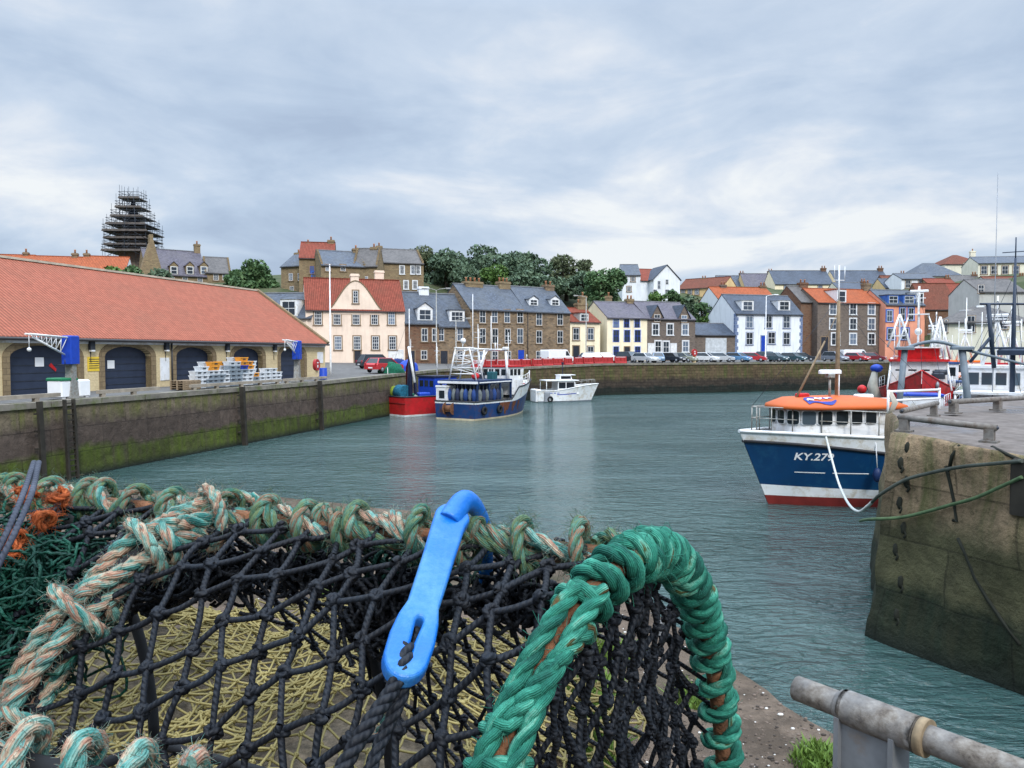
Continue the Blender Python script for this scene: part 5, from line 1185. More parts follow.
def add_tyre(b, x, z, sg, off=.12):
    p = b.pos(x, z, sg); m = MB(); M = Matrix.Translation((p[0], p[1] + sg * off, z)) @ Matrix.Rotation(PI / 2, 4, 'X')
    m.lathe([(.2, -.09), (.36, -.1), (.4, 0), (.36, .1), (.2, .09), (.17, 0), (.2, -.09)], n=16, M=M); m.tube([(p[0], p[1] + sg * off, z + .38), (p[0], p[1] + sg * .02, b.sheer(x))], .02, 5, 0)
    return m.build('tyre_fender', [black_rubber], b.root)
def railing(b, ts, h, sides=(-1, 1), mat=None, inset=.1, name='guard_rail', wires=(1.0, .5), close=False):
    for sg in sides:
        m = MB(); top = []
        for t in ts:
            p = b.pos(t, b.sheer(t), sg); q = (p[0] - inset * (1 if t > .9 else 0), p[1] - sg * min(inset, abs(p[1]) * .8), p[2]); m.tube([q, (q[0], q[1], q[2] + h)], .025, 5, 0); top.append(q)
        for w_ in wires: m.tube([(q[0], q[1], q[2] + h * w_) for q in top], .025 if w_ == 1 else .016, 5, 0)
        if close:
            for w_ in wires: m.tube([(top[-1][0], top[-1][1], top[-1][2] + h * w_), (top[-1][0] + .08, 0, top[-1][2] + h * w_)], .025, 5, 0)
        o = m.build(name, [mat or white_paint], b.root)
    return o
hull_blue = plain('royal_blue_hull', S(8, 66, 114, .68), .35, var=.14, scale=1.2, dirt=S(30, 86, 124, .7), spec=.5); hull_red = plain('hull_red', S(196, 40, 44, .85), .4, var=.2, dirt=S(140, 52, 44, .8), spec=.4)
antifoul = plain('antifouling_red', S(128, 44, 40, .8), .7, var=.3); hull_white = plain('hull_white', S(228, 232, 234, .92), .35, var=.08, dirt=S(196, 184, 160, .85), spec=.4)
hull_navy = plain('trawler_blue_hull', S(34, 70, 124, .75), .45, var=.3, scale=1.0, dirt=S(96, 66, 54, .6)); cream_line = plain('cream_boot_line', S(214, 200, 168, .85), .5)
roof_orange = plain('cabin_roof_orange', S(222, 108, 48, .7), .5, var=.1)
rub_black = plain('rubbing_strake', S(52, 52, 56, .8), .6)
# --- the blue boat with the orange cabin roof ---------------------------------
st = on_z(768, 503.5, 0); hd = Vector((-.985, -.172, 0)); Lk, rk = 10.6, 1.25
org = Vector((st.x, st.y, 0)) - hd * (Lk - rk)
sheerK = lambda t: 2.66 + .24 * smooth(.3, 1, t)
K = Boat('potting_boat', 'blue and white potting boat with orange cabin roof lying behind the pier head', org, hd, Lk, 3.9, sheerK,
         [(lambda t: .36, 2), (lambda t: .54 + .26 * t, 1), (lambda t: lerp(1.9, 2.52, smooth(.25, 1, t)), 0), (sheerK, 1)], [hull_blue, hull_white, antifoul], rake=rk, sw=.9, flare=1.15, bulwark=.55)
m = MB(); ts = [i / 24 for i in range(25)]
for sg in (-1, 1): m.tube([tuple(np.array(K.pos(t, lerp(1.9, 2.52, smooth(.25, 1, t)), sg)) + np.array((0, sg * .01, 0))) for t in ts], .065, 6, 0)
m.build('rubbing_strake', [rub_black], K.root)
V, fs = text_arrays('KY.279', .40, 0, .008); V = np.array(V); V[:, 0] *= 1.12; V[:, 0] += V[:, 1] * .12
pc = K.inv @ at(813.5, 457, 29.6); K.stamp('registration_number', V, fs, pc.x, pc.z, 1, white_clean, K.hull)
m = MB(); pts = [(q, 0) for q in np.linspace(-1.9, 1.9, 14)]
V = [(x, dz) for x in np.linspace(-2.2, 2.2, 18) for dz in (-.018, .018)]; p2 = K.inv @ at(848, 473, 29.6)
K.stamp('hull_pinstripe', V, [(2 * i, 2 * i + 2, 2 * i + 3, 2 * i + 1) for i in range(17) if i % 6 != 4], p2.x - .3, p2.z - .0, 1, white_clean, K.hull)
xf = (K.inv @ at(780, 420, 30.3)).x; xa = xf - 4.35; wz0 = 2.64; hw = 1.32; nose = 1.75
def plan(k=1.0, ex=0.0, n=20):
    P = [(xa - ex, -hw * k)]
    for i in range(n + 1):
        a = -PI / 2 + PI * i / n; P.append((xf - nose + (nose + ex) * abs(math.cos(a)) ** .8, hw * k * (1 if math.sin(a) > 0 else -1) * abs(math.sin(a)) ** .75))
    P.append((xa - ex, hw * k)); return P
m = MB(); PB = plan(); PT = plan(.94); n = len(PB); zt = 3.9
V = [(x, y, wz0) for x, y in PB] + [(x - .04 * (x > xa + .5), y, zt) for x, y in PT]; m.add(V, [(i, (i + 1) % n, n + (i + 1) % n, n + i) for i in range(n)] + [tuple(range(n, 2 * n))], 0)
PC = plan(.62, -.5); m.add([(x, y, 2.05) for x, y in PC] + [(x, y, wz0 + .01) for x, y in PC], [(i, (i + 1) % n, n + (i + 1) % n, n + i) for i in range(n)], 0); m.add([(x, y, wz0) for x, y in PB], [tuple(range(n))[::-1]], 0)
wh = m.build('wheelhouse', [white_paint], K.root)
def around(s_):   # point on the upper wall at arc position from the nose towards port
    P = [Vector((a[0] * .5 + b[0] * .5, a[1] * .5 + b[1] * .5)) for a, b in zip(PB, PT)]; mid = n // 2; acc = 0
    for i in range(mid, n - 1):
        d = (P[i + 1] - P[i]).length
        if acc + d >= s_ or i == n - 2:
            u = (s_ - acc) / d; p = P[i].lerp(P[i + 1], u); t_ = (P[i + 1] - P[i]).normalized(); return p, t_
        acc += d
zw = (3.24, 3.76)
for s0, wv in ((.3, .42), (.85, .46), (1.42, .5), (2.02, .56), (2.72, .5), (3.35, .44), (3.95, .44)):
    for sg in (1, -1):
        p, t_ = around(s0); nn = Vector((-t_.y, t_.x)) * -1
        if nn.y < 0: nn = -nn
        ang = math.atan2(t_.y * sg, t_.x); Mx = Matrix.Translation((p.x, sg * p.y, (zw[0] + zw[1]) / 2)) @ Matrix.Rotation(math.atan2(t_.y * sg, t_.x), 4, 'Z')
        h_ = (zw[1] - zw[0]) / 2; w_ = wv / 2; rr = .09
        rect = [(cx + rr * math.cos(a), cz + rr * math.sin(a)) for cx, cz, a0 in ((w_ - rr, h_ - rr, 0), (-w_ + rr, h_ - rr, PI / 2), (-w_ + rr, -h_ + rr, PI), (w_ - rr, -h_ + rr, 1.5 * PI)) for a in np.linspace(a0, a0 + PI / 2, 4)]
        big = [(x * 1.1 , z * 1.08) for x, z in rect]
        m = MB(); m.prism(big, -.035, .035, 'y', 0, Mx); fr = m.build('window_frame', [white_clean], wh); m = MB(); m.prism(rect, -.05, .05, 'y', 0, Mx); m.build('pane', [boat_glass], fr)
m = MB(); R0 = plan(1.18, .28); R1 = plan(1.16, .24); R2 = plan(.8, -.35); zr = (3.82, 3.98, 4.26)
V = [(x, y, z) for P, z in ((R0, zr[0]), (R0, zr[0] + .09), (R1, zr[1]), (R2, zr[2] - .04)) for x, y in P] + [((xa + xf) / 2 - .2, 0, zr[2] + .06)]
fs = [tuple(range(n))[::-1]] + [(r * n + i, r * n + (i + 1) % n, (r + 1) * n + (i + 1) % n, (r + 1) * n + i) for r in range(3) for i in range(n)] + [(3 * n + i, 3 * n + (i + 1) % n, 4 * n) for i in range(n)]
m.add(V, fs, 0, None, True); rf = m.build('cabin_roof', [roof_orange], K.root)
# painted ribbon on the front slope of the roof (its lettering is not readable in the picture)
bvr = BVHTree.FromPolygons([v.co.copy() for v in rf.data.vertices], [tuple(p.vertices) for p in rf.data.polygons])
def roof_stamp(name, V, fs, mat, off):
    P = []
    for (u, v) in V:
        o = Vector((xf - .25 - u, 6, 4.05 + v)); hit = bvr.ray_cast(o, Vector((0.0, -1, -.0)))
        o2 = Vector((xf - .25 - u, .25 + (.9 - v * 2.2) * .9, 6)); hit = bvr.ray_cast(o2, Vector((0, 0, -1)))
        P.append((hit[0] + Vector((0, 0, off))) if hit[0] is not None else o2)
    m = MB(); m.add(P, fs, 0); return m.build(name, [mat], rf)
rib = []
for i in range(15): u = .35 + i * .085; c = .06 * math.sin(i * .5) ; hgt = .12 + .05 * math.sin(i * .22); rib += [(u, c - hgt), (u, c + hgt)]
roof_stamp('painted_ribbon', rib, [(2 * i, 2 * i + 2, 2 * i + 3, 2 * i + 1) for i in range(14)], plain('ribbon_blue', S(42, 60, 150, .9), .5), .035)
rib = []
for i in range(15): u = .42 + i * .075; c = .03 * math.sin(i * 1.7) + .02; rib += [(u, c - .025), (u, c + .025)]
roof_stamp('painted_script', rib, [(2 * i, 2 * i + 2, 2 * i + 3, 2 * i + 1) for i in range(14) if i % 5 != 3], white_clean, .05)
railing(K, [.30, .40, .50, .60, .70, .79, .87, .93, .965], .98, (1, -1), galv, .12, wires=(1.0, .55), close=True)
# mast, derrick, radar and aerials
pm = K.inv @ at(843.5, 398, 30.5); zc = 4.2
m = MB(); zt_ = (K.inv @ at(843, 300, 30.5)).z; ztt = (K.inv @ at(843, 264, 30.5)).z
m.tube([(pm.x, 0, 2.2), (pm.x, 0, zt_ - 1), (pm.x, 0, zt_)], [.1, .08, .065], 8, 0); m.tube([(pm.x, 0, zt_ - .1), (pm.x, 0, ztt)], .032, 6, 1); m.bar((pm.x - .25, 0, ztt - .6), (pm.x + .25, 0, ztt - .6), .016, 1)
for dx in (-.25, .2): m.bar((pm.x + dx, 0, ztt - .6), (pm.x + dx, 0, ztt + .2 - abs(dx)), .014, 1)
mast = m.build('mast', [wood_mat, white_paint], K.root)
m = MB(); pd = K.inv @ at(797, 398, 30.4); pe = K.inv @ at(829, 341, 30.5); m.tube([(pd.x, .1, 4.15), (pe.x, .05, pe.z)], [.05, .035], 7); m.tube([(pe.x, .05, pe.z), (pm.x, 0, zt_ - .4)], .015, 5, 0); m.build('derrick', [wood_mat], K.root)
pr = K.inv @ at(831.5, 373, 30.5); m = MB(); m.tube([(pr.x, .25, 4.1), (pr.x, .25, pr.z - .1)], .05, 7, 1); m.cbox((pr.x, .25, pr.z - .1), (.3, .3, .16), 1, bev=.03); m.cbox((pr.x, .25, pr.z + .05), (.95, .2, .16), 0, bev=.05); m.tube([(pr.x - .38, .28, 4.0), (pr.x - .38, .28, pr.z + .1)], .025, 6, 0); m.build('radar', [white_clean, galv], K.root)
m = MB(); m.cbox((pd.x - .35, 0, 4.33), (.5, .3, .14), 0, bev=.04); m.build('liferaft_case', [red_paint], K.root)
m = MB(); m.cbox((pm.x - .9, .4, 4.28), (.7, .4, .16), 0, bev=.05); m.tube([(pm.x - .3, .8, 4.2), (pm.x - 2.0, .8, 4.2)], .03, 6, 0); m.build('roof_locker', [white_clean], K.root)
m = MB(); px_ = K.inv @ at(778, 430, 30); m.cbox((px_.x, .1, 2.6), (.7, .9, .35), 0, bev=.05); m.tube([(px_.x + .1, -.4, 2.82), (px_.x + .1, .5, 2.82)], .12, 10, 0); m.build('anchor_winch', [dark_metal], K.root)
pf = K.pos(.62, 2.1, 1); m = MB(); m.tube([(pf[0], pf[1] + .06, sheerK(.6)), (pf[0], pf[1] + .2, 1.6)], .02, 5, 1); m.sphere((pf[0], pf[1] + .2, 1.35), (.16, .16, .28), 10, 8, 0); m.build('fender', [plain('navy_fender', S(30, 52, 96, .8), .5), white_paint], K.root)
m = MB(); ct = K.pos(.55, 2.8, 1); m.cbox((ct[0], ct[1] - .1, 2.78), (.5, .3, .2), 0, bev=.04); m.build('fairlead', [dark_metal], K.root)
# --- blue and white trawler in the middle ---------------------------------------
so_ = on_z(455, 420, 0); sheerT = lambda t: 1.65 + 1.15 * smooth(.46, .6, t) + .5 * smooth(.6, 1, t)
T = Boat('trawler', 'blue trawler with white raised bow and white lattice gantry', so_, (.52, .854, 0), 13.5, 5.0, sheerT,
         [(lambda t: .16, 1), (lambda t: 1.45 + .7 * smooth(.5, 1, t), 0), (sheerT, 2)], [hull_navy, cream_line, hull_white], rake=1.6, sw=.9, flare=1.2, bulwark=.9, rail=rub_black)
rustp = plain('rust_streak', S(122, 74, 48, .7), .9, var=.5, scale=5)
rg = random.Random(3)
for q in range(7):
    x = 4.0 + rg.random() * 4.5; w_ = .15 + rg.random() * .3; z1 = 1.45; h_ = .4 + rg.random() * .8
    V = [(dx * w_ * (1 - .6 * k / 4), -h_ * k / 4) for k in range(5) for dx in (-1, 1)]; T.stamp('rust_streak', V, [(2 * i, 2 * i + 2, 2 * i + 3, 2 * i + 1) for i in range(4)], x, z1, -1, rustp, T.hull)
navy = plain('navy_deckhouse_paint', S(36, 58, 98, .75), .5, var=.3)
m = MB(); m.box(.5, 6.4, -2.1, 2.1, 3.2, 3.55, 0)
for x in (.6, 2.5, 4.4, 6.3):
    for y in (-2.0, 2.0): m.box(x - .08, x + .08, y - .08, y + .08, .75, 3.2, 0)
m.box(1.5, 6.3, .5, 2.0, .76, 3.19, 0); m.box(.3, .5, -2.15, 2.15, 3.25, 3.45, 1); m.box(.8, 6.2, -2.16, -2.1, 3.3, 3.4, 1); m.build('shelter_deck', [navy, white_paint], T.root)
m = MB()
for i, (y, c) in enumerate([(-1.7, 0), (-1.25, 1), (-.8, 0), (-.35, 1), (.1, 2), (.55, 1), (1.0, 0)]):
    m.sphere((.55 + .1 * (i % 2), y, 2.2), (.26, .24, .62), 12, 8, c)
    m.sphere((1.2 + i * .6, -1.85, 2.15), (.28, .22, .6), 12, 8, (c + 1) % 3); m.tube([(1.2 + i * .6, -1.85, 2.7), (1.2 + i * .6, -1.85, 3.2)], .03, 5, 1)
    m.tube([(.55 + .1 * (i % 2), y, 2.75), (.55, y, 3.25)], .03, 5, 1)
m.build('hung_buoys', [plain('faded_blue_buoy', S(44, 76, 140, .75), .7, var=.4), plain('grey_buoy', S(128, 136, 136, .7), .7, var=.4), plain('navy_buoy', S(60, 70, 100, .7), .7, var=.4)], T.root)
m = MB(); house_block(m, .2, 2.4, 1.0, 2.25, .8, 2.9, 0, 0); m.box(.15, 2.5, .95, 2.3, 2.9, 3.05, 0); wh = m.build('deckhouse', [white_paint], T.root)
m = MB(); m.box(.17, .19, 1.3, 1.9, 1.9, 2.6, 0); m.build('window', [boat_glass], wh)
m = MB(); m.tube([(.0, .2, 1.0), (.0, 1.0, 1.0)], .32, 14, 0); m.tube([(.0, .15, 1.0), (.0, .2, 1.0)], .55, 16, 0); m.tube([(0, 1.0, 1.0), (0, 1.05, 1.0)], .55, 16, 0); m.box(-.3, .3, 0.1, 1.1, .76, .8, 0); m.build('net_drum', [rust], T.root)
# wheelhouse forward with its windows
m = MB(); house_block(m, 6.6, 9.0, -1.7, 1.7, 2.0, 4.65, .25, 0); m.box(6.5, 9.45, -1.85, 1.85, 4.65, 4.8, 1); wh = m.build('wheelhouse', [white_paint, red_paint], T.root)
for x in (6.95, 7.65, 8.35): m = MB(); m.box(x - .25, x + .25, -1.715, -1.69, 3.85, 4.45, 0); m.build('window', [boat_glass], wh)
for y in (-1, -.3, .4, 1.05): m = MB(); m.box(6.585, 6.61, y - .25, y + .25, 3.85, 4.45, 0); m.build('window', [boat_glass], wh)
def aframe(m, x, zb, zt, wb, wt, r=.07, rungs=5, mat=0, dx=0):
    for sg in (-1, 1): m.tube([(x, sg * wb, zb), (x + dx, sg * wt, zt)], r, 7, mat)
    for i in range(1, rungs + 1):
        f_ = i / (rungs + .3); w_ = lerp(wb, wt, f_); m.tube([(x + dx * f_, -w_, lerp(zb, zt, f_)), (x + dx * f_, w_, lerp(zb, zt, f_))], r * .6, 6, mat)
        if i < rungs: f2 = (i + 1) / (rungs + .3); w2 = lerp(wb, wt, f2); s_ = 1 if i % 2 else -1; m.tube([(x + dx * f_, -w_ * s_, lerp(zb, zt, f_)), (x + dx * f2, w2 * s_, lerp(zb, zt, f2))], r * .45, 5, mat)
m = MB(); aframe(m, 1.2, 3.55, 6.5, 1.5, .75, .08); aframe(m, 2.6, 3.55, 6.4, 1.3, .7, .07); m.tube([(1.2, -.9, 6.45), (1.2, .9, 6.45)], .08, 7); m.tube([(1.2, -.75, 6.5), (2.6, -.7, 6.4)], .06, 6); m.tube([(1.2, .75, 6.5), (2.6, .7, 6.4)], .06, 6)
m.tube([(1.2, 0, 6.5), (1.3, 0, 7.2)], .06, 6); m.sphere((1.3, 0, 7.1), .26, 10, 7); m.tube([(1.9, -2.4, 6.35), (1.9, 1.2, 6.35)], .06, 6)
m.build('gantry', [white_paint], T.root)
m = MB(); m.tube([(6.4, -1.6, 3.5), (6.7, -1.2, 6.3)], .13, 8); m.tube([(6.4, 1.6, 3.5), (6.7, 1.2, 6.3)], .13, 8); m.tube([(6.7, -1.3, 6.3), (6.7, 1.3, 6.3)], .1, 8); m.tube([(6.7, -.6, 6.3), (2.0, -.6, 6.4)], .07, 6); m.tube([(6.7, .9, 6.2), (4.0, .9, 3.6)], .05, 6); m.tube([(6.7, 0, 6.3), (6.7, 0, 7.0)], .05, 6); m.cbox((6.7, -1.2, 6.45), (.5, .5, .25), 0, bev=.05)
m.build('mast_frame', [white_paint], T.root)
m = MB(); m.tube([(5.2, -.5, 3.6), (5.2, -.5, 9.5)], .04, 6); m.tube([(3.6, .5, 3.6), (3.6, .5, 11.5)], .035, 6); m.build('aerials', [white_paint], T.root)
railing(T, [.60, .66, .72, .78, .84, .90, .95], .95, (1, -1), white_paint, .12, wires=(1.0, .66, .33))
m = MB(); m.box(7.2, 10.4, -1.2, 1.2, 2.9, 2.98, 0); m.cbox((9.6, 0, 3.2), (.8, 1.0, .6), 0, bev=.06); m.build('bow_winch', [red_paint], T.root)
for t_ in (.1, .3): add_tyre(T, t_, .85, -1)
m = MB(); m.sphere((1.5, -1.2, 3.9), (.4, .35, .32), 12, 7, 0); m.build('float', [red_paint], T.root); m = MB(); m.cbox((5.4, 1.0, 3.85), (.9, .8, .6), 0, bev=.05); m.build('deck_locker', [dark_metal], T.root); m = MB(); m.cbox((4.6, -1.0, 3.9), (.8, .7, .7), 0, bev=.05); m.build('fish_bin', [plain('teal_gear', S(50, 110, 120, .6), .7)], T.root)
# --- red trawler stern on, left ---------------------------------------------------
so_ = on_z(393, 416, 0); sheerR = lambda t: 1.85 + .9 * smooth(.4, 1, t)
RB = Boat('trawler', 'red hulled boat at the left quay with heaped nets and dark gallows', so_, (.72, .69, 0), 11, 4.3, sheerR, [(lambda t: .17, 1), (sheerR, 0)], [hull_red, hull_white], rake=1.2, sw=.92, bulwark=.7, rail=dark_metal)
m = MB()
m.tube([(-.03, -1.98, 1.25), (-.03, 1.98, 1.25)], .03, 5, 0)
m.build('rubbing_strake', [plain('dark_red_seam', S(120, 24, 30, .8), .6)], RB.root)
for cl, p, r_ in (('yellow green net drum', (.9, 1.1, 2.2), .62), ('teal net drum', (.9, -.2, 2.25), .7)):
    m = MB(); m.tube([(p[0], p[1] - .62, p[2]), (p[0], p[1] - .6, p[2]), (p[0], p[1] - .3, p[2]), (p[0], p[1] + .1, p[2]), (p[0], p[1] + .5, p[2]), (p[0], p[1] + .6, p[2])], [r_ * .9, r_, r_ * 1.04, r_ * .98, r_ * 1.03, r_ * .9], 18, 0); m.box(p[0] - .3, p[0] + .3, p[1] - .5, p[1] + .5, 1.14, 1.5, 1)
    m.build('net_drum', [plain(cl.replace(' ', '_'), S(150, 172, 60, .7) if 'yellow' in cl else S(36, 112, 140, .7), .9, var=.5, scale=7, bump=.8, bscale=20), dark_metal], RB.root)
m = MB(); navyd = plain('navy_gallows', S(34, 42, 72, .7), .5)
m.prism([(-1.15, 1.2), (-.55, 1.2), (-.82, 5.9), (-.98, 5.9)], 1.2, 1.5, 'x', 0); m.prism([(-1.6, 1.2), (-1.3, 1.2), (-.9, 5.4), (-1.0, 5.4)], 1.6, 1.8, 'x', 0); m.tube([(1.3, -.9, 5.8), (1.3, -.9, 10.2)], .04, 6, 1); m.tube([(1.3, -.8, 6.6), (1.3, -1.7, 3.2)], .13, 8, 1); m.build('gallows', [navyd, white_paint], RB.root)
m = MB(); m.tube([(2.2, .7, 1.2), (2.2, .75, 4.6), (2.0, .2, 5.2), (1.6, -.4, 4.9), (1.4, -.7, 4.0)], [.16, .12, .1, .08, .06], 8); m.build('deck_crane', [plain('dark_red_crane', S(110, 36, 40, .8), .5)], RB.root)
m = MB(); house_block(m, 4.0, 6.6, -1.3, 1.3, 1.3, 3.6, .2, 0); m.box(3.9, 6.9, -1.4, 1.4, 3.6, 3.75, 1); wh = m.build('wheelhouse', [blue_paint, navyd], RB.root)
for y in (-.8, 0, .8): m = MB(); m.box(3.98, 4.01, y - .28, y + .28, 2.7, 3.3, 0); m.build('window', [boat_glass], wh)
m = MB(); m.sphere((-.3, 2.35, .75), .34, 14, 10, 0); m.tube([(-.3, 2.3, 1.05), (.2, 2.05, 1.9)], .02, 5, 0); m.build('fender_buoy', [white_clean], RB.root)
m = MB(); m.cbox((2.6, -1.2, 1.7), (1.3, 1.0, 1.0), 0, bev=.08); m.build('fish_bin', [blue_paint], RB.root); m = MB(); m.cbox((3.2, .9, 1.6), (.9, .9, .8), 0, bev=.08); m.build('net_box', [net_green], RB.root)
for k_, (x, y, c_, w_) in enumerate(((1.7, 1.3, net_green, .5), (2.0, .5, fb_cols['orange'], .36), (1.6, -1.5, plain('pale_net_heap', S(150, 160, 150, .7), .9, var=.4, bump=.6), .5), (3.4, -1.3, red_paint, .4))):
    m = MB(); m.sphere((x, y, 1.3), (w_, w_ * .9, w_ * 1.3), 16, 8, 0, fn=lambda d: 1 + .2 * noise.noise(d * 2.5 + Vector((k_, 0, 0))), half=True); m.build('net_bundle', [c_], RB.root)
# --- small red boat between ---------------------------------------------------------
so_ = on_z(534, 399, 0); sheerS = lambda t: 1.7 + .6 * t
SB = Boat('trawler', 'small red boat nosed in between the blue trawler and the white cabin boat', so_ + Vector((0, 3, 0)), (-.15, .98, 0), 8, 2.9, sheerS, [(lambda t: .15, 1), (sheerS, 0)], [hull_red, hull_white], bulwark=.6)
m = MB(); house_block(m, 2.2, 4.2, -.95, .95, 1.2, 3.0, .15, 0); m.box(2.1, 4.45, -1.05, 1.05, 3.0, 3.12, 1); wh = m.build('wheelhouse', [white_paint, red_paint], SB.root)
for y in (-.5, .5): m = MB(); m.box(2.18, 2.21, y - .3, y + .3, 2.2, 2.8, 0); m.build('window', [boat_glass], wh)
m = MB(); m.tube([(2.0, 0, 3.1), (2.3, .5, 5.2)], .11, 7); m.tube([(2.3, .5, 5.2), (2.3, .5, 5.8)], .05, 6); m.build('mast', [white_paint], SB.root)
# --- white cabin boat -----------------------------------------------------------------
so_ = on_z(540, 402, 0); sheerW = lambda t: 1.35 + .75 * smooth(.2, 1, t)
WB = Boat('cabin_boat', 'white cabin motor boat with flying bridge moored beside the trawlers', so_ + Vector((-.6, .6, 0)), (.96, .28, 0), 8.4, 2.9, sheerW, [(lambda t: .12, 1), (sheerW, 0)], [hull_white, plain('grey_boot_line', S(120, 130, 140, .8), .5)], rake=1.0, sw=.95, bulwark=.5, cat='motor boat')
m = MB(); house_block(m, 2.6, 5.4, -1.15, 1.15, .9, 2.55, -.6, 0); m.box(1.0, 5.3, -1.3, 1.3, 2.56, 2.68, 0); house_block(m, 3.0, 4.6, -.8, .8, 2.68, 3.25, -.2, 0); m.box(2.9, 5.0, -.85, .85, 3.25, 3.33, 0)
for x, y in ((1.1, 1.2), (1.1, -1.2)): m.tube([(x, y, 1.0), (x, y, 2.56)], .04, 6)
wh = m.build('cabin', [white_clean], WB.root)
for x0, x1 in ((2.7, 3.6), (3.7, 4.7)): m = MB(); m.box(x0, x1, -1.165, -1.145, 1.65, 2.4, 0); m.build('window', [boat_glass], wh)
m = MB(); m.box(3.1, 4.4, -.815, -.79, 2.8, 3.15, 0); m.build('window', [boat_glass], wh)
m = MB(); m.cbox((.1, .0, .8), (.7, 2.3, 1.5), 0, bev=.08); m.build('stern_box', [white_paint], WB.root)
m = MB(); m.cbox((1.1, -1.45, .65), (.75, .12, 1.2), 0, bev=.04); m.build('grey_fender_board', [grey_metal], WB.root); add_tyre(WB, .2, .35, -1); 
V = [(x, dz + .05 * math.sin(x * 1.5)) for x in np.linspace(-1.5, 1.5, 12) for dz in (-.05, .05)]; WB.stamp('blue_flash', V, [(2 * i, 2 * i + 2, 2 * i + 3, 2 * i + 1) for i in range(11)], 3.9, .95, -1, blue_paint, WB.hull)
V = [(x, dz) for x in np.linspace(-.6, .6, 9) for dz in (-.05, .05)]; WB.stamp('hull_lettering', V, [(2 * i, 2 * i + 2, 2 * i + 3, 2 * i + 1) for i in range(8) if i % 3 != 2], 2.1, 1.1, -1, blue_paint, WB.hull)
m = MB(); m.tube([(3.6, 0, 3.3), (3.6, 0, 4.6)], .05, 6, 0); m.cbox((3.6, 0, 4.7), (.14, .5, .3), 0, bev=.02); m.build('mast', [navyd], WB.root)
railing(WB, [.62, .72, .82, .9, .96], .6, (1, -1), galv, .08, wires=(1.0,))
# --- red trawler bow on, right --------------------------------------------------------
bow = at(922, 372, 58); sheerB = lambda t: 2.7 + 1.95 * t ** 3.2
hdB = Vector((-.43, -.90, 0)).normalized(); LB = 15
BT = Boat('trawler', 'red trawler bow on behind the pier with white wheelhouse and tripod masts', Vector((bow.x, bow.y, 0)) - hdB * LB, hdB, LB, 6.0, sheerB, [(lambda t: .5, 1), (sheerB, 0)], [hull_red, antifoul], rake=1.8, sw=.85, flare=.75, bulwark=1.0, rail=hull_red, pe=1.7)
m = MB(); house_block(m, 6.0, 9.2, -2.0, 2.0, 1.8, 5.3, .3, 0); m.box(5.9, 9.8, -2.2, 2.2, 5.3, 5.5, 1); house_block(m, 6.3, 8.6, -1.5, 1.5, 5.5, 6.4, .2, 1); m.box(6.2, 9.0, -1.7, 1.7, 6.4, 6.5, 0); wh = m.build('wheelhouse', [white_paint, red_paint], BT.root)
for y in (-1.4, -.45, .5, 1.45): m = MB(); Mx = Matrix.Translation((9.4, y, 4.8)) ; m.box(-.02, .03, -.36, .36, -.33, .33, 0, Mx); fr = m.build('window_frame', [white_clean], wh); m = MB(); m.box(.02, .045, -.3, .3, -.27, .27, 0, Mx); m.build('pane', [boat_glass], fr)
for sg in (-1, 1): m = MB(); m.box(7.0, 8.4, sg * 2.0 - .02, sg * 2.0 + .02, 4.4, 5.0, 0); m.build('window', [boat_glass], wh)
def tripod(m, x, y, zb, zt, sp, r=.09):
    m.tube([(x, y, zb), (x, y, zt)], r * .8, 7)
    for a in (-1, 1): m.tube([(x + sp * .4, y + a * sp, zb), (x, y, zt)], r, 7); m.tube([(x - sp * .4, y + a * sp, zb), (x, y, zt)], r, 7)
    for f_ in (.35, .65): m.tube([(x, y - sp * (1 - f_), lerp(zb, zt, f_)), (x, y + sp * (1 - f_), lerp(zb, zt, f_))], r * .6, 6)
m = MB(); tripod(m, 6.8, -1.6 + .2, 6.5, 9.3, .9); tripod(m, 7.5, 1.6, 5.5, 9.0, .8); m.tube([(7.5, 0, 6.5), (7.5, 0, 11.6)], .09, 7); m.box(7.3, 7.7, -.8, .8, 9.2, 9.3, 0); m.tube([(7.5, -.7, 9.2), (7.5, -1.6, 6.5)], .06, 6); m.tube([(7.5, .7, 9.2), (7.5, 1.6, 6.5)], .06, 6); m.tube([(7.5, -.5, 10.6), (7.5, .5, 10.6)], .04, 6); m.cbox((7.5, 0, 11.2), (.2, 1.4, .2), 0, bev=.05); m.sphere((7.5, 0, 7.8), .3, 10, 7)
for sg in (-1, 1):
    m.tube([(9.6, sg * 2.1, 2.6), (8.5, sg * 1.9, 5.6)], .08, 7); m.tube([(10.6, sg * 2.3, 3.0), (9.0, sg * 2.0, 5.6)], .08, 7)
m.tube([(8.5, -1.9, 5.7), (8.5, 1.9, 5.7)], .08, 7)
m.build('tripod_masts', [white_paint], BT.root)
railing(BT, [.35, .45, .55, .62], 1.0, (1, -1), white_paint, .1, wires=(1.0, .66, .33))
for sg in (-1, 1):
    pb = BT.pos(.86, 3.3, sg); m = MB(); m.sphere((pb[0], pb[1], 3.5), (.35, .2, .3), 12, 8, 0); m.build('hawse_plate', [grey_metal], BT.root)
m = MB(); ap = (11.3, 1.3, 4.2); m.cbox(ap, (1.2, .9, .5), 0, bev=.1); m.tube([(11.6, .9, 4.4), (11.6, 1.9, 4.5)], .22, 10, 0); m.build('anchor_winch', [dark_metal], BT.root)
m = MB(); pb = BT.pos(.6, 2.4, 1); m.sphere((pb[0], pb[1] + .5, 2.7), (.6, .5, .6), 14, 9, 0); m.build('buoy', [plain('grey_green_buoy', S(124, 136, 120, .8), .6)], BT.root)
m = MB(); pb = BT.pos(.62, 2.4, -1)
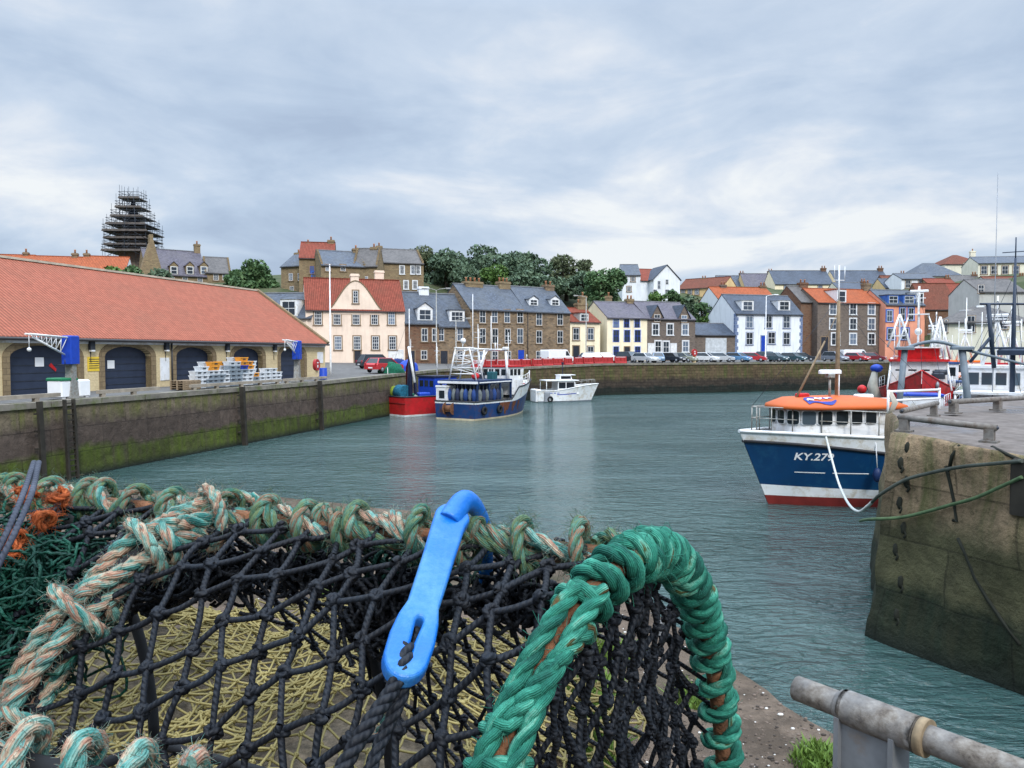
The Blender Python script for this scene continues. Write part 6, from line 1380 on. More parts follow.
m.tube([(pb[0], pb[1] - .3, 1.4), (pb[0], pb[1] - .9, 3.2), (pb[0], pb[1] - .7, 4.6)], [.5, .42, .2], 10, 1); m.sphere((pb[0] + .2, pb[1] - 1.7, 2.9), .38, 12, 8, 0); m.sphere((pb[0], pb[1] - .6, 4.7), (.4, .5, .35), 12, 8, 2); m.build('hung_floats', [red_paint, plain('canvas_grey', S(190, 188, 176, .8), .8), blue_paint], BT.root)
# --- grey gantry boat, nearer, hull hidden by the pier ---------------------------------
hG = Vector((.35, .94, 0)).normalized(); gp = at(933, 400, 46)
sheerG = lambda t: 1.5 + .9 * smooth(.5, 1, t)
GB = Boat('workboat', 'pale blue hulled workboat with tall grey net gantry behind the pier', Vector((gp.x, gp.y, 0)), hG, 10, 4.2, sheerG, [(lambda t: .2, 1), (sheerG, 0)], [plain('pale_blue_hull', S(96, 170, 214, .85), .4), hull_white], sw=.95, bulwark=.6)
m = MB(); gl = GB.inv @ at(898, 395, 46.5); gt_ = GB.inv @ at(906, 349, 46.5); gr_ = GB.inv @ at(970, 395, 46.5); grt = GB.inv @ at(960, 350, 46.5)
yl, ylt, yr, yrt, zt_ = gl.y, gt_.y, gr_.y, grt.y, gt_.z
m.tube([(.5, yl, .9), (.5, ylt, zt_)], .18, 10); m.tube([(.5, yr, .9), (.5, yrt, zt_)], .2, 10)
arc = [(.5, lerp(ylt, yrt, i / 12), zt_ + .02 + .42 * math.sin(PI * i / 12)) for i in range(13)]; m.tube(arc, .1, 8); m.cbox((.5, ylt, zt_ + .05), (.7, 1.0, .2), 0, bev=.05); m.cbox((.5, yrt, zt_ + .05), (.7, 1.2, .2), 0, bev=.05)
m.tube([(.5, yrt, zt_), (.5, yrt - 3.2, zt_ - .9), (.5, yrt - 3.6, zt_ + 1.4)], .09, 7); m.build('gantry', [plain('gantry_grey', S(118, 130, 140, .8), .5, var=.25)], GB.root)
m = MB(); m.box(-.3, .4, yr - .6, yl + .6, .85, 1.0, 0); m.build('gantry_deck', [grey_metal], GB.root)
m = MB(); house_block(m, 4.0, 6.5, -1.2, 1.2, 1.0, 3.2, .2, 0); m.box(3.9, 6.8, -1.3, 1.3, 3.2, 3.32, 1); m.build('wheelhouse', [white_paint, blue_paint], GB.root)
# --- white trawlers, right edge ----------------------------------------------------------
dull_blue = plain('dull_blue_trim', S(52, 84, 140, .75), .6, var=.3, dirt=S(150, 156, 166, .8))
def white_trawler(px, Y, head, label, L, blue, seed, mastdark=True):
    p = at(px, HOR, Y); sh = lambda t: 2.3 + 1.4 * smooth(.4, 1, t)
    b = Boat('trawler', label, p, head, L, 5.0, sh, [(lambda t: .4, 1), (sh, 0)], [hull_white, blue_paint], rake=1.5, sw=.9, bulwark=.8, rail=dull_blue)
    m = MB(); house_block(m, 4.5, 7.8, -1.7, 1.7, 1.6, 5.0, .25, 0); m.box(4.4, 8.3, -1.85, 1.85, 5.0, 5.18, 1); m.box(1.0, 4.4, -1.8, 1.8, 3.4, 3.55, 1)
    for x in (1.1, 4.2):
        for y in (-1.7, 1.7): m.tube([(x, y, 1.5), (x, y, 3.4)], .07, 6, 0)
    wh = m.build('wheelhouse', [white_paint, blue], b.root)
    for y in (-1.15, -.4, .4, 1.15): m = MB(); m.box(4.47, 4.51, y - .3, y + .3, 3.9, 4.7, 0); m.build('window', [boat_glass], wh)
    for x in (5.2, 6.2, 7.2):
        for sg in (-1, 1): m = MB(); m.box(x - .35, x + .35, sg * 1.7 - .02, sg * 1.7 + .02, 3.9, 4.6, 0); m.build('window', [boat_glass], wh)
    m = MB(); tripod(m, 5.5, 0, 5.2, 8.2, .8, .07); m.tube([(5.5, 0, 8), (5.5, 0, 9.8)], .05, 6); m.box(5.3, 5.7, -.6, .6, 8.2, 8.3, 0); m.cbox((5.5, 0, 8.5), (.2, 1.3, .2), 0, bev=.05); m.build('mast', [white_paint], b.root)
    railing(b, [.5, .6, .7, .8, .9, .96], 1.0, (1, -1), white_paint, .1, wires=(1.0, .5)); railing(b, [.02, .12, .22, .32], 1.0, (1, -1), white_paint, .1, wires=(1.0, .5))
    m = MB(); m.cbox((2.4, .8, 2.0), (1.0, .9, .9), 0, bev=.08); m.build('deck_locker', [red_paint], b.root); m = MB(); m.cbox((1.6, -.9, 1.9), (.9, .8, .7), 0, bev=.08); m.build('fish_bin', [plain('navy_net_pile', S(46, 58, 84, .8), .9)], b.root); m = MB(); m.sphere((3.2, -.6, 2.0), (.6, .6, .6), 12, 8, 0); m.build('net_bundle', [plain('orange_net_pile', S(200, 120, 70, .7), .9, bump=.6)], b.root)
    return b
W1 = white_trawler(950, 66, (.3, .95, 0), 'white trawler with blue wheelhouse roof behind the red trawler', 11, dull_blue, 1)
W2 = white_trawler(985, 47, (.62, .78, 0), 'white trawler with blue trim and dark gallows at the right edge', 13, white_paint, 2)
dk = plain('dark_blue_spar', S(52, 66, 86, .75), .5, var=.3)
m = MB(); a = W2.inv @ at(1012, 392, 48); q = W2.inv @ at(1013, 258, 48); m.tube([(a.x, a.y, 1.5), (a.x, a.y, q.z * .6), (a.x, a.y, q.z)], [.17, .13, .06], 9)
for py in (304, 348): z = (W2.inv @ at(1012, py, 48)).z; e1 = W2.inv @ at(980, py + 1, 48); e2 = W2.inv @ at(1030, py, 48); m.tube([(e1.x, e1.y, z), (a.x, a.y, z)], .07, 7); m.tube([(e2.x, e2.y, z), (a.x, a.y, z)], .07, 7)
e1 = W2.inv @ at(988, 310, 48); e2 = W2.inv @ at(994, 368, 48); m.tube([(e1.x, e1.y, e1.z + .4), (e2.x, e2.y, e2.z)], .13, 8); e3 = W2.inv @ at(970, 362, 48); e4 = W2.inv @ at(990, 338, 48); m.tube([e3, e4], .1, 7); m.cbox((a.x, a.y, (W2.inv @ at(1012, 352, 48)).z), (1.2, 1.6, .4), 0, bev=.1)
z = (W2.inv @ at(1012, 247, 48)).z; m.tube([(a.x, a.y - .7, z - .3), (a.x, a.y + .7, z - .3)], .03, 5); m.tube([(a.x, a.y, q.z), (a.x, a.y, z + .6)], .04, 5)
m.build('gallows', [dk], W2.root)
W3 = white_trawler(1015, 58, (.5, .86, 0), 'white boat with red wheelhouse roof hidden behind the dark gallows', 11, red_paint, 3)
W4 = white_trawler(972, 80, (.4, .92, 0), 'farthest white boat with orange wheelhouse roof between the trawlers and the ivory office', 12, orange_paint, 4)
a_main = a
a = W2.inv @ at(994, 330, 48.5); q = W2.inv @ at(993, 173, 48.5); m = MB(); m.tube([(a.x, a.y, 3.0), (a.x, a.y, q.z)], [.035, .02], 6); m.build('whip_aerial', [grey_metal], W2.root); a = a_main
# moored punt showing light blue beyond the pier top
for b_, ps in ((T, ((2.0, -1.2, 3.55, 8.2), (5.8, 1.4, 3.55, 8.8), (8.4, .8, 4.4, 7.6), (7.2, -1.2, 4.4, 8.0))), (RB, ((3.0, 1.2, 1.3, 7.4), (4.6, -.9, 3.7, 7.0), (6.0, .8, 3.7, 6.6), (.6, 1.7, 1.3, 4.6))), (W4, ((2.0, 1.0, 3.6, 9.4), (6.6, -.8, 5.1, 9.0), (7.4, 1.0, 5.1, 8.0))), (W1, ((3.0, .8, 3.6, 8.5), (6.5, -1.0, 5.1, 8.0), (7.2, 1.2, 5.1, 7.4))), (W2, ((1.2, 1.2, 3.6, 9.5), (3.0, -1.0, 3.6, 7.8), (6.5, 1.0, 5.1, 8.8), (7.4, -1.2, 5.1, 7.6), (5.0, -1.4, 5.1, 8.2))), (W3, ((2.0, 0, 3.6, 9.0), (6.8, .8, 5.1, 8.6))), (BT, ((3.0, 1.5, 1.9, 8.0), (8.6, -1.8, 5.5, 8.2), (8.6, 1.8, 5.5, 7.8)))):
    for (x, y, za, zb_) in ps:
        m = MB(); m.tube([(x, y, za), (x, y, zb_)], [.045, .025], 6, 0); m.tube([(x, y - .4, zb_ - .8), (x, y + .4, zb_ - .8)], .018, 5, 0); m.build('aerial', [white_paint], b_.root)
def rig(b, lines, r=.012, name='rigging'):
    m = MB()
    for a, c in lines: m.tube([a, (Vector(a) + Vector(c)) / 2 - Vector((0, 0, .05)), c], r, 4, 0)
    m.build(name, [dark_metal], b.root)
rig(T, [((1.3, 0, 7.0), (12.6, 0, 3.4)), ((6.7, 1.2, 6.4), (10.5, 1.5, 3.2)), ((6.7, -1.2, 6.4), (11.5, -1.0, 3.3)), ((1.2, -.9, 6.4), (.2, -2.2, 1.7)), ((1.2, .9, 6.4), (.2, 2.2, 1.7)), ((3.6, .5, 11), (8.5, .5, 4.4))])
rig(RB, [((1.3, -.9, 9.5), (8.5, 0, 2.8)), ((1.3, -.9, 9.5), (.1, 1.9, 1.9)), ((1.3, -.9, 5.8), (.1, -2, 1.9))])
rig(BT, [((7.5, 0, 11), (14.6, 0, 4.6)), ((7.5, -.7, 9.2), (12.8, -1.4, 3.9)), ((7.5, .7, 9.2), (12.8, 1.4, 3.9)), ((6.8, -1.4, 9.2), (9.6, -2.2, 2.9)), ((7.5, 1.6, 9.0), (9.6, 2.2, 2.9)), ((7.5, 0, 11.2), (1.0, 2.0, 3.0)), ((7.5, 0, 11.2), (1.0, -2.0, 3.0))], .016)
rig(W2, [((a.x, a.y, 11.0), (11.5, 0, 4)), ((a.x, a.y, 11.0), (6.0, 1.5, 5.2)), ((a.x, a.y, 11.0), (5.5, -1.5, 5.2)), ((5.5, 0, 9.5), (11.8, 0, 4.0)), ((5.5, 0, 9.5), (1.0, 1.8, 3.6)), ((5.5, 0, 9.5), (1.0, -1.8, 3.6)), ((a.x, a.y, 9.0), (8.5, 2.0, 3.2))], .016)
rig(W1, [((5.5, 0, 9.6), (10.4, 0, 3.9)), ((5.5, 0, 9.6), (.4, 1.8, 2.6)), ((5.5, 0, 9.6), (.4, -1.8, 2.6))], .016)
rig(K, [((pm.x, 0, 8.2), (Lk - .5, 0, 3.9)), ((pm.x, 0, 8.2), (1.0, 1.4, 2.8)), ((pm.x, 0, 8.2), (1.0, -1.4, 2.8))], .008)
# ------------------------------------------------------------------ pier head furniture (right)
def pipe_rail(name, label, pts, r, posts, post_h, cuffs=(), mat=galv, pw=.22, group=None):
    o0 = Vector(pts[0]); root = empty(name, (o0.x, o0.y, o0.z), 0, label, 'pipe rail', group); P = [Vector(p) - o0 for p in pts]
    m = MB(); m.tube(P, r, 16, 0)
    for f in (0, -1): m.sphere(P[f], (r * .6,) * 3, 8, 6, 1)
    pr_ = m.build('pipe', [mat, dark_metal], root)
    for a, b, k in cuffs: m = MB(); A = P[0].lerp(P[-1], a); B = P[0].lerp(P[-1], b); m.tube([A, A.lerp(B, .02), A.lerp(B, .98), B], [r * 1.02, r * k, r * k, r * 1.02], 18, 0); m.build('sleeve', [mat], root)
    for f in posts:
        p = P[0].lerp(P[-1], f); d = (P[-1] - P[0]).normalized(); M = Matrix.Translation(p) @ Matrix.Rotation(math.atan2(d.y, d.x), 4, 'Z'); m = MB()
        m.box(-pw / 2, pw / 2, -pw * .45, pw * .45, -post_h, -r * .55, 0, M); m.box(-pw * .9, pw * .9, -pw * .8, pw * .8, -post_h - .01, -post_h + .03, 0, M); m.build('post', [mat], root)
    return root
z0 = 4.45
pier_pipe = plain('corroded_pier_pipe', (.19, .175, .16, 1), .8, .1, var=.35, scale=9, dirt=(.10, .07, .05, 1), bump=.3, bscale=60)
a = on_z(899, 417, z0 + .3); b = on_z(997, 428, z0 + .2); pipe_rail('pipe_rail', 'weathered pipe rail along the front edge of the opposite pier head', [a, a.lerp(b, .3), b], .06, (.06, .93), .27, mat=pier_pipe, pw=.16, group=None)
a = on_z(902, 411, z0 + .3); b = on_z(937, 403, z0 + .3); pipe_rail('pipe_rail', 'short pipe rail at the far left corner of the opposite pier head', [a, a.lerp(b, .5), b], .06, (.9,), .3, mat=pier_pipe, pw=.16)
a = on_z(950, 402, z0 + .3); b = on_z(1060, 395.5, z0 + .3); pipe_rail('pipe_rail', 'long pipe rail along the back edge of the opposite pier head', [a, a.lerp(b, .5), b], .07, (.03, .4, .8), .3, mat=pier_pipe, pw=.18)
a = on_z(888, 410, z0); b = on_z(939, 407, z0); root = empty('white_guard_rail', a, 0, 'white painted tubular guard rail at the tip of the opposite pier head', 'guard rail'); m = MB(); d = b - a
for q, dz in ((0, 0), (1, 0)): p = d * q; m.tube([(p.x, p.y, -.3), (p.x, p.y, .55)], .035, 7)
for dz in (.5, .25): m.tube([(0, 0, dz), (d.x, d.y, dz)], .035, 7)
m.build('rails', [white_paint], root)
m = MB()
for i in range(5): m.tube([(i * .02, 0, .5), (.1 + i * .03, -.06, .2), (.02 * i, -.05, -.1)], .025, 6)
m.build('rope_lashing', [plain('pale_rope', S(196, 190, 176, .8), .9)], root)
pf = lambda px, py, d=.0: at(px, py, (lerp(16.0, 13.3, (px - 880) / 144.0)) - d)
def face_at(px, py):            # where the ray meets the masonry, read back from the built pier
    global _pb
    try: _pb
    except NameError:
        me = bpy.data.objects['pier'].data; _pb = BVHTree.FromPolygons([v.co.copy() for v in me.vertices], [tuple(p.vertices) for p in me.polygons])
    h = _pb.ray_cast(ORI, ray(px, py).normalized()); return h[0] if h[0] is not None else pf(px, py)
# dark lumps stand in for shaded, weedy recesses down the pier face
recess_dark = plain('dark_recess_tone', (.018, .02, .014, 1), .9)
for i, (px, py) in enumerate(((908, 448), (901, 463), (907, 482), (900, 503), (904, 528), (896, 550), (901, 582), (897, 615))):
    f = (py - 427) / (640 - 427); Y = lerp(16.02, 15.92, f); p = face_at(px, py); m = MB(); m.sphere((0, 0, 0), (.07, .05, .13), 10, 7, 0, fn=lambda d: 1 + .3 * noise.noise(d * 2.2 + Vector((i, 0, 0)))); m.tube([(.0, -.02, -.05), (.02, -.05, -.12), (-.02, -.04, -.2)], .025, 6)
    tag(m.build('recess_mark', [recess_dark], None, p), 'dark lump standing in for a weedy recess on the pier face in a vertical row', 'recess mark', 'dark weedy recess marks down the pier face')
crk = MB()
def strip(pts, w): crk.tube(pts, w, 5, 0)
pf = lambda px, py, d=.0: at(px, py, (lerp(16.0, 13.3, (px - 880) / 144.0)) - d)
for pts in ([(946, 466), (950, 482), (954, 500), (957, 522), (953, 520)], [(958, 538), (966, 555), (975, 578), (988, 600), (1003, 622), (1020, 645)], [(960, 445), (952, 456), (949, 470)], [(992, 447), (1008, 455), (1022, 461)]):
    P = [face_at(*p) for p in pts]; strip([p + (ORI - p).normalized() * .005 for p in P], .035)
tag(crk.build('wall_crack', [recess_dark]), 'dark joint strip zigzagging down the opposite pier face', 'crack', None, 'structure')
fd = MB(); p0 = face_at(1021, 470); fd.cbox((0, 0, 0), (.5, .3, 1.0), 0, bev=.05); tag(fd.build('timber_fender_block', [dark_wood], None, p0 + Vector((.1, -.05, -.3)), -1.1), 'dark timber block on the opposite pier face at the right edge', 'fender')
# mooring ropes over the pier face
rope_green = plain('green_mooring_rope', S(88, 112, 78, .75), .85, var=.3, scale=6); rope_grey = plain('grey_mooring_rope', S(86, 92, 84, .7), .85, var=.3, scale=6); rope_white = plain('white_mooring_rope', S(206, 210, 206, .85), .8, var=.15)
def out(p, d): return p + (ORI - p).normalized() * d
def smooth_path(P, n=10):
    P = [Vector(p) for p in P]; Q = [P[0] * 2 - P[1]] + P + [P[-1] * 2 - P[-2]]; o = []
    for i in range(1, len(Q) - 2):
        for k in range(n):
            t = k / n; o.append(.5 * ((2 * Q[i]) + (Q[i + 1] - Q[i - 1]) * t + (2 * Q[i - 1] - 5 * Q[i] + 4 * Q[i + 1] - Q[i + 2]) * t * t + (3 * Q[i] - Q[i - 1] - 3 * Q[i + 1] + Q[i + 2]) * t ** 3))
    o.append(P[-1]); return o
P = [out(face_at(px, py), .12) for px, py in ((874, 519), (900, 517.5), (925, 512), (950, 505), (975, 498), (1000, 487), (1022, 477))]; P[0] = at(868, 519.5, 16.3); P.insert(0, at(860, 521, 20))
m = MB(); m.tube(smooth_path(P), .034, 8); tag(m.build('mooring_rope', [rope_green]), 'pale green mooring rope slung low across the opposite pier face', 'rope')
P = [out(face_at(px, py), .12) for px, py in ((884, 492), (905, 480), (930, 473), (960, 467), (990, 464), (1022, 461))]; P = [at(826, 437, 28.9), at(832, 460, 28.0), at(839, 484, 26.6), at(848, 503, 24.5), at(858, 511.5, 21.5), at(868, 506, 18.6), at(876, 498, 16.4)] + P
sp_ = smooth_path(P); m = MB(); k = 55; m.tube(sp_[:k + 1], .04, 8, 0); tag(m.build('mooring_rope', [rope_white]), 'white bow rope hanging in a loop from the blue potting boat to the pier', 'rope')
m = MB(); m.tube(sp_[k:], .036, 8, 0); tag(m.build('mooring_rope', [rope_grey]), 'dark grey green mooring rope curving across the upper opposite pier face', 'rope')
# ------------------------------------------------------------------ near pipe barrier, lower right
gz = GZ + .42
pipe_m = plain('weathered_pipe_paint', (.34, .33, .3, 1), .7, .1, var=.3, scale=8, dirt=(.11, .085, .07, 1), bump=.4, bscale=70)
t = NT('lichened_pipe'); v = t.coord('Object'); n1 = t.noise(v, 26, 6, .7); n2 = t.noise(v, 7, 5, .6)
k = t.ramp(n1, [(.3, (.05, .04, .034, 1)), (.46, (.14, .12, .10, 1)), (.6, (.21, .19, .165, 1)), (.78, (.33, .31, .28, 1))])
t.base(t.mix(t.ramp(n2, [(.45, 0.0), (.65, .6)]), k, (.19, .195, .2, 1))); t.set(rough=.8, spec=.2, metal=.1); t.bump(n1, .6, .006); lich = t.m
a = on_z(797, 688, gz); b = on_z(1040, 782, gz); d = (b - a).normalized()
L = (b - a).length; e = a + d * (L + 1.2)
root = empty('pipe_barrier', (a.x, a.y, GZ), 0, 'thick weathered pipe barrier with sleeved joint on the pier beside the creels', 'pipe barrier')
P = [a - Vector((a.x, a.y, GZ)), e - Vector((a.x, a.y, GZ))]; rp = .039
m = MB(); pts = [P[0].lerp(P[1], i / 30) for i in range(31)]; m.tube(pts, rp, 24, 0); m.tube([P[0] - d * .001, P[0] + d * .03], rp * .75, 16, 1); m.build('pipe', [lich, dark_metal], root)
s0, s1 = P[0].lerp(P[1], .075), P[0] + d * (L * .585)
m = MB(); rs = rp * 1.32; m.tube([s0, s0 + d * .008, s0 + d * .03] + [s0.lerp(s1, i / 14) for i in range(1, 14)] + [s1 - d * .02, s1 - d * .004, s1], [rp * 1.02, rs * .9, rs] + [rs] * 13 + [rs, rs * .94, rp], 26, 0); m.build('sleeve', [lich], root)
m = MB(); m.tube([s1 - d * .012, s1 + d * .012], rs * 1.03, 24, 0); m.build('sleeve_collar', [plain('ochre_collar', (.24, .18, .11, 1), .8, var=.4, scale=30)], root)
pp = P[0] + d * (L * .36); M = Matrix.Translation((pp.x, pp.y, 0)) @ Matrix.Rotation(math.atan2(d.y, d.x), 4, 'Z')
m = MB(); m.box(-.075, .075, -.03, .03, -.02, pp.z - rs * .6, 0, M); m.box(-.09, -.075, -.05, .05, -.02, pp.z - rs * .4, 0, M); m.box(.075, .09, -.05, .05, -.02, pp.z - rs * .4, 0, M); m.box(-.2, .2, -.14, .14, -.01, .015, 0, M)
m.build('post', [plain('grey_painted_post', (.17, .18, .19, 1), .7, .1, var=.3, scale=9, dirt=(.16, .12, .09, 1))], root)
# ------------------------------------------------------------------ the creel in front of the viewer
nrg = np.random.RandomState(4)
def cam_pt(x, y, z): return np.array((x, y, CZ + z))
A0 = cam_pt(.083, .50, -.134); AX = np.array((-.92, .40, -.006)); PX = np.array((.53, .848, 0.)); UP = np.array((0, 0, 1.))
HW, HH, LEN = .212, .36, .71
PN = np.array((.66, .75, 0.))
def side_v(w): return (PX if w > 0 else PN) * w
def hoop(t, ph, k=1.0):          # ph: -90 near foot ... 0 crown ... +90 far foot (degrees)
    a = math.radians(ph); return A0 + AX * t + side_v(HW * k * math.sin(a)) - UP * (HH * (1 - math.cos(a) * k) - 0)
def rope_colour(name, cols, fib=16, fuzz=.0, detail=6.0):
    t = NT(name); uv = t.coord('UV'); m = t.n('ShaderNodeSeparateXYZ'); t.l(uv, m.inputs[0])
    cv = t.n('ShaderNodeCombineXYZ'); t.l(t.math('MULTIPLY', m.outputs[0], 14), cv.inputs[0]); t.l(t.math('MULTIPLY', m.outputs[1], .9), cv.inputs[1])
    n1 = t.noise(cv.outputs[0], 1.7, 4, .6, .3); k = t.ramp(n1, cols)
    fibre = t.math('SINE', t.math('ADD', t.math('MULTIPLY', m.outputs[1], 2 * PI * fib), t.math('MULTIPLY', m.outputs[0], 260)))
    n2 = t.noise(t.coord('Object'), 420, 3, .7); n3 = t.noise(t.coord('Object'), 55, 4, .6)
    k = t.mix(.55, k, t.ramp(fibre, [(0.0, .75), (.6, 1.06)]), 'MULTIPLY'); k = t.mix(.5, k, t.ramp(n2, [(.3, .55), (.7, 1.3)]), 'MULTIPLY'); k = t.mix(.6, k, t.ramp(n3, [(.3, .5), (.65, 1.15)]), 'MULTIPLY')
    t.base(k); t.set(rough=.75, spec=.25); t.bump(t.math('ADD', t.math('MULTIPLY', fibre, .5), t.math('MULTIPLY', n2, 2.4)), .5, .0011); return t.m
green_rope = rope_colour('green_polypropylene_rope', [(.26, S(10, 70, 62, .7)), (.40, S(26, 104, 88, .72)), (.5, S(44, 132, 110, .75)), (.58, S(70, 160, 136, .82)), (.62, S(112, 180, 156, .8)), (.655, S(80, 104, 62, .62)), (.70, S(126, 94, 58, .6))])
mixed_rope = rope_colour('bleached_mixed_rope', [(.28, S(30, 84, 80, .75)), (.38, S(66, 140, 132, .8)), (.46, S(126, 174, 162, .85)), (.52, S(196, 172, 146, .8)), (.57, S(176, 126, 104, .75)), (.63, S(110, 168, 160, .8)), (.72, S(70, 128, 128, .8)), (.82, S(204, 192, 156, .8))], 12)
olive_mixed = rope_colour('olive_mixed_rope', [(.28, S(26, 66, 60, .7)), (.38, S(58, 118, 104, .78)), (.46, S(112, 128, 84, .75)), (.52, S(84, 142, 128, .8)), (.57, S(160, 110, 80, .72)), (.63, S(104, 160, 146, .8)), (.72, S(150, 146, 100, .75)), (.82, S(180, 166, 124, .75))], 12)
def cord_mat(name, c, hi):
    t = NT(name); uv = t.coord('UV'); m = t.n('ShaderNodeSeparateXYZ'); t.l(uv, m.inputs[0]); o = t.coord('Object')
    f = t.math('SINE', t.math('ADD', t.math('MULTIPLY', m.outputs[1], 2 * PI * 2), t.math('MULTIPLY', m.outputs[0], 1500))); n2 = t.noise(o, 300, 3); n3 = t.noise(o, 30 if 'olive' not in name else 2.6, 5)
    k = t.mix(t.ramp(n3, [(.4, 0.0), (.75, .8)]), c, hi); k = t.mix(.5, k, t.ramp(n2, [(.3, .5), (.7, 1.3)]), 'MULTIPLY'); t.base(k); t.set(rough=.65, spec=.3); t.bump(t.math('ADD', f, n2), .5, .0006); return t.m
black_cord = cord_mat('black_net_twine', S(17, 21, 29, .8), S(32, 40, 50, .8)); olive_cord = cord_mat('olive_net_twine', S(104, 96, 54, .75), S(176, 160, 102, .85)); green_cord = cord_mat('green_net_twine', S(8, 56, 46, .75), S(20, 100, 78, .8))
orange_cord = rope_colour('orange_twine', [(.3, S(112, 54, 24, .8)), (.5, S(190, 92, 42, .85)), (.75, S(216, 140, 88, .85))], 12)
blue_plastic = plain('bright_blue_plastic', S(14, 112, 206, .78), .38, var=.12, spec=.4, scale=40, dirt=S(70, 136, 190, .8), bump=.15, bscale=180)
def resample(P, step):
    P = np.asarray([tuple(p) for p in P], float); d = np.concatenate([[0], np.cumsum(np.linalg.norm(np.diff(P, axis=0), axis=1))]); n = max(3, int(d[-1] / step)); s_ = np.linspace(0, d[-1], n)
    return np.stack([np.interp(s_, d, P[:, i]) for i in range(3)], 1), s_
def frames(P):
    T = np.gradient(P, axis=0); T /= np.linalg.norm(T, axis=1)[:, None] + 1e-12; up = np.array((.1, .2, .97)); a = np.cross(up, T[0]); a /= np.linalg.norm(a); A = [a]
    for i in range(1, len(P)): a = A[-1] - T[i] * (A[-1] @ T[i]); a /= np.linalg.norm(a) + 1e-12; A.append(a)
    A = np.array(A); return T, A, np.cross(T, A)
def rope(m, pts, r, pitch=None, strands=3, n=9, jit=.0, mat=0, off=0.0):
    P, s_ = resample(pts, r * .42); T, A, B = frames(P); pitch = pitch or r * 6.5
    for k in range(strands):
        th = 2 * PI * (k / strands + s_ / pitch) + off; w = r * .5 * (1 + jit * np.array([noise.noise((s * 40, k * 9.1, off)) for s in s_]))
        C = P + (np.cos(th) * w)[:, None] * A + (np.sin(th) * w)[:, None] * B
        if jit: C = C + np.array([[noise.noise((s * 90, k * 5, off + q)) for q in range(3)] for s in s_]) * r * jit * .35
        m.tube(C, r * .55 * (1 + jit * .25 * np.array([noise.noise((s * 70, k * 3.3, off + 5)) for s in s_])), n, mat, True, k * 1.7 + off)
    return P, A, B
def fuzz(m, P, A, B, r, n, L, rr=.00028, mat=0, seed=0, droop=.3):
    rg = np.random.RandomState(seed); i = rg.randint(0, len(P), n); th = rg.rand(n) * 2 * PI; d = np.cos(th)[:, None] * A[i] + np.sin(th)[:, None] * B[i]
    T = np.gradient(P, axis=0)[i]; T /= np.linalg.norm(T, axis=1)[:, None]; l = L * (.4 + rg.rand(n))[:, None]; v = T * rg.normal(0, .9, (n, 1)) + d * (.35 + rg.rand(n, 1)) + rg.normal(0, .35, (n, 3)); v /= np.linalg.norm(v, axis=1)[:, None]
    p0 = P[i] + d * r * .85; p1 = p0 + v * l * .5; p2 = p1 + (v + rg.normal(0, .5, (n, 3)) - UP * droop) * l * .5
    m.batch(np.stack([p0, p1, p2], 1), rr, 3, mat, rg.rand(n) * 9)
def helix(path_fn, s0, s1, R, theta, n, tuck=0.0, lump=0.0, seed=0):
    """wrap around a path: path_fn(s) -> centre; theta(s) -> angle"""
    S_ = np.linspace(s0, s1, n); P = np.array([path_fn(s) for s in S_]); T, A, B = frames(P); th = np.array([theta(s) for s in S_])
    edge = np.clip(np.minimum(np.arange(n), np.arange(n)[::-1]) / max(4, n * .12), 0, 1) if tuck else 1.0
    Rr = R * (1 - tuck * (1 - edge)) * (1 + lump * np.array([noise.noise((s * 37, seed, 0)) for s in S_]))
    return P + (np.cos(th) * Rr)[:, None] * A + (np.sin(th) * Rr)[:, None] * B
creel = empty('lobster_creel', tuple(A0 + AX * .3 - UP * HH), 0, 'netted lobster creel with green rope bound hoop right in front of the viewer', 'creel')
CO = np.array(A0 + AX * .3 - UP * HH)
def cb(m, name, mats, par=None):
    o = m.build(name, mats, par or creel)
    if par is None: o.data.transform(Matrix.Translation(-Vector(CO)))
    else: o.data.transform(Matrix.Translation(-Vector(CO)))
    return o
# steel frame: three hoops, a crown bar, two side bars, four base bars
m = MB(); fr_r = .0068
for t_ in (0, .355, .71): m.tube([hoop(t_, p) for p in np.linspace(-90, 90, 41)], fr_r, 10, 1 if t_ else 0); m.tube([hoop(t_, -90), hoop(t_, 90)], fr_r, 8, 1)
m.tube([hoop(t_, 0) for t_ in np.linspace(-.006, LEN + .006, 12)], fr_r * .8, 8, 0)
for ph in (-90, 90): m.tube([hoop(t_, ph) for t_ in np.linspace(-.006, LEN + .006, 12)], fr_r * .8, 8, 1)
cb(m, 'frame', [rust, black_rubber])
# ---- green rope round the right-hand hoop
def hp(ph): return hoop(0, ph)
def theta_from(pitch_fn, p0):
    acc = {}; ph = -86.0; th = p0; tab = [(ph, th)]
    while ph < 90:
        d = np.linalg.norm(hp(ph + .5) - hp(ph)); th += 2 * PI * d / pitch_fn(ph); ph += .5; tab.append((ph, th))
    x = np.array([t_[0] for t_ in tab]); y = np.array([t_[1] for t_ in tab]); return lambda p: float(np.interp(p, x, y))
def pit(ph):
    if ph < -36: return .021
    if ph < -21: return .34
    if ph < 6: return .0195
    if ph < 22: return .026
    if ph < 48: return .022
    return .029
gr = .0060; th1 = theta_from(pit, 1.2)
m = MB(); P1 = helix(hp, -80, 88, fr_r + gr * .92, th1, 1500, lump=.14, seed=3); r1 = rope(m, P1, gr, pitch=.04, n=10, jit=.10); fuzz(m, *r1, gr, 2600, .0042, .00013, 0, 5)
_S = np.array([hp(p) for p in np.linspace(-62, -17, 120)]); _T, _A, _B = frames(_S); _v = np.array(ORI) - _S[60]; face = math.atan2(_v @ _B[60], _v @ _A[60])
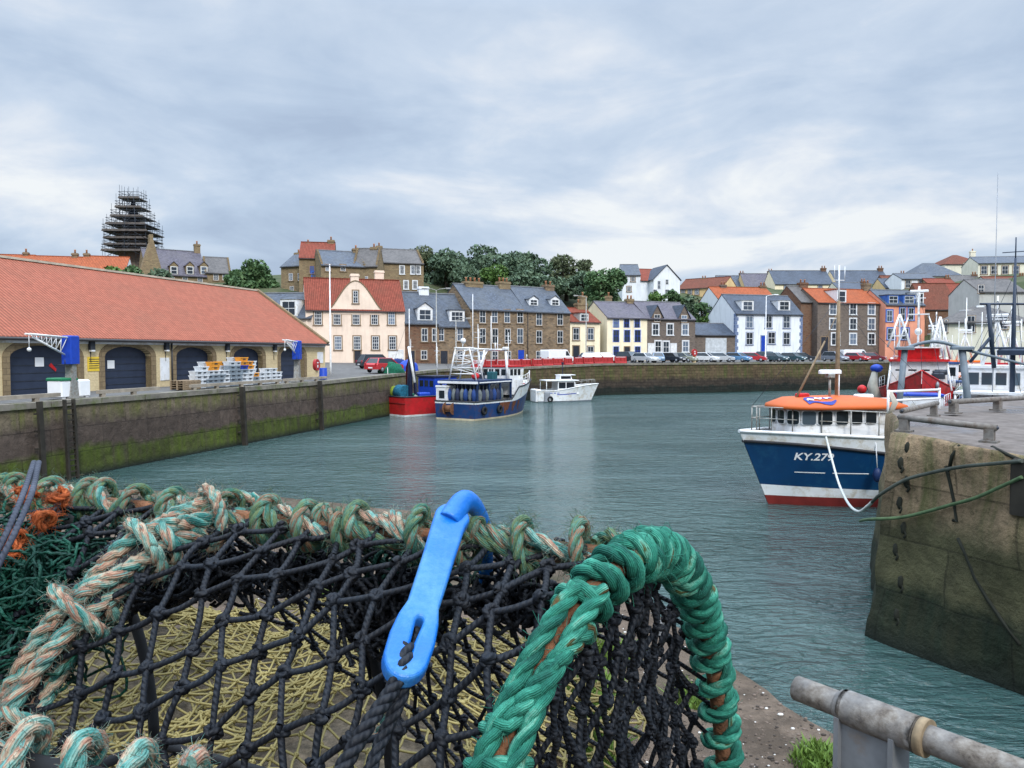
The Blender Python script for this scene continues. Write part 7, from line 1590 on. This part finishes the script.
th2 = lambda p: face - .72 + .006 * (p + 40); P2 = helix(hp, -62, -17, fr_r + gr * 1.15, th2, 120, lump=.1, seed=8); r2 = rope(m, P2, gr * .93, pitch=.04, n=10, jit=.1, off=2); fuzz(m, *r2, gr, 120, .007, .0002, 0, 6)
th3 = lambda p: face + .72 - .006 * (p + 40); P3 = helix(hp, -64, -15, fr_r + gr * 1.15, th3, 120, lump=.1, seed=9); rope(m, P3, gr * .93, pitch=.04, n=10, jit=.1, off=4)
# second layer of turns over the crown
P4 = helix(hp, -4, 14, fr_r + gr * 1.05, lambda p: th1(p) + 2.6, 500, lump=.1, seed=12); r4 = rope(m, P4, gr * .95, pitch=.04, n=10, jit=.1, off=1); fuzz(m, *r4, gr, 200, .008, .00022, 0, 7)
cb(m, 'green_rope', [green_rope])
# ---- mixed rope laced along the crown bar
crown = lambda t_: A0 + AX * t_ + np.array((0, 0, .002 * math.sin(t_ * 40)))
mr = .0080
for nm, mt, seeds in (('crown_lacing', olive_mixed, ((0, .012, .10, .66), (1, .012, .13, .62))), ('crown_rope', mixed_rope, ((2, .013, .11, .62), (3, .011, .16, .55)))):
    m = MB()
    for (k, Rw, pt_, sz) in seeds:
        P5 = helix(crown, -.004, LEN + .02, fr_r * .8 + mr * sz * .9, lambda t_, k=k, pt_=pt_: k * 1.6 + 2 * PI * t_ / pt_ + .9 * math.sin(t_ * 23 + k), 700, lump=.35, seed=4 + k)
        r5 = rope(m, P5, mr * sz, pitch=.04, n=8, jit=.4, off=k * 1.3); fuzz(m, *r5, mr * sz, 2600, .0048, .00014, 0, k, .2)
    if nm == 'crown_lacing':
        for c_ in (.03, .075, .115, .155, .215, .255, .30, .345, .40, .45, .50, .56, .62, .67):
            w_ = .016 + .01 * noise.noise((c_ * 50, 1, 2)); P5 = helix(crown, c_, c_ + w_, fr_r * .8 + mr * 1.45, lambda t_, c_=c_: .6 + c_ * 50 + 2 * PI * 1.35 * (t_ - c_) / .016, 70, tuck=.75, lump=.25, seed=int(c_ * 1000)); r5 = rope(m, P5, mr * .62, pitch=.034, n=8, jit=.45, off=c_ * 30); fuzz(m, *r5, mr, 420, .005, .00014, 0, int(c_ * 1000), .2)
    cb(m, nm, [mt])
# ---- thick mixed rope down the near half of the middle hoop
mid = lambda p: hoop(.355, p)
mr = .0064
m = MB()
for k in range(4):
    Pk = helix(mid, 4, -88, fr_r + mr * .85, lambda p, k=k: k * 1.57 + 2 * PI * (-p) / 70 + .3 * math.sin(p * .2 + k), 300, lump=.3, seed=20 + k); rk_ = rope(m, Pk, mr * .98, pitch=.046, n=9, jit=.3, off=k * 2); fuzz(m, *rk_, mr, 2200, .0048, .00014, 0, 30 + k, .2)
for c_, w_ in ((-3, 5), (-17, 7), (-32, 6), (-50, 8), (-70, 8)):
    Pk = helix(mid, c_ + w_ / 2, c_ - w_ / 2, fr_r + mr * 2.5, lambda p, c_=c_: 2 * PI * p / 3.6, 120, tuck=.7, lump=.18, seed=c_); rk_ = rope(m, Pk, mr * .8, pitch=.04, n=9, jit=.3, off=c_); fuzz(m, *rk_, mr, 700, .005, .00014, 0, 40, .2)
Pk = helix(lambda p: hoop(.355, p), 0, 80, fr_r + mr, lambda p: 2 * PI * p / 20, 300, lump=.3, seed=3); rope(m, Pk, mr * .9, n=8, jit=.3)
cb(m, 'middle_hoop_lacing', [mixed_rope])
# ---- loose mixed rope along the near side bar, bottom left
m = MB(); lowb = lambda t_: np.array(at(lerp(-40, 190, t_), lerp(752, 800, t_), lerp(.43, .40, t_)))
Pk = helix(lowb, 0, 1, .019, lambda t_: 2 * PI * t_ * 4.2 + .6, 420, lump=.3, seed=2); rk_ = rope(m, Pk, mr * 1.05, pitch=.046, n=9, jit=.3); fuzz(m, *rk_, mr, 2600, .005, .00014, 0, 50, .2)
cb(m, 'side_bar_lacing', [mixed_rope]); m = MB(); m.tube([lowb(0), lowb(1)], .007, 8, 0); cb(m, 'side_bar', [black_rubber])
# ---- netting
def net_nodes(pt, ni, nj, jitter=.004, seed=0):
    rg = np.random.RandomState(seed); N = np.zeros((ni, nj, 3))
    for i in range(ni):
        for j in range(nj): N[i, j] = pt(i, j)
    return N + rg.normal(0, jitter, N.shape)
def net(m, segs, r, knots, kr, seed=0, sag=.06, n=6):
    rg = np.random.RandomState(seed); a = np.array([s_[0] for s_ in segs]); b = np.array([s_[1] for s_ in segs]); L = np.linalg.norm(b - a, axis=1)[:, None]
    off = rg.normal(0, sag * .5, (len(a), 3)) * L - UP * L * sag * rg.rand(len(a), 1)
    P = np.stack([a, a * .75 + b * .25 + off * .75, (a + b) / 2 + off, a * .25 + b * .75 + off * .75, b], 1); m.batch(P, r, n, 0, rg.rand(len(a)) * 5)
    # knots: a lumpy core with two turns of twine round it
    K = np.asarray(knots); nk = len(K)
    th = np.linspace(0, 2 * PI, 9)
    for q in range(3):
        u = rg.normal(size=(nk, 3)); u /= np.linalg.norm(u, axis=1)[:, None]; v = np.cross(u, rg.normal(size=(nk, 3))); v /= np.linalg.norm(v, axis=1)[:, None]
        rad = kr * (.62 + .25 * rg.rand(nk))[:, None, None]; C = K + rg.normal(0, kr * .22, K.shape)
        m.batch(C[:, None, :] + rad * (np.cos(th)[None, :, None] * u[:, None, :] + np.sin(th)[None, :, None] * v[:, None, :]), r * .95, n, 0, rg.rand(nk) * 5)
def arc_phi(q, side):      # arc length from the crown -> hoop angle
    lo, hi = 0, 95
    tab = arc_phi.tab; return side * float(np.interp(q, tab[0], tab[1]))
ph_ = np.linspace(0, 120, 241); pp_ = np.array([hoop(0, p) for p in ph_]); arc_phi.tab = (np.concatenate([[0], np.cumsum(np.linalg.norm(np.diff(pp_, axis=0), axis=1))]), ph_)
def surf(t_, q, side, pull=.10):
    ph = arc_phi(max(0, q), side); tt = (t_ % .355) / .355; k = 1 - pull * math.sin(PI * tt) * math.sin(math.radians(min(90, abs(ph))) ) ; a = math.radians(ph)
    return A0 + AX * t_ + side_v(HW * k * math.sin(a)) - UP * HH * (1 - math.cos(a) * (1 - (1 - k) * .5))
def side_net(m, side, du, dq, shear, r, kr, seed, t0=0.0, t1=.715, qmax=.42, skew=0.0):
    rg = np.random.RandomState(seed); ni = int((t1 + .3 - t0) / du) + 1; nj = int(qmax / dq) + 8
    segs = []; kn = []; N = {}
    for i in range(ni):
        for j in range(-10, nj):
            q = (j + shear * i) * dq + rg.normal(0, .003); t_ = t0 + i * du + q * skew + rg.normal(0, .003)
            if -.02 < q < qmax and -.004 < t_ < t1: N[i, j] = surf(t_, max(q, .004), side) + rg.normal(0, .0022, 3)
    for (i, j), p in N.items():
        kn.append(p)
        if (i, j + 1) in N: segs.append((p, N[i, j + 1]))
        if (i + 1, j) in N: segs.append((p, N[i + 1, j]))
    net(m, segs, r, kn, kr, seed)
m = MB(); side_net(m, -1, 0.0285, .032, .55, .0023, .0045, 1, skew=-.45)
N0 = []
# doubled vertical twines on the viewer's side
cb(m, 'near_side_net', [black_cord])
m = MB(); side_net(m, 1, .028, .030, -.8, .0021, .0042, 2); side_net(m, 1, .06, .03, .5, .0017, .0035, 9, qmax=.12); cb(m, 'far_side_net', [black_cord])
# end panel: the net is gathered, so it hangs as tight vertical meshes inside the hoop
m = MB(); segs = []; kn = []; N = {}; rg = np.random.RandomState(6)
for i in range(-10, 11):
    for j in range(0, 17):
        u = (i + .5 * (j % 2)) / 10.0; v = j / 14.0
        top = HH * (1 - math.sqrt(max(0, 1 - min(1, u * u)))) ; z = -.012 - top * .0 - v * (HH + .02); w = HW * .96 * u
        if abs(u) > 1 or -z < HH * (1 - math.sqrt(max(0, 1 - u * u))) + .004: continue
        N[i, j] = A0 + side_v(w) + UP * z + AX * (.006 + .018 * math.sin(v * 3) + rg.normal(0, .005)) + PX * rg.normal(0, .003)
for (i, j), p in N.items():
    kn.append(p)
    for di in ((0, -1) if j % 2 == 0 else (0, 1)):
        if (i + di, j + 1) in N: segs.append((p, N[i + di, j + 1]))
net(m, segs, .0021, kn, .0042, 3, .08); cb(m, 'end_net', [black_cord])
# knotted dark clumps of twine hanging under the crown bar
m = MB(); segs = []; rg = np.random.RandomState(12)
def tangle(m, c, rad, n, r, L=.09, seed=0, mat=0, nn=5):
    rg = np.random.RandomState(seed); c = np.asarray(c); p = c + rg.normal(0, 1, (n, 3)) * np.asarray(rad) * .5; d = rg.normal(0, 1, (n, 3)); d /= np.linalg.norm(d, axis=1)[:, None]; P = [p]
    for k in range(12):
        d = d + rg.normal(0, .42, (n, 3)) + (c - P[-1]) / np.asarray(rad) * .28; d /= np.linalg.norm(d, axis=1)[:, None]; P.append(P[-1] + d * L / 12)
    m.batch(np.stack(P, 1), r, nn, mat, rg.rand(n) * 7)
for t_, dz, rad, n in ((.19, -.065, (.025, .02, .03), 110), (.23, -.075, (.025, .025, .035), 90), (.30, -.05, (.03, .02, .015), 60), (.40, -.065, (.05, .03, .02), 120), (.47, -.075, (.05, .03, .025), 130), (.55, -.075, (.05, .03, .03), 130), (.12, -.05, (.025, .02, .012), 60), (.07, -.05, (.025, .02, .012), 50)):
    tangle(m, A0 + AX * t_ + UP * dz + PX * .03, rad, n, .0018, .06, int(t_ * 100))
cb(m, 'twine_clumps', [black_cord])
m = MB()
for k, (px, py, Y, rad, n) in enumerate(((15, 545, .66, (.05, .04, .018), 120), (30, 570, .62, (.05, .04, .02), 120), (12, 610, .6, (.05, .04, .03), 110), (45, 600, .63, (.04, .04, .03), 130), (20, 655, .58, (.05, .05, .04), 150))): tangle(m, at(px, py, Y), rad, n, .0012, .085, 60 + k)
cb(m, 'green_net_bundle', [green_cord]); m = MB()
for k, (t_, dz) in enumerate(((.2, -.06), (.24, -.055))): tangle(m, A0 + AX * t_ + UP * dz + PX * .06, (.03, .03, .03), 35, .0016, .08, 80 + k)
cb(m, 'green_twine', [green_cord])
m = MB()
for k, (px, py, Y) in enumerate(((26, 496, .64), (58, 498, .66), (46, 520, .63), (10, 552, .6), (16, 538, .61))):
    c = np.array(at(px, py, Y)); a = np.linspace(0, 2 * PI * 1.4, 24); rg = np.random.RandomState(k); u = rg.normal(size=3); u /= np.linalg.norm(u); v = np.cross(u, rg.normal(size=3)); v /= np.linalg.norm(v)
    P = c + .0062 * (np.cos(a)[:, None] * u + np.sin(a)[:, None] * v) + np.outer(a - 4, np.cross(u, v)) * .0012; r_ = rope(m, P, .003, n=7, jit=.45, off=k); fuzz(m, *r_, .0032, 200, .006, .00018, 0, k)
cb(m, 'orange_twine_knots', [orange_cord])
# base netting / floor of the creel is the same black mesh
m = MB(); segs = []; kn = []; N = {}
for i in range(0, 19):
    for j in range(0, 12): N[i, j] = hoop(i / 18 * LEN, -90) * (1 - j / 11) + hoop(i / 18 * LEN, 90) * (j / 11) + nrg.normal(0, .003, 3) - UP * .004
for (i, j), p in N.items():
    kn.append(p); segs += [(p, N[k]) for k in ((i + 1, j), (i, j + 1)) if k in N]
net(m, segs, .0018, kn, .0035, 8); cb(m, 'floor_net', [black_cord])
# white tag caught in the end panel
p = np.array(at(664, 622, .60)); m = MB(); M = Matrix.Translation(p) @ Matrix.Rotation(.4, 4, 'Y') @ Matrix.Rotation(.3, 4, 'Z'); m.cbox((0, 0, 0), (.007, .003, .022), 0, M, bev=.0012); cb(m, 'white_tag', [white_clean])
# ---- creels under it in the stack
chm = {}
for c in col.objects:
    if c.parent: chm.setdefault(c.parent.name, []).append(c)
skip = ('twine_clumps', 'green_twine', 'green_net_bundle', 'orange_twine_knots', 'side_bar', 'white_tag', 'side_bar_lacing')
zb = creel.location.z
n_st = 3; gap = (zb - GZ - .02) / n_st
for i in range(n_st):
    c = creel.copy(); col.objects.link(c); c.location.z = zb - (i + 1) * gap + .005 * 0
    sc_ = gap / (HH + .03); c.scale = (1, 1, min(1.12, sc_))
    tag(c, ['black netted creel lying directly under the green bound creel', 'third creel down in the stack beside the viewer', 'lowest creel of the stack standing on the pier'][i], 'creel', 'creels stacked under the front creel')
    for k in chm[creel.name]:
        if not k.name.startswith(skip): k2 = k.copy(); col.objects.link(k2); k2.parent = c
# ---- blue plastic hook over the crown bar
def shaft_frame():
    b = np.array(at(405, 662, .405)); t_ = np.array(at(452, 514, .525)); u = t_ - b; L = np.linalg.norm(u); u /= L; view = np.array(ORI) - (b + t_) / 2; v = np.cross(u, view); v /= np.linalg.norm(v); w = np.cross(v, u); return b, u, -v if v[0] < 0 else v, w, L
b, u, v, w, L = shaft_frame()
def arc_(cx, cy, r, a0, a1, n=10): return [(cx + r * math.cos(a), cy + r * math.sin(a)) for a in np.linspace(math.radians(a0), math.radians(a1), n)]
outl = arc_(0, .002, .0135, 180, 360, 14) + [(.0142, .014), (.0128, .028), (.0098, .04), (.0094, .06), (.0098, .085), (.0108, L - .014)] + arc_(.001, L - .008, .0118, 10, 170, 12) + [(-.0105, L - .018), (-.0092, .085), (-.0088, .06), (-.0094, .04), (-.0128, .028), (-.0142, .014)]
slot = arc_(.0012, .027, .0058, 0, 180, 9) + [(-.0035, .012)] + arc_(.0005, .004, .0045, 200, 340, 7) + [(.0052, .012)]
me = curve_mesh(outl, [slot[::-1]], .0105, .003, 3); V, fs = mesh_arrays(me); bpy.data.meshes.remove(me)
V = b + V[:, :1] * v * (.76 + .06 * (V[:, 1:2] > .06)) + V[:, 1:2] * u + V[:, 2:3] * w
hk = empty('creel_hook', tuple(b), 0, 'bright blue plastic hook clipped over the roped top bar of the creel', 'hook')
def hb(m, name, mats): o = m.build(name, mats, hk); o.data.transform(Matrix.Translation(-Vector(b))); return o
m = MB(); m.add(V, fs, 0, [(0, 0)] * sum(len(f) for f in fs), True); o = hb(m, 'shank', [blue_plastic])
for p in o.data.polygons: p.use_smooth = False
md = o.modifiers.new('Bevel', 'WEIGHTED_NORMAL') if False else None
head = b + u * (L - .004)
pa = [head - u * .006, np.array(at(463, 502, .530)), np.array(at(475, 507, .545)), np.array(at(484, 528, .565)), np.array(at(486, 566, .588)), np.array(at(482, 604, .588))]
sp6 = smooth_path(pa, 8); nP = len(sp6); m = MB(); rr = [lerp(.0098, .0062, min(1, i / (nP * .45))) * (1 if i < nP - 8 else lerp(1, .55, (i - nP + 8) / 8)) for i in range(nP)]; m.tube(sp6, rr, 14, 0, sq=.85); m.sphere(sp6[-1], rr[-1], 10, 6); hb(m, 'hook_arm', [blue_plastic])
m = MB(); c = b + u * (L - .005) + w * .0052 + v * .002; m.tube([c - w * .001, c + w * .0006], .0022, 12, 0); hb(m, 'pin_hole', [plain('hook_shadow_blue', S(10, 60, 130, .7), .6)])
# ---- black cords from the hook and strap at the left
for k, (pts, r_, lb) in enumerate(([[(407, 646, .412), (404, 664, .400), (392, 690, .39), (368, 725, .375), (338, 775, .36), (310, 815, .35)], .0042, 'thick black cord tied through the blue hook'], [[(409, 648, .416), (411, 668, .408), (400, 700, .395), (384, 735, .385), (366, 780, .37), (345, 830, .36)], .0036, 'thinner black cord hanging from the blue hook'])):
    m = MB(); rope(m, smooth_path([at(*p) for p in pts], 10), r_, pitch=.022, n=8, jit=.1, off=k); tag(m.build('cord', [black_cord]), lb, 'cord')
m = MB()
for dx in (0, 8): m.tube(smooth_path([at(34 + dx * .6, 462, .62), at(24 + dx, 492, .56), at(8 + dx, 530, .52), at(-12 + dx, 570, .5)], 8), .0017, 8, 0, sq=1.3)
tag(m.build('strap', [cord_mat('grey_strap', S(52, 58, 72, .8), S(92, 98, 112, .8))]), 'doubled dark strap crossing the left end of the creel', 'strap')
# ------------------------------------------------------------------ olive net heap, weeds and litter on the pier
def heap(x, y): 
    e = max(0, 1 - ((x + 1.15) / 1.75) ** 2 - ((y - 2.75) / 1.25) ** 2) ; return GZ + .02 + .34 * e ** .6 + .09 * noise.noise((x * 1.6, y * 1.6, 2)) * (e > 0) + .04 * noise.noise((x * 5, y * 5, 1))
m = MB(); rg = np.random.RandomState(9)
for lay in range(3):
    segs = []; kn = []; N = {}; st_ = .085; ang = .5 + lay * .9; ca, sa = math.cos(ang), math.sin(ang)
    for i in range(-26, 27):
        for j in range(-26, 27):
            x0 = (i + .5 * (j % 2)) * st_; y0 = j * st_ * .62; x = -1.15 + x0 * ca - y0 * sa; y = 2.75 + x0 * sa + y0 * ca
            wx = .16 * noise.noise((x * 1.7, y * 1.7, lay * 7)); wy = .16 * noise.noise((x * 1.7 + 5, y * 1.7, lay * 7)); x += wx; y += wy
            if ((x + 1.15) / 1.72) ** 2 + ((y - 2.75) / 1.2) ** 2 > .93 + .2 * noise.noise((x * 2, y * 2, lay)): continue
            if lay and noise.noise((x * 1.5 + 3 * lay, y * 1.5, 5)) > .12: continue
            N[i, j] = np.array((x, y, heap(x, y) + .018 * lay + abs(rg.normal(0, .02))))
    for (i, j), p in N.items():
        kn.append(p)
        for di in ((0, -1) if j % 2 == 0 else (0, 1)):
            if (i + di, j + 1) in N: segs.append((p, N[i + di, j + 1]))
    net(m, segs, .0042, kn, .0078, 20 + lay, .05, 5)
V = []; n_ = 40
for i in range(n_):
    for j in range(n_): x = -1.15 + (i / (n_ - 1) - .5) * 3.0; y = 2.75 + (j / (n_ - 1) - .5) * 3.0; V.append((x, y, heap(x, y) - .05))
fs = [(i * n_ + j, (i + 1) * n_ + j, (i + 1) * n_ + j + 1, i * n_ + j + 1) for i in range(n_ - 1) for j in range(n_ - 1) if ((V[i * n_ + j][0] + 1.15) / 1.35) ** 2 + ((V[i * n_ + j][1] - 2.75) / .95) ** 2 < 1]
m.add(V, fs, 1); tag(m.build('net_pile', [olive_cord, plain('net_pile_ground_pad', (.10, .08, .055, 1), .95, var=.7, scale=26, dirt=(.03, .025, .015, 1), bump=1.0, bscale=45)]), 'heap of olive trawl netting on the pier seen through the creel', 'net pile')  # pad under the netting has a brown, ground-like colour of its own
grass_m = leafy('weed_green', [(.05, .10, .015, 1), (.10, .17, .03, 1), (.16, .24, .05, 1)])
def tuft(m, x, y, n, rad, h, rg):
    a = rg.rand(n) * 2 * PI; r_ = rad * np.sqrt(rg.rand(n)); p0 = np.stack([x + r_ * np.cos(a), y + r_ * np.sin(a), np.full(n, GZ - .005)], 1); d = rg.normal(0, .45, (n, 3)); d[:, 2] = 1; hh = h * (.4 + rg.rand(n))[:, None]; s_ = np.stack([np.cos(a + 1.3), np.sin(a + 1.3), 0 * a], 1) * (.003 + .004 * rg.rand(n))[:, None]
    V = np.stack([p0 - s_, p0 + s_, p0 + d * hh * .6 + s_ * .8, p0 + d * hh + np.array((0, 0, -.1)) * hh], 1); m.addq(V, np.arange(n * 4).reshape(n, 4), 0, np.repeat(rg.rand(n, 1, 2) * 9, 4, 1), False)
m = MB(); rg = np.random.RandomState(2)
for px, py, n, rad, h in ((596, 705, 900, .16, .09), (612, 660, 500, .14, .08), (590, 750, 700, .14, .08), (580, 640, 300, .1, .07), (822, 757, 420, .08, .04), (810, 764, 300, .07, .035), (690, 700, 300, .1, .06), (330, 600, 250, .1, .06), (250, 560, 200, .1, .06)):
    p = on_z(px, py, GZ); tuft(m, p.x, p.y, n, rad, h, rg)
tag(m.build('weeds', [grass_m]), kind='stuff')
m = MB(); rg = random.Random(8); peb = [plain('shell_scraps', (.6, .58, .54, 1), .7), plain('pebble_grey', (.17, .13, .105, 1), .9), plain('pebble_dark', (.05, .04, .033, 1), .9)]
for i in range(1800):
    x = rg.uniform(-3.5, 1.6); y = rg.uniform(1.6, 6.5)
    if x > 1.25 - (y - 2.9) * .3: continue
    s_ = rg.choice((.003, .004, .005, .006, .008, .013)) * rg.uniform(.6, 1.2); m.sphere((x, y, GZ + s_ * .2), (s_, s_ * rg.uniform(.5, 1), s_ * .45), 6, 4, rg.choice((0, 1, 1, 1, 2, 2)))
for i in range(2600):
    p = on_z(rg.uniform(560, 860), rg.uniform(575, 790), GZ); x, y = p.x, p.y
    if x > 1.27 - (y - 2.9) * .32 or y > 6: continue
    s_ = rg.choice((.0025, .0035, .004, .006, .009)) * rg.uniform(.6, 1.3); m.sphere((x, y, GZ + s_ * .2), (s_, s_ * rg.uniform(.5, 1), s_ * .5), 5, 4, rg.choice((1, 1, 1, 1, 1, 2, 2, 2, 2, 2, 2, 0)))
tag(m.build('gravel', peb), kind='stuff')
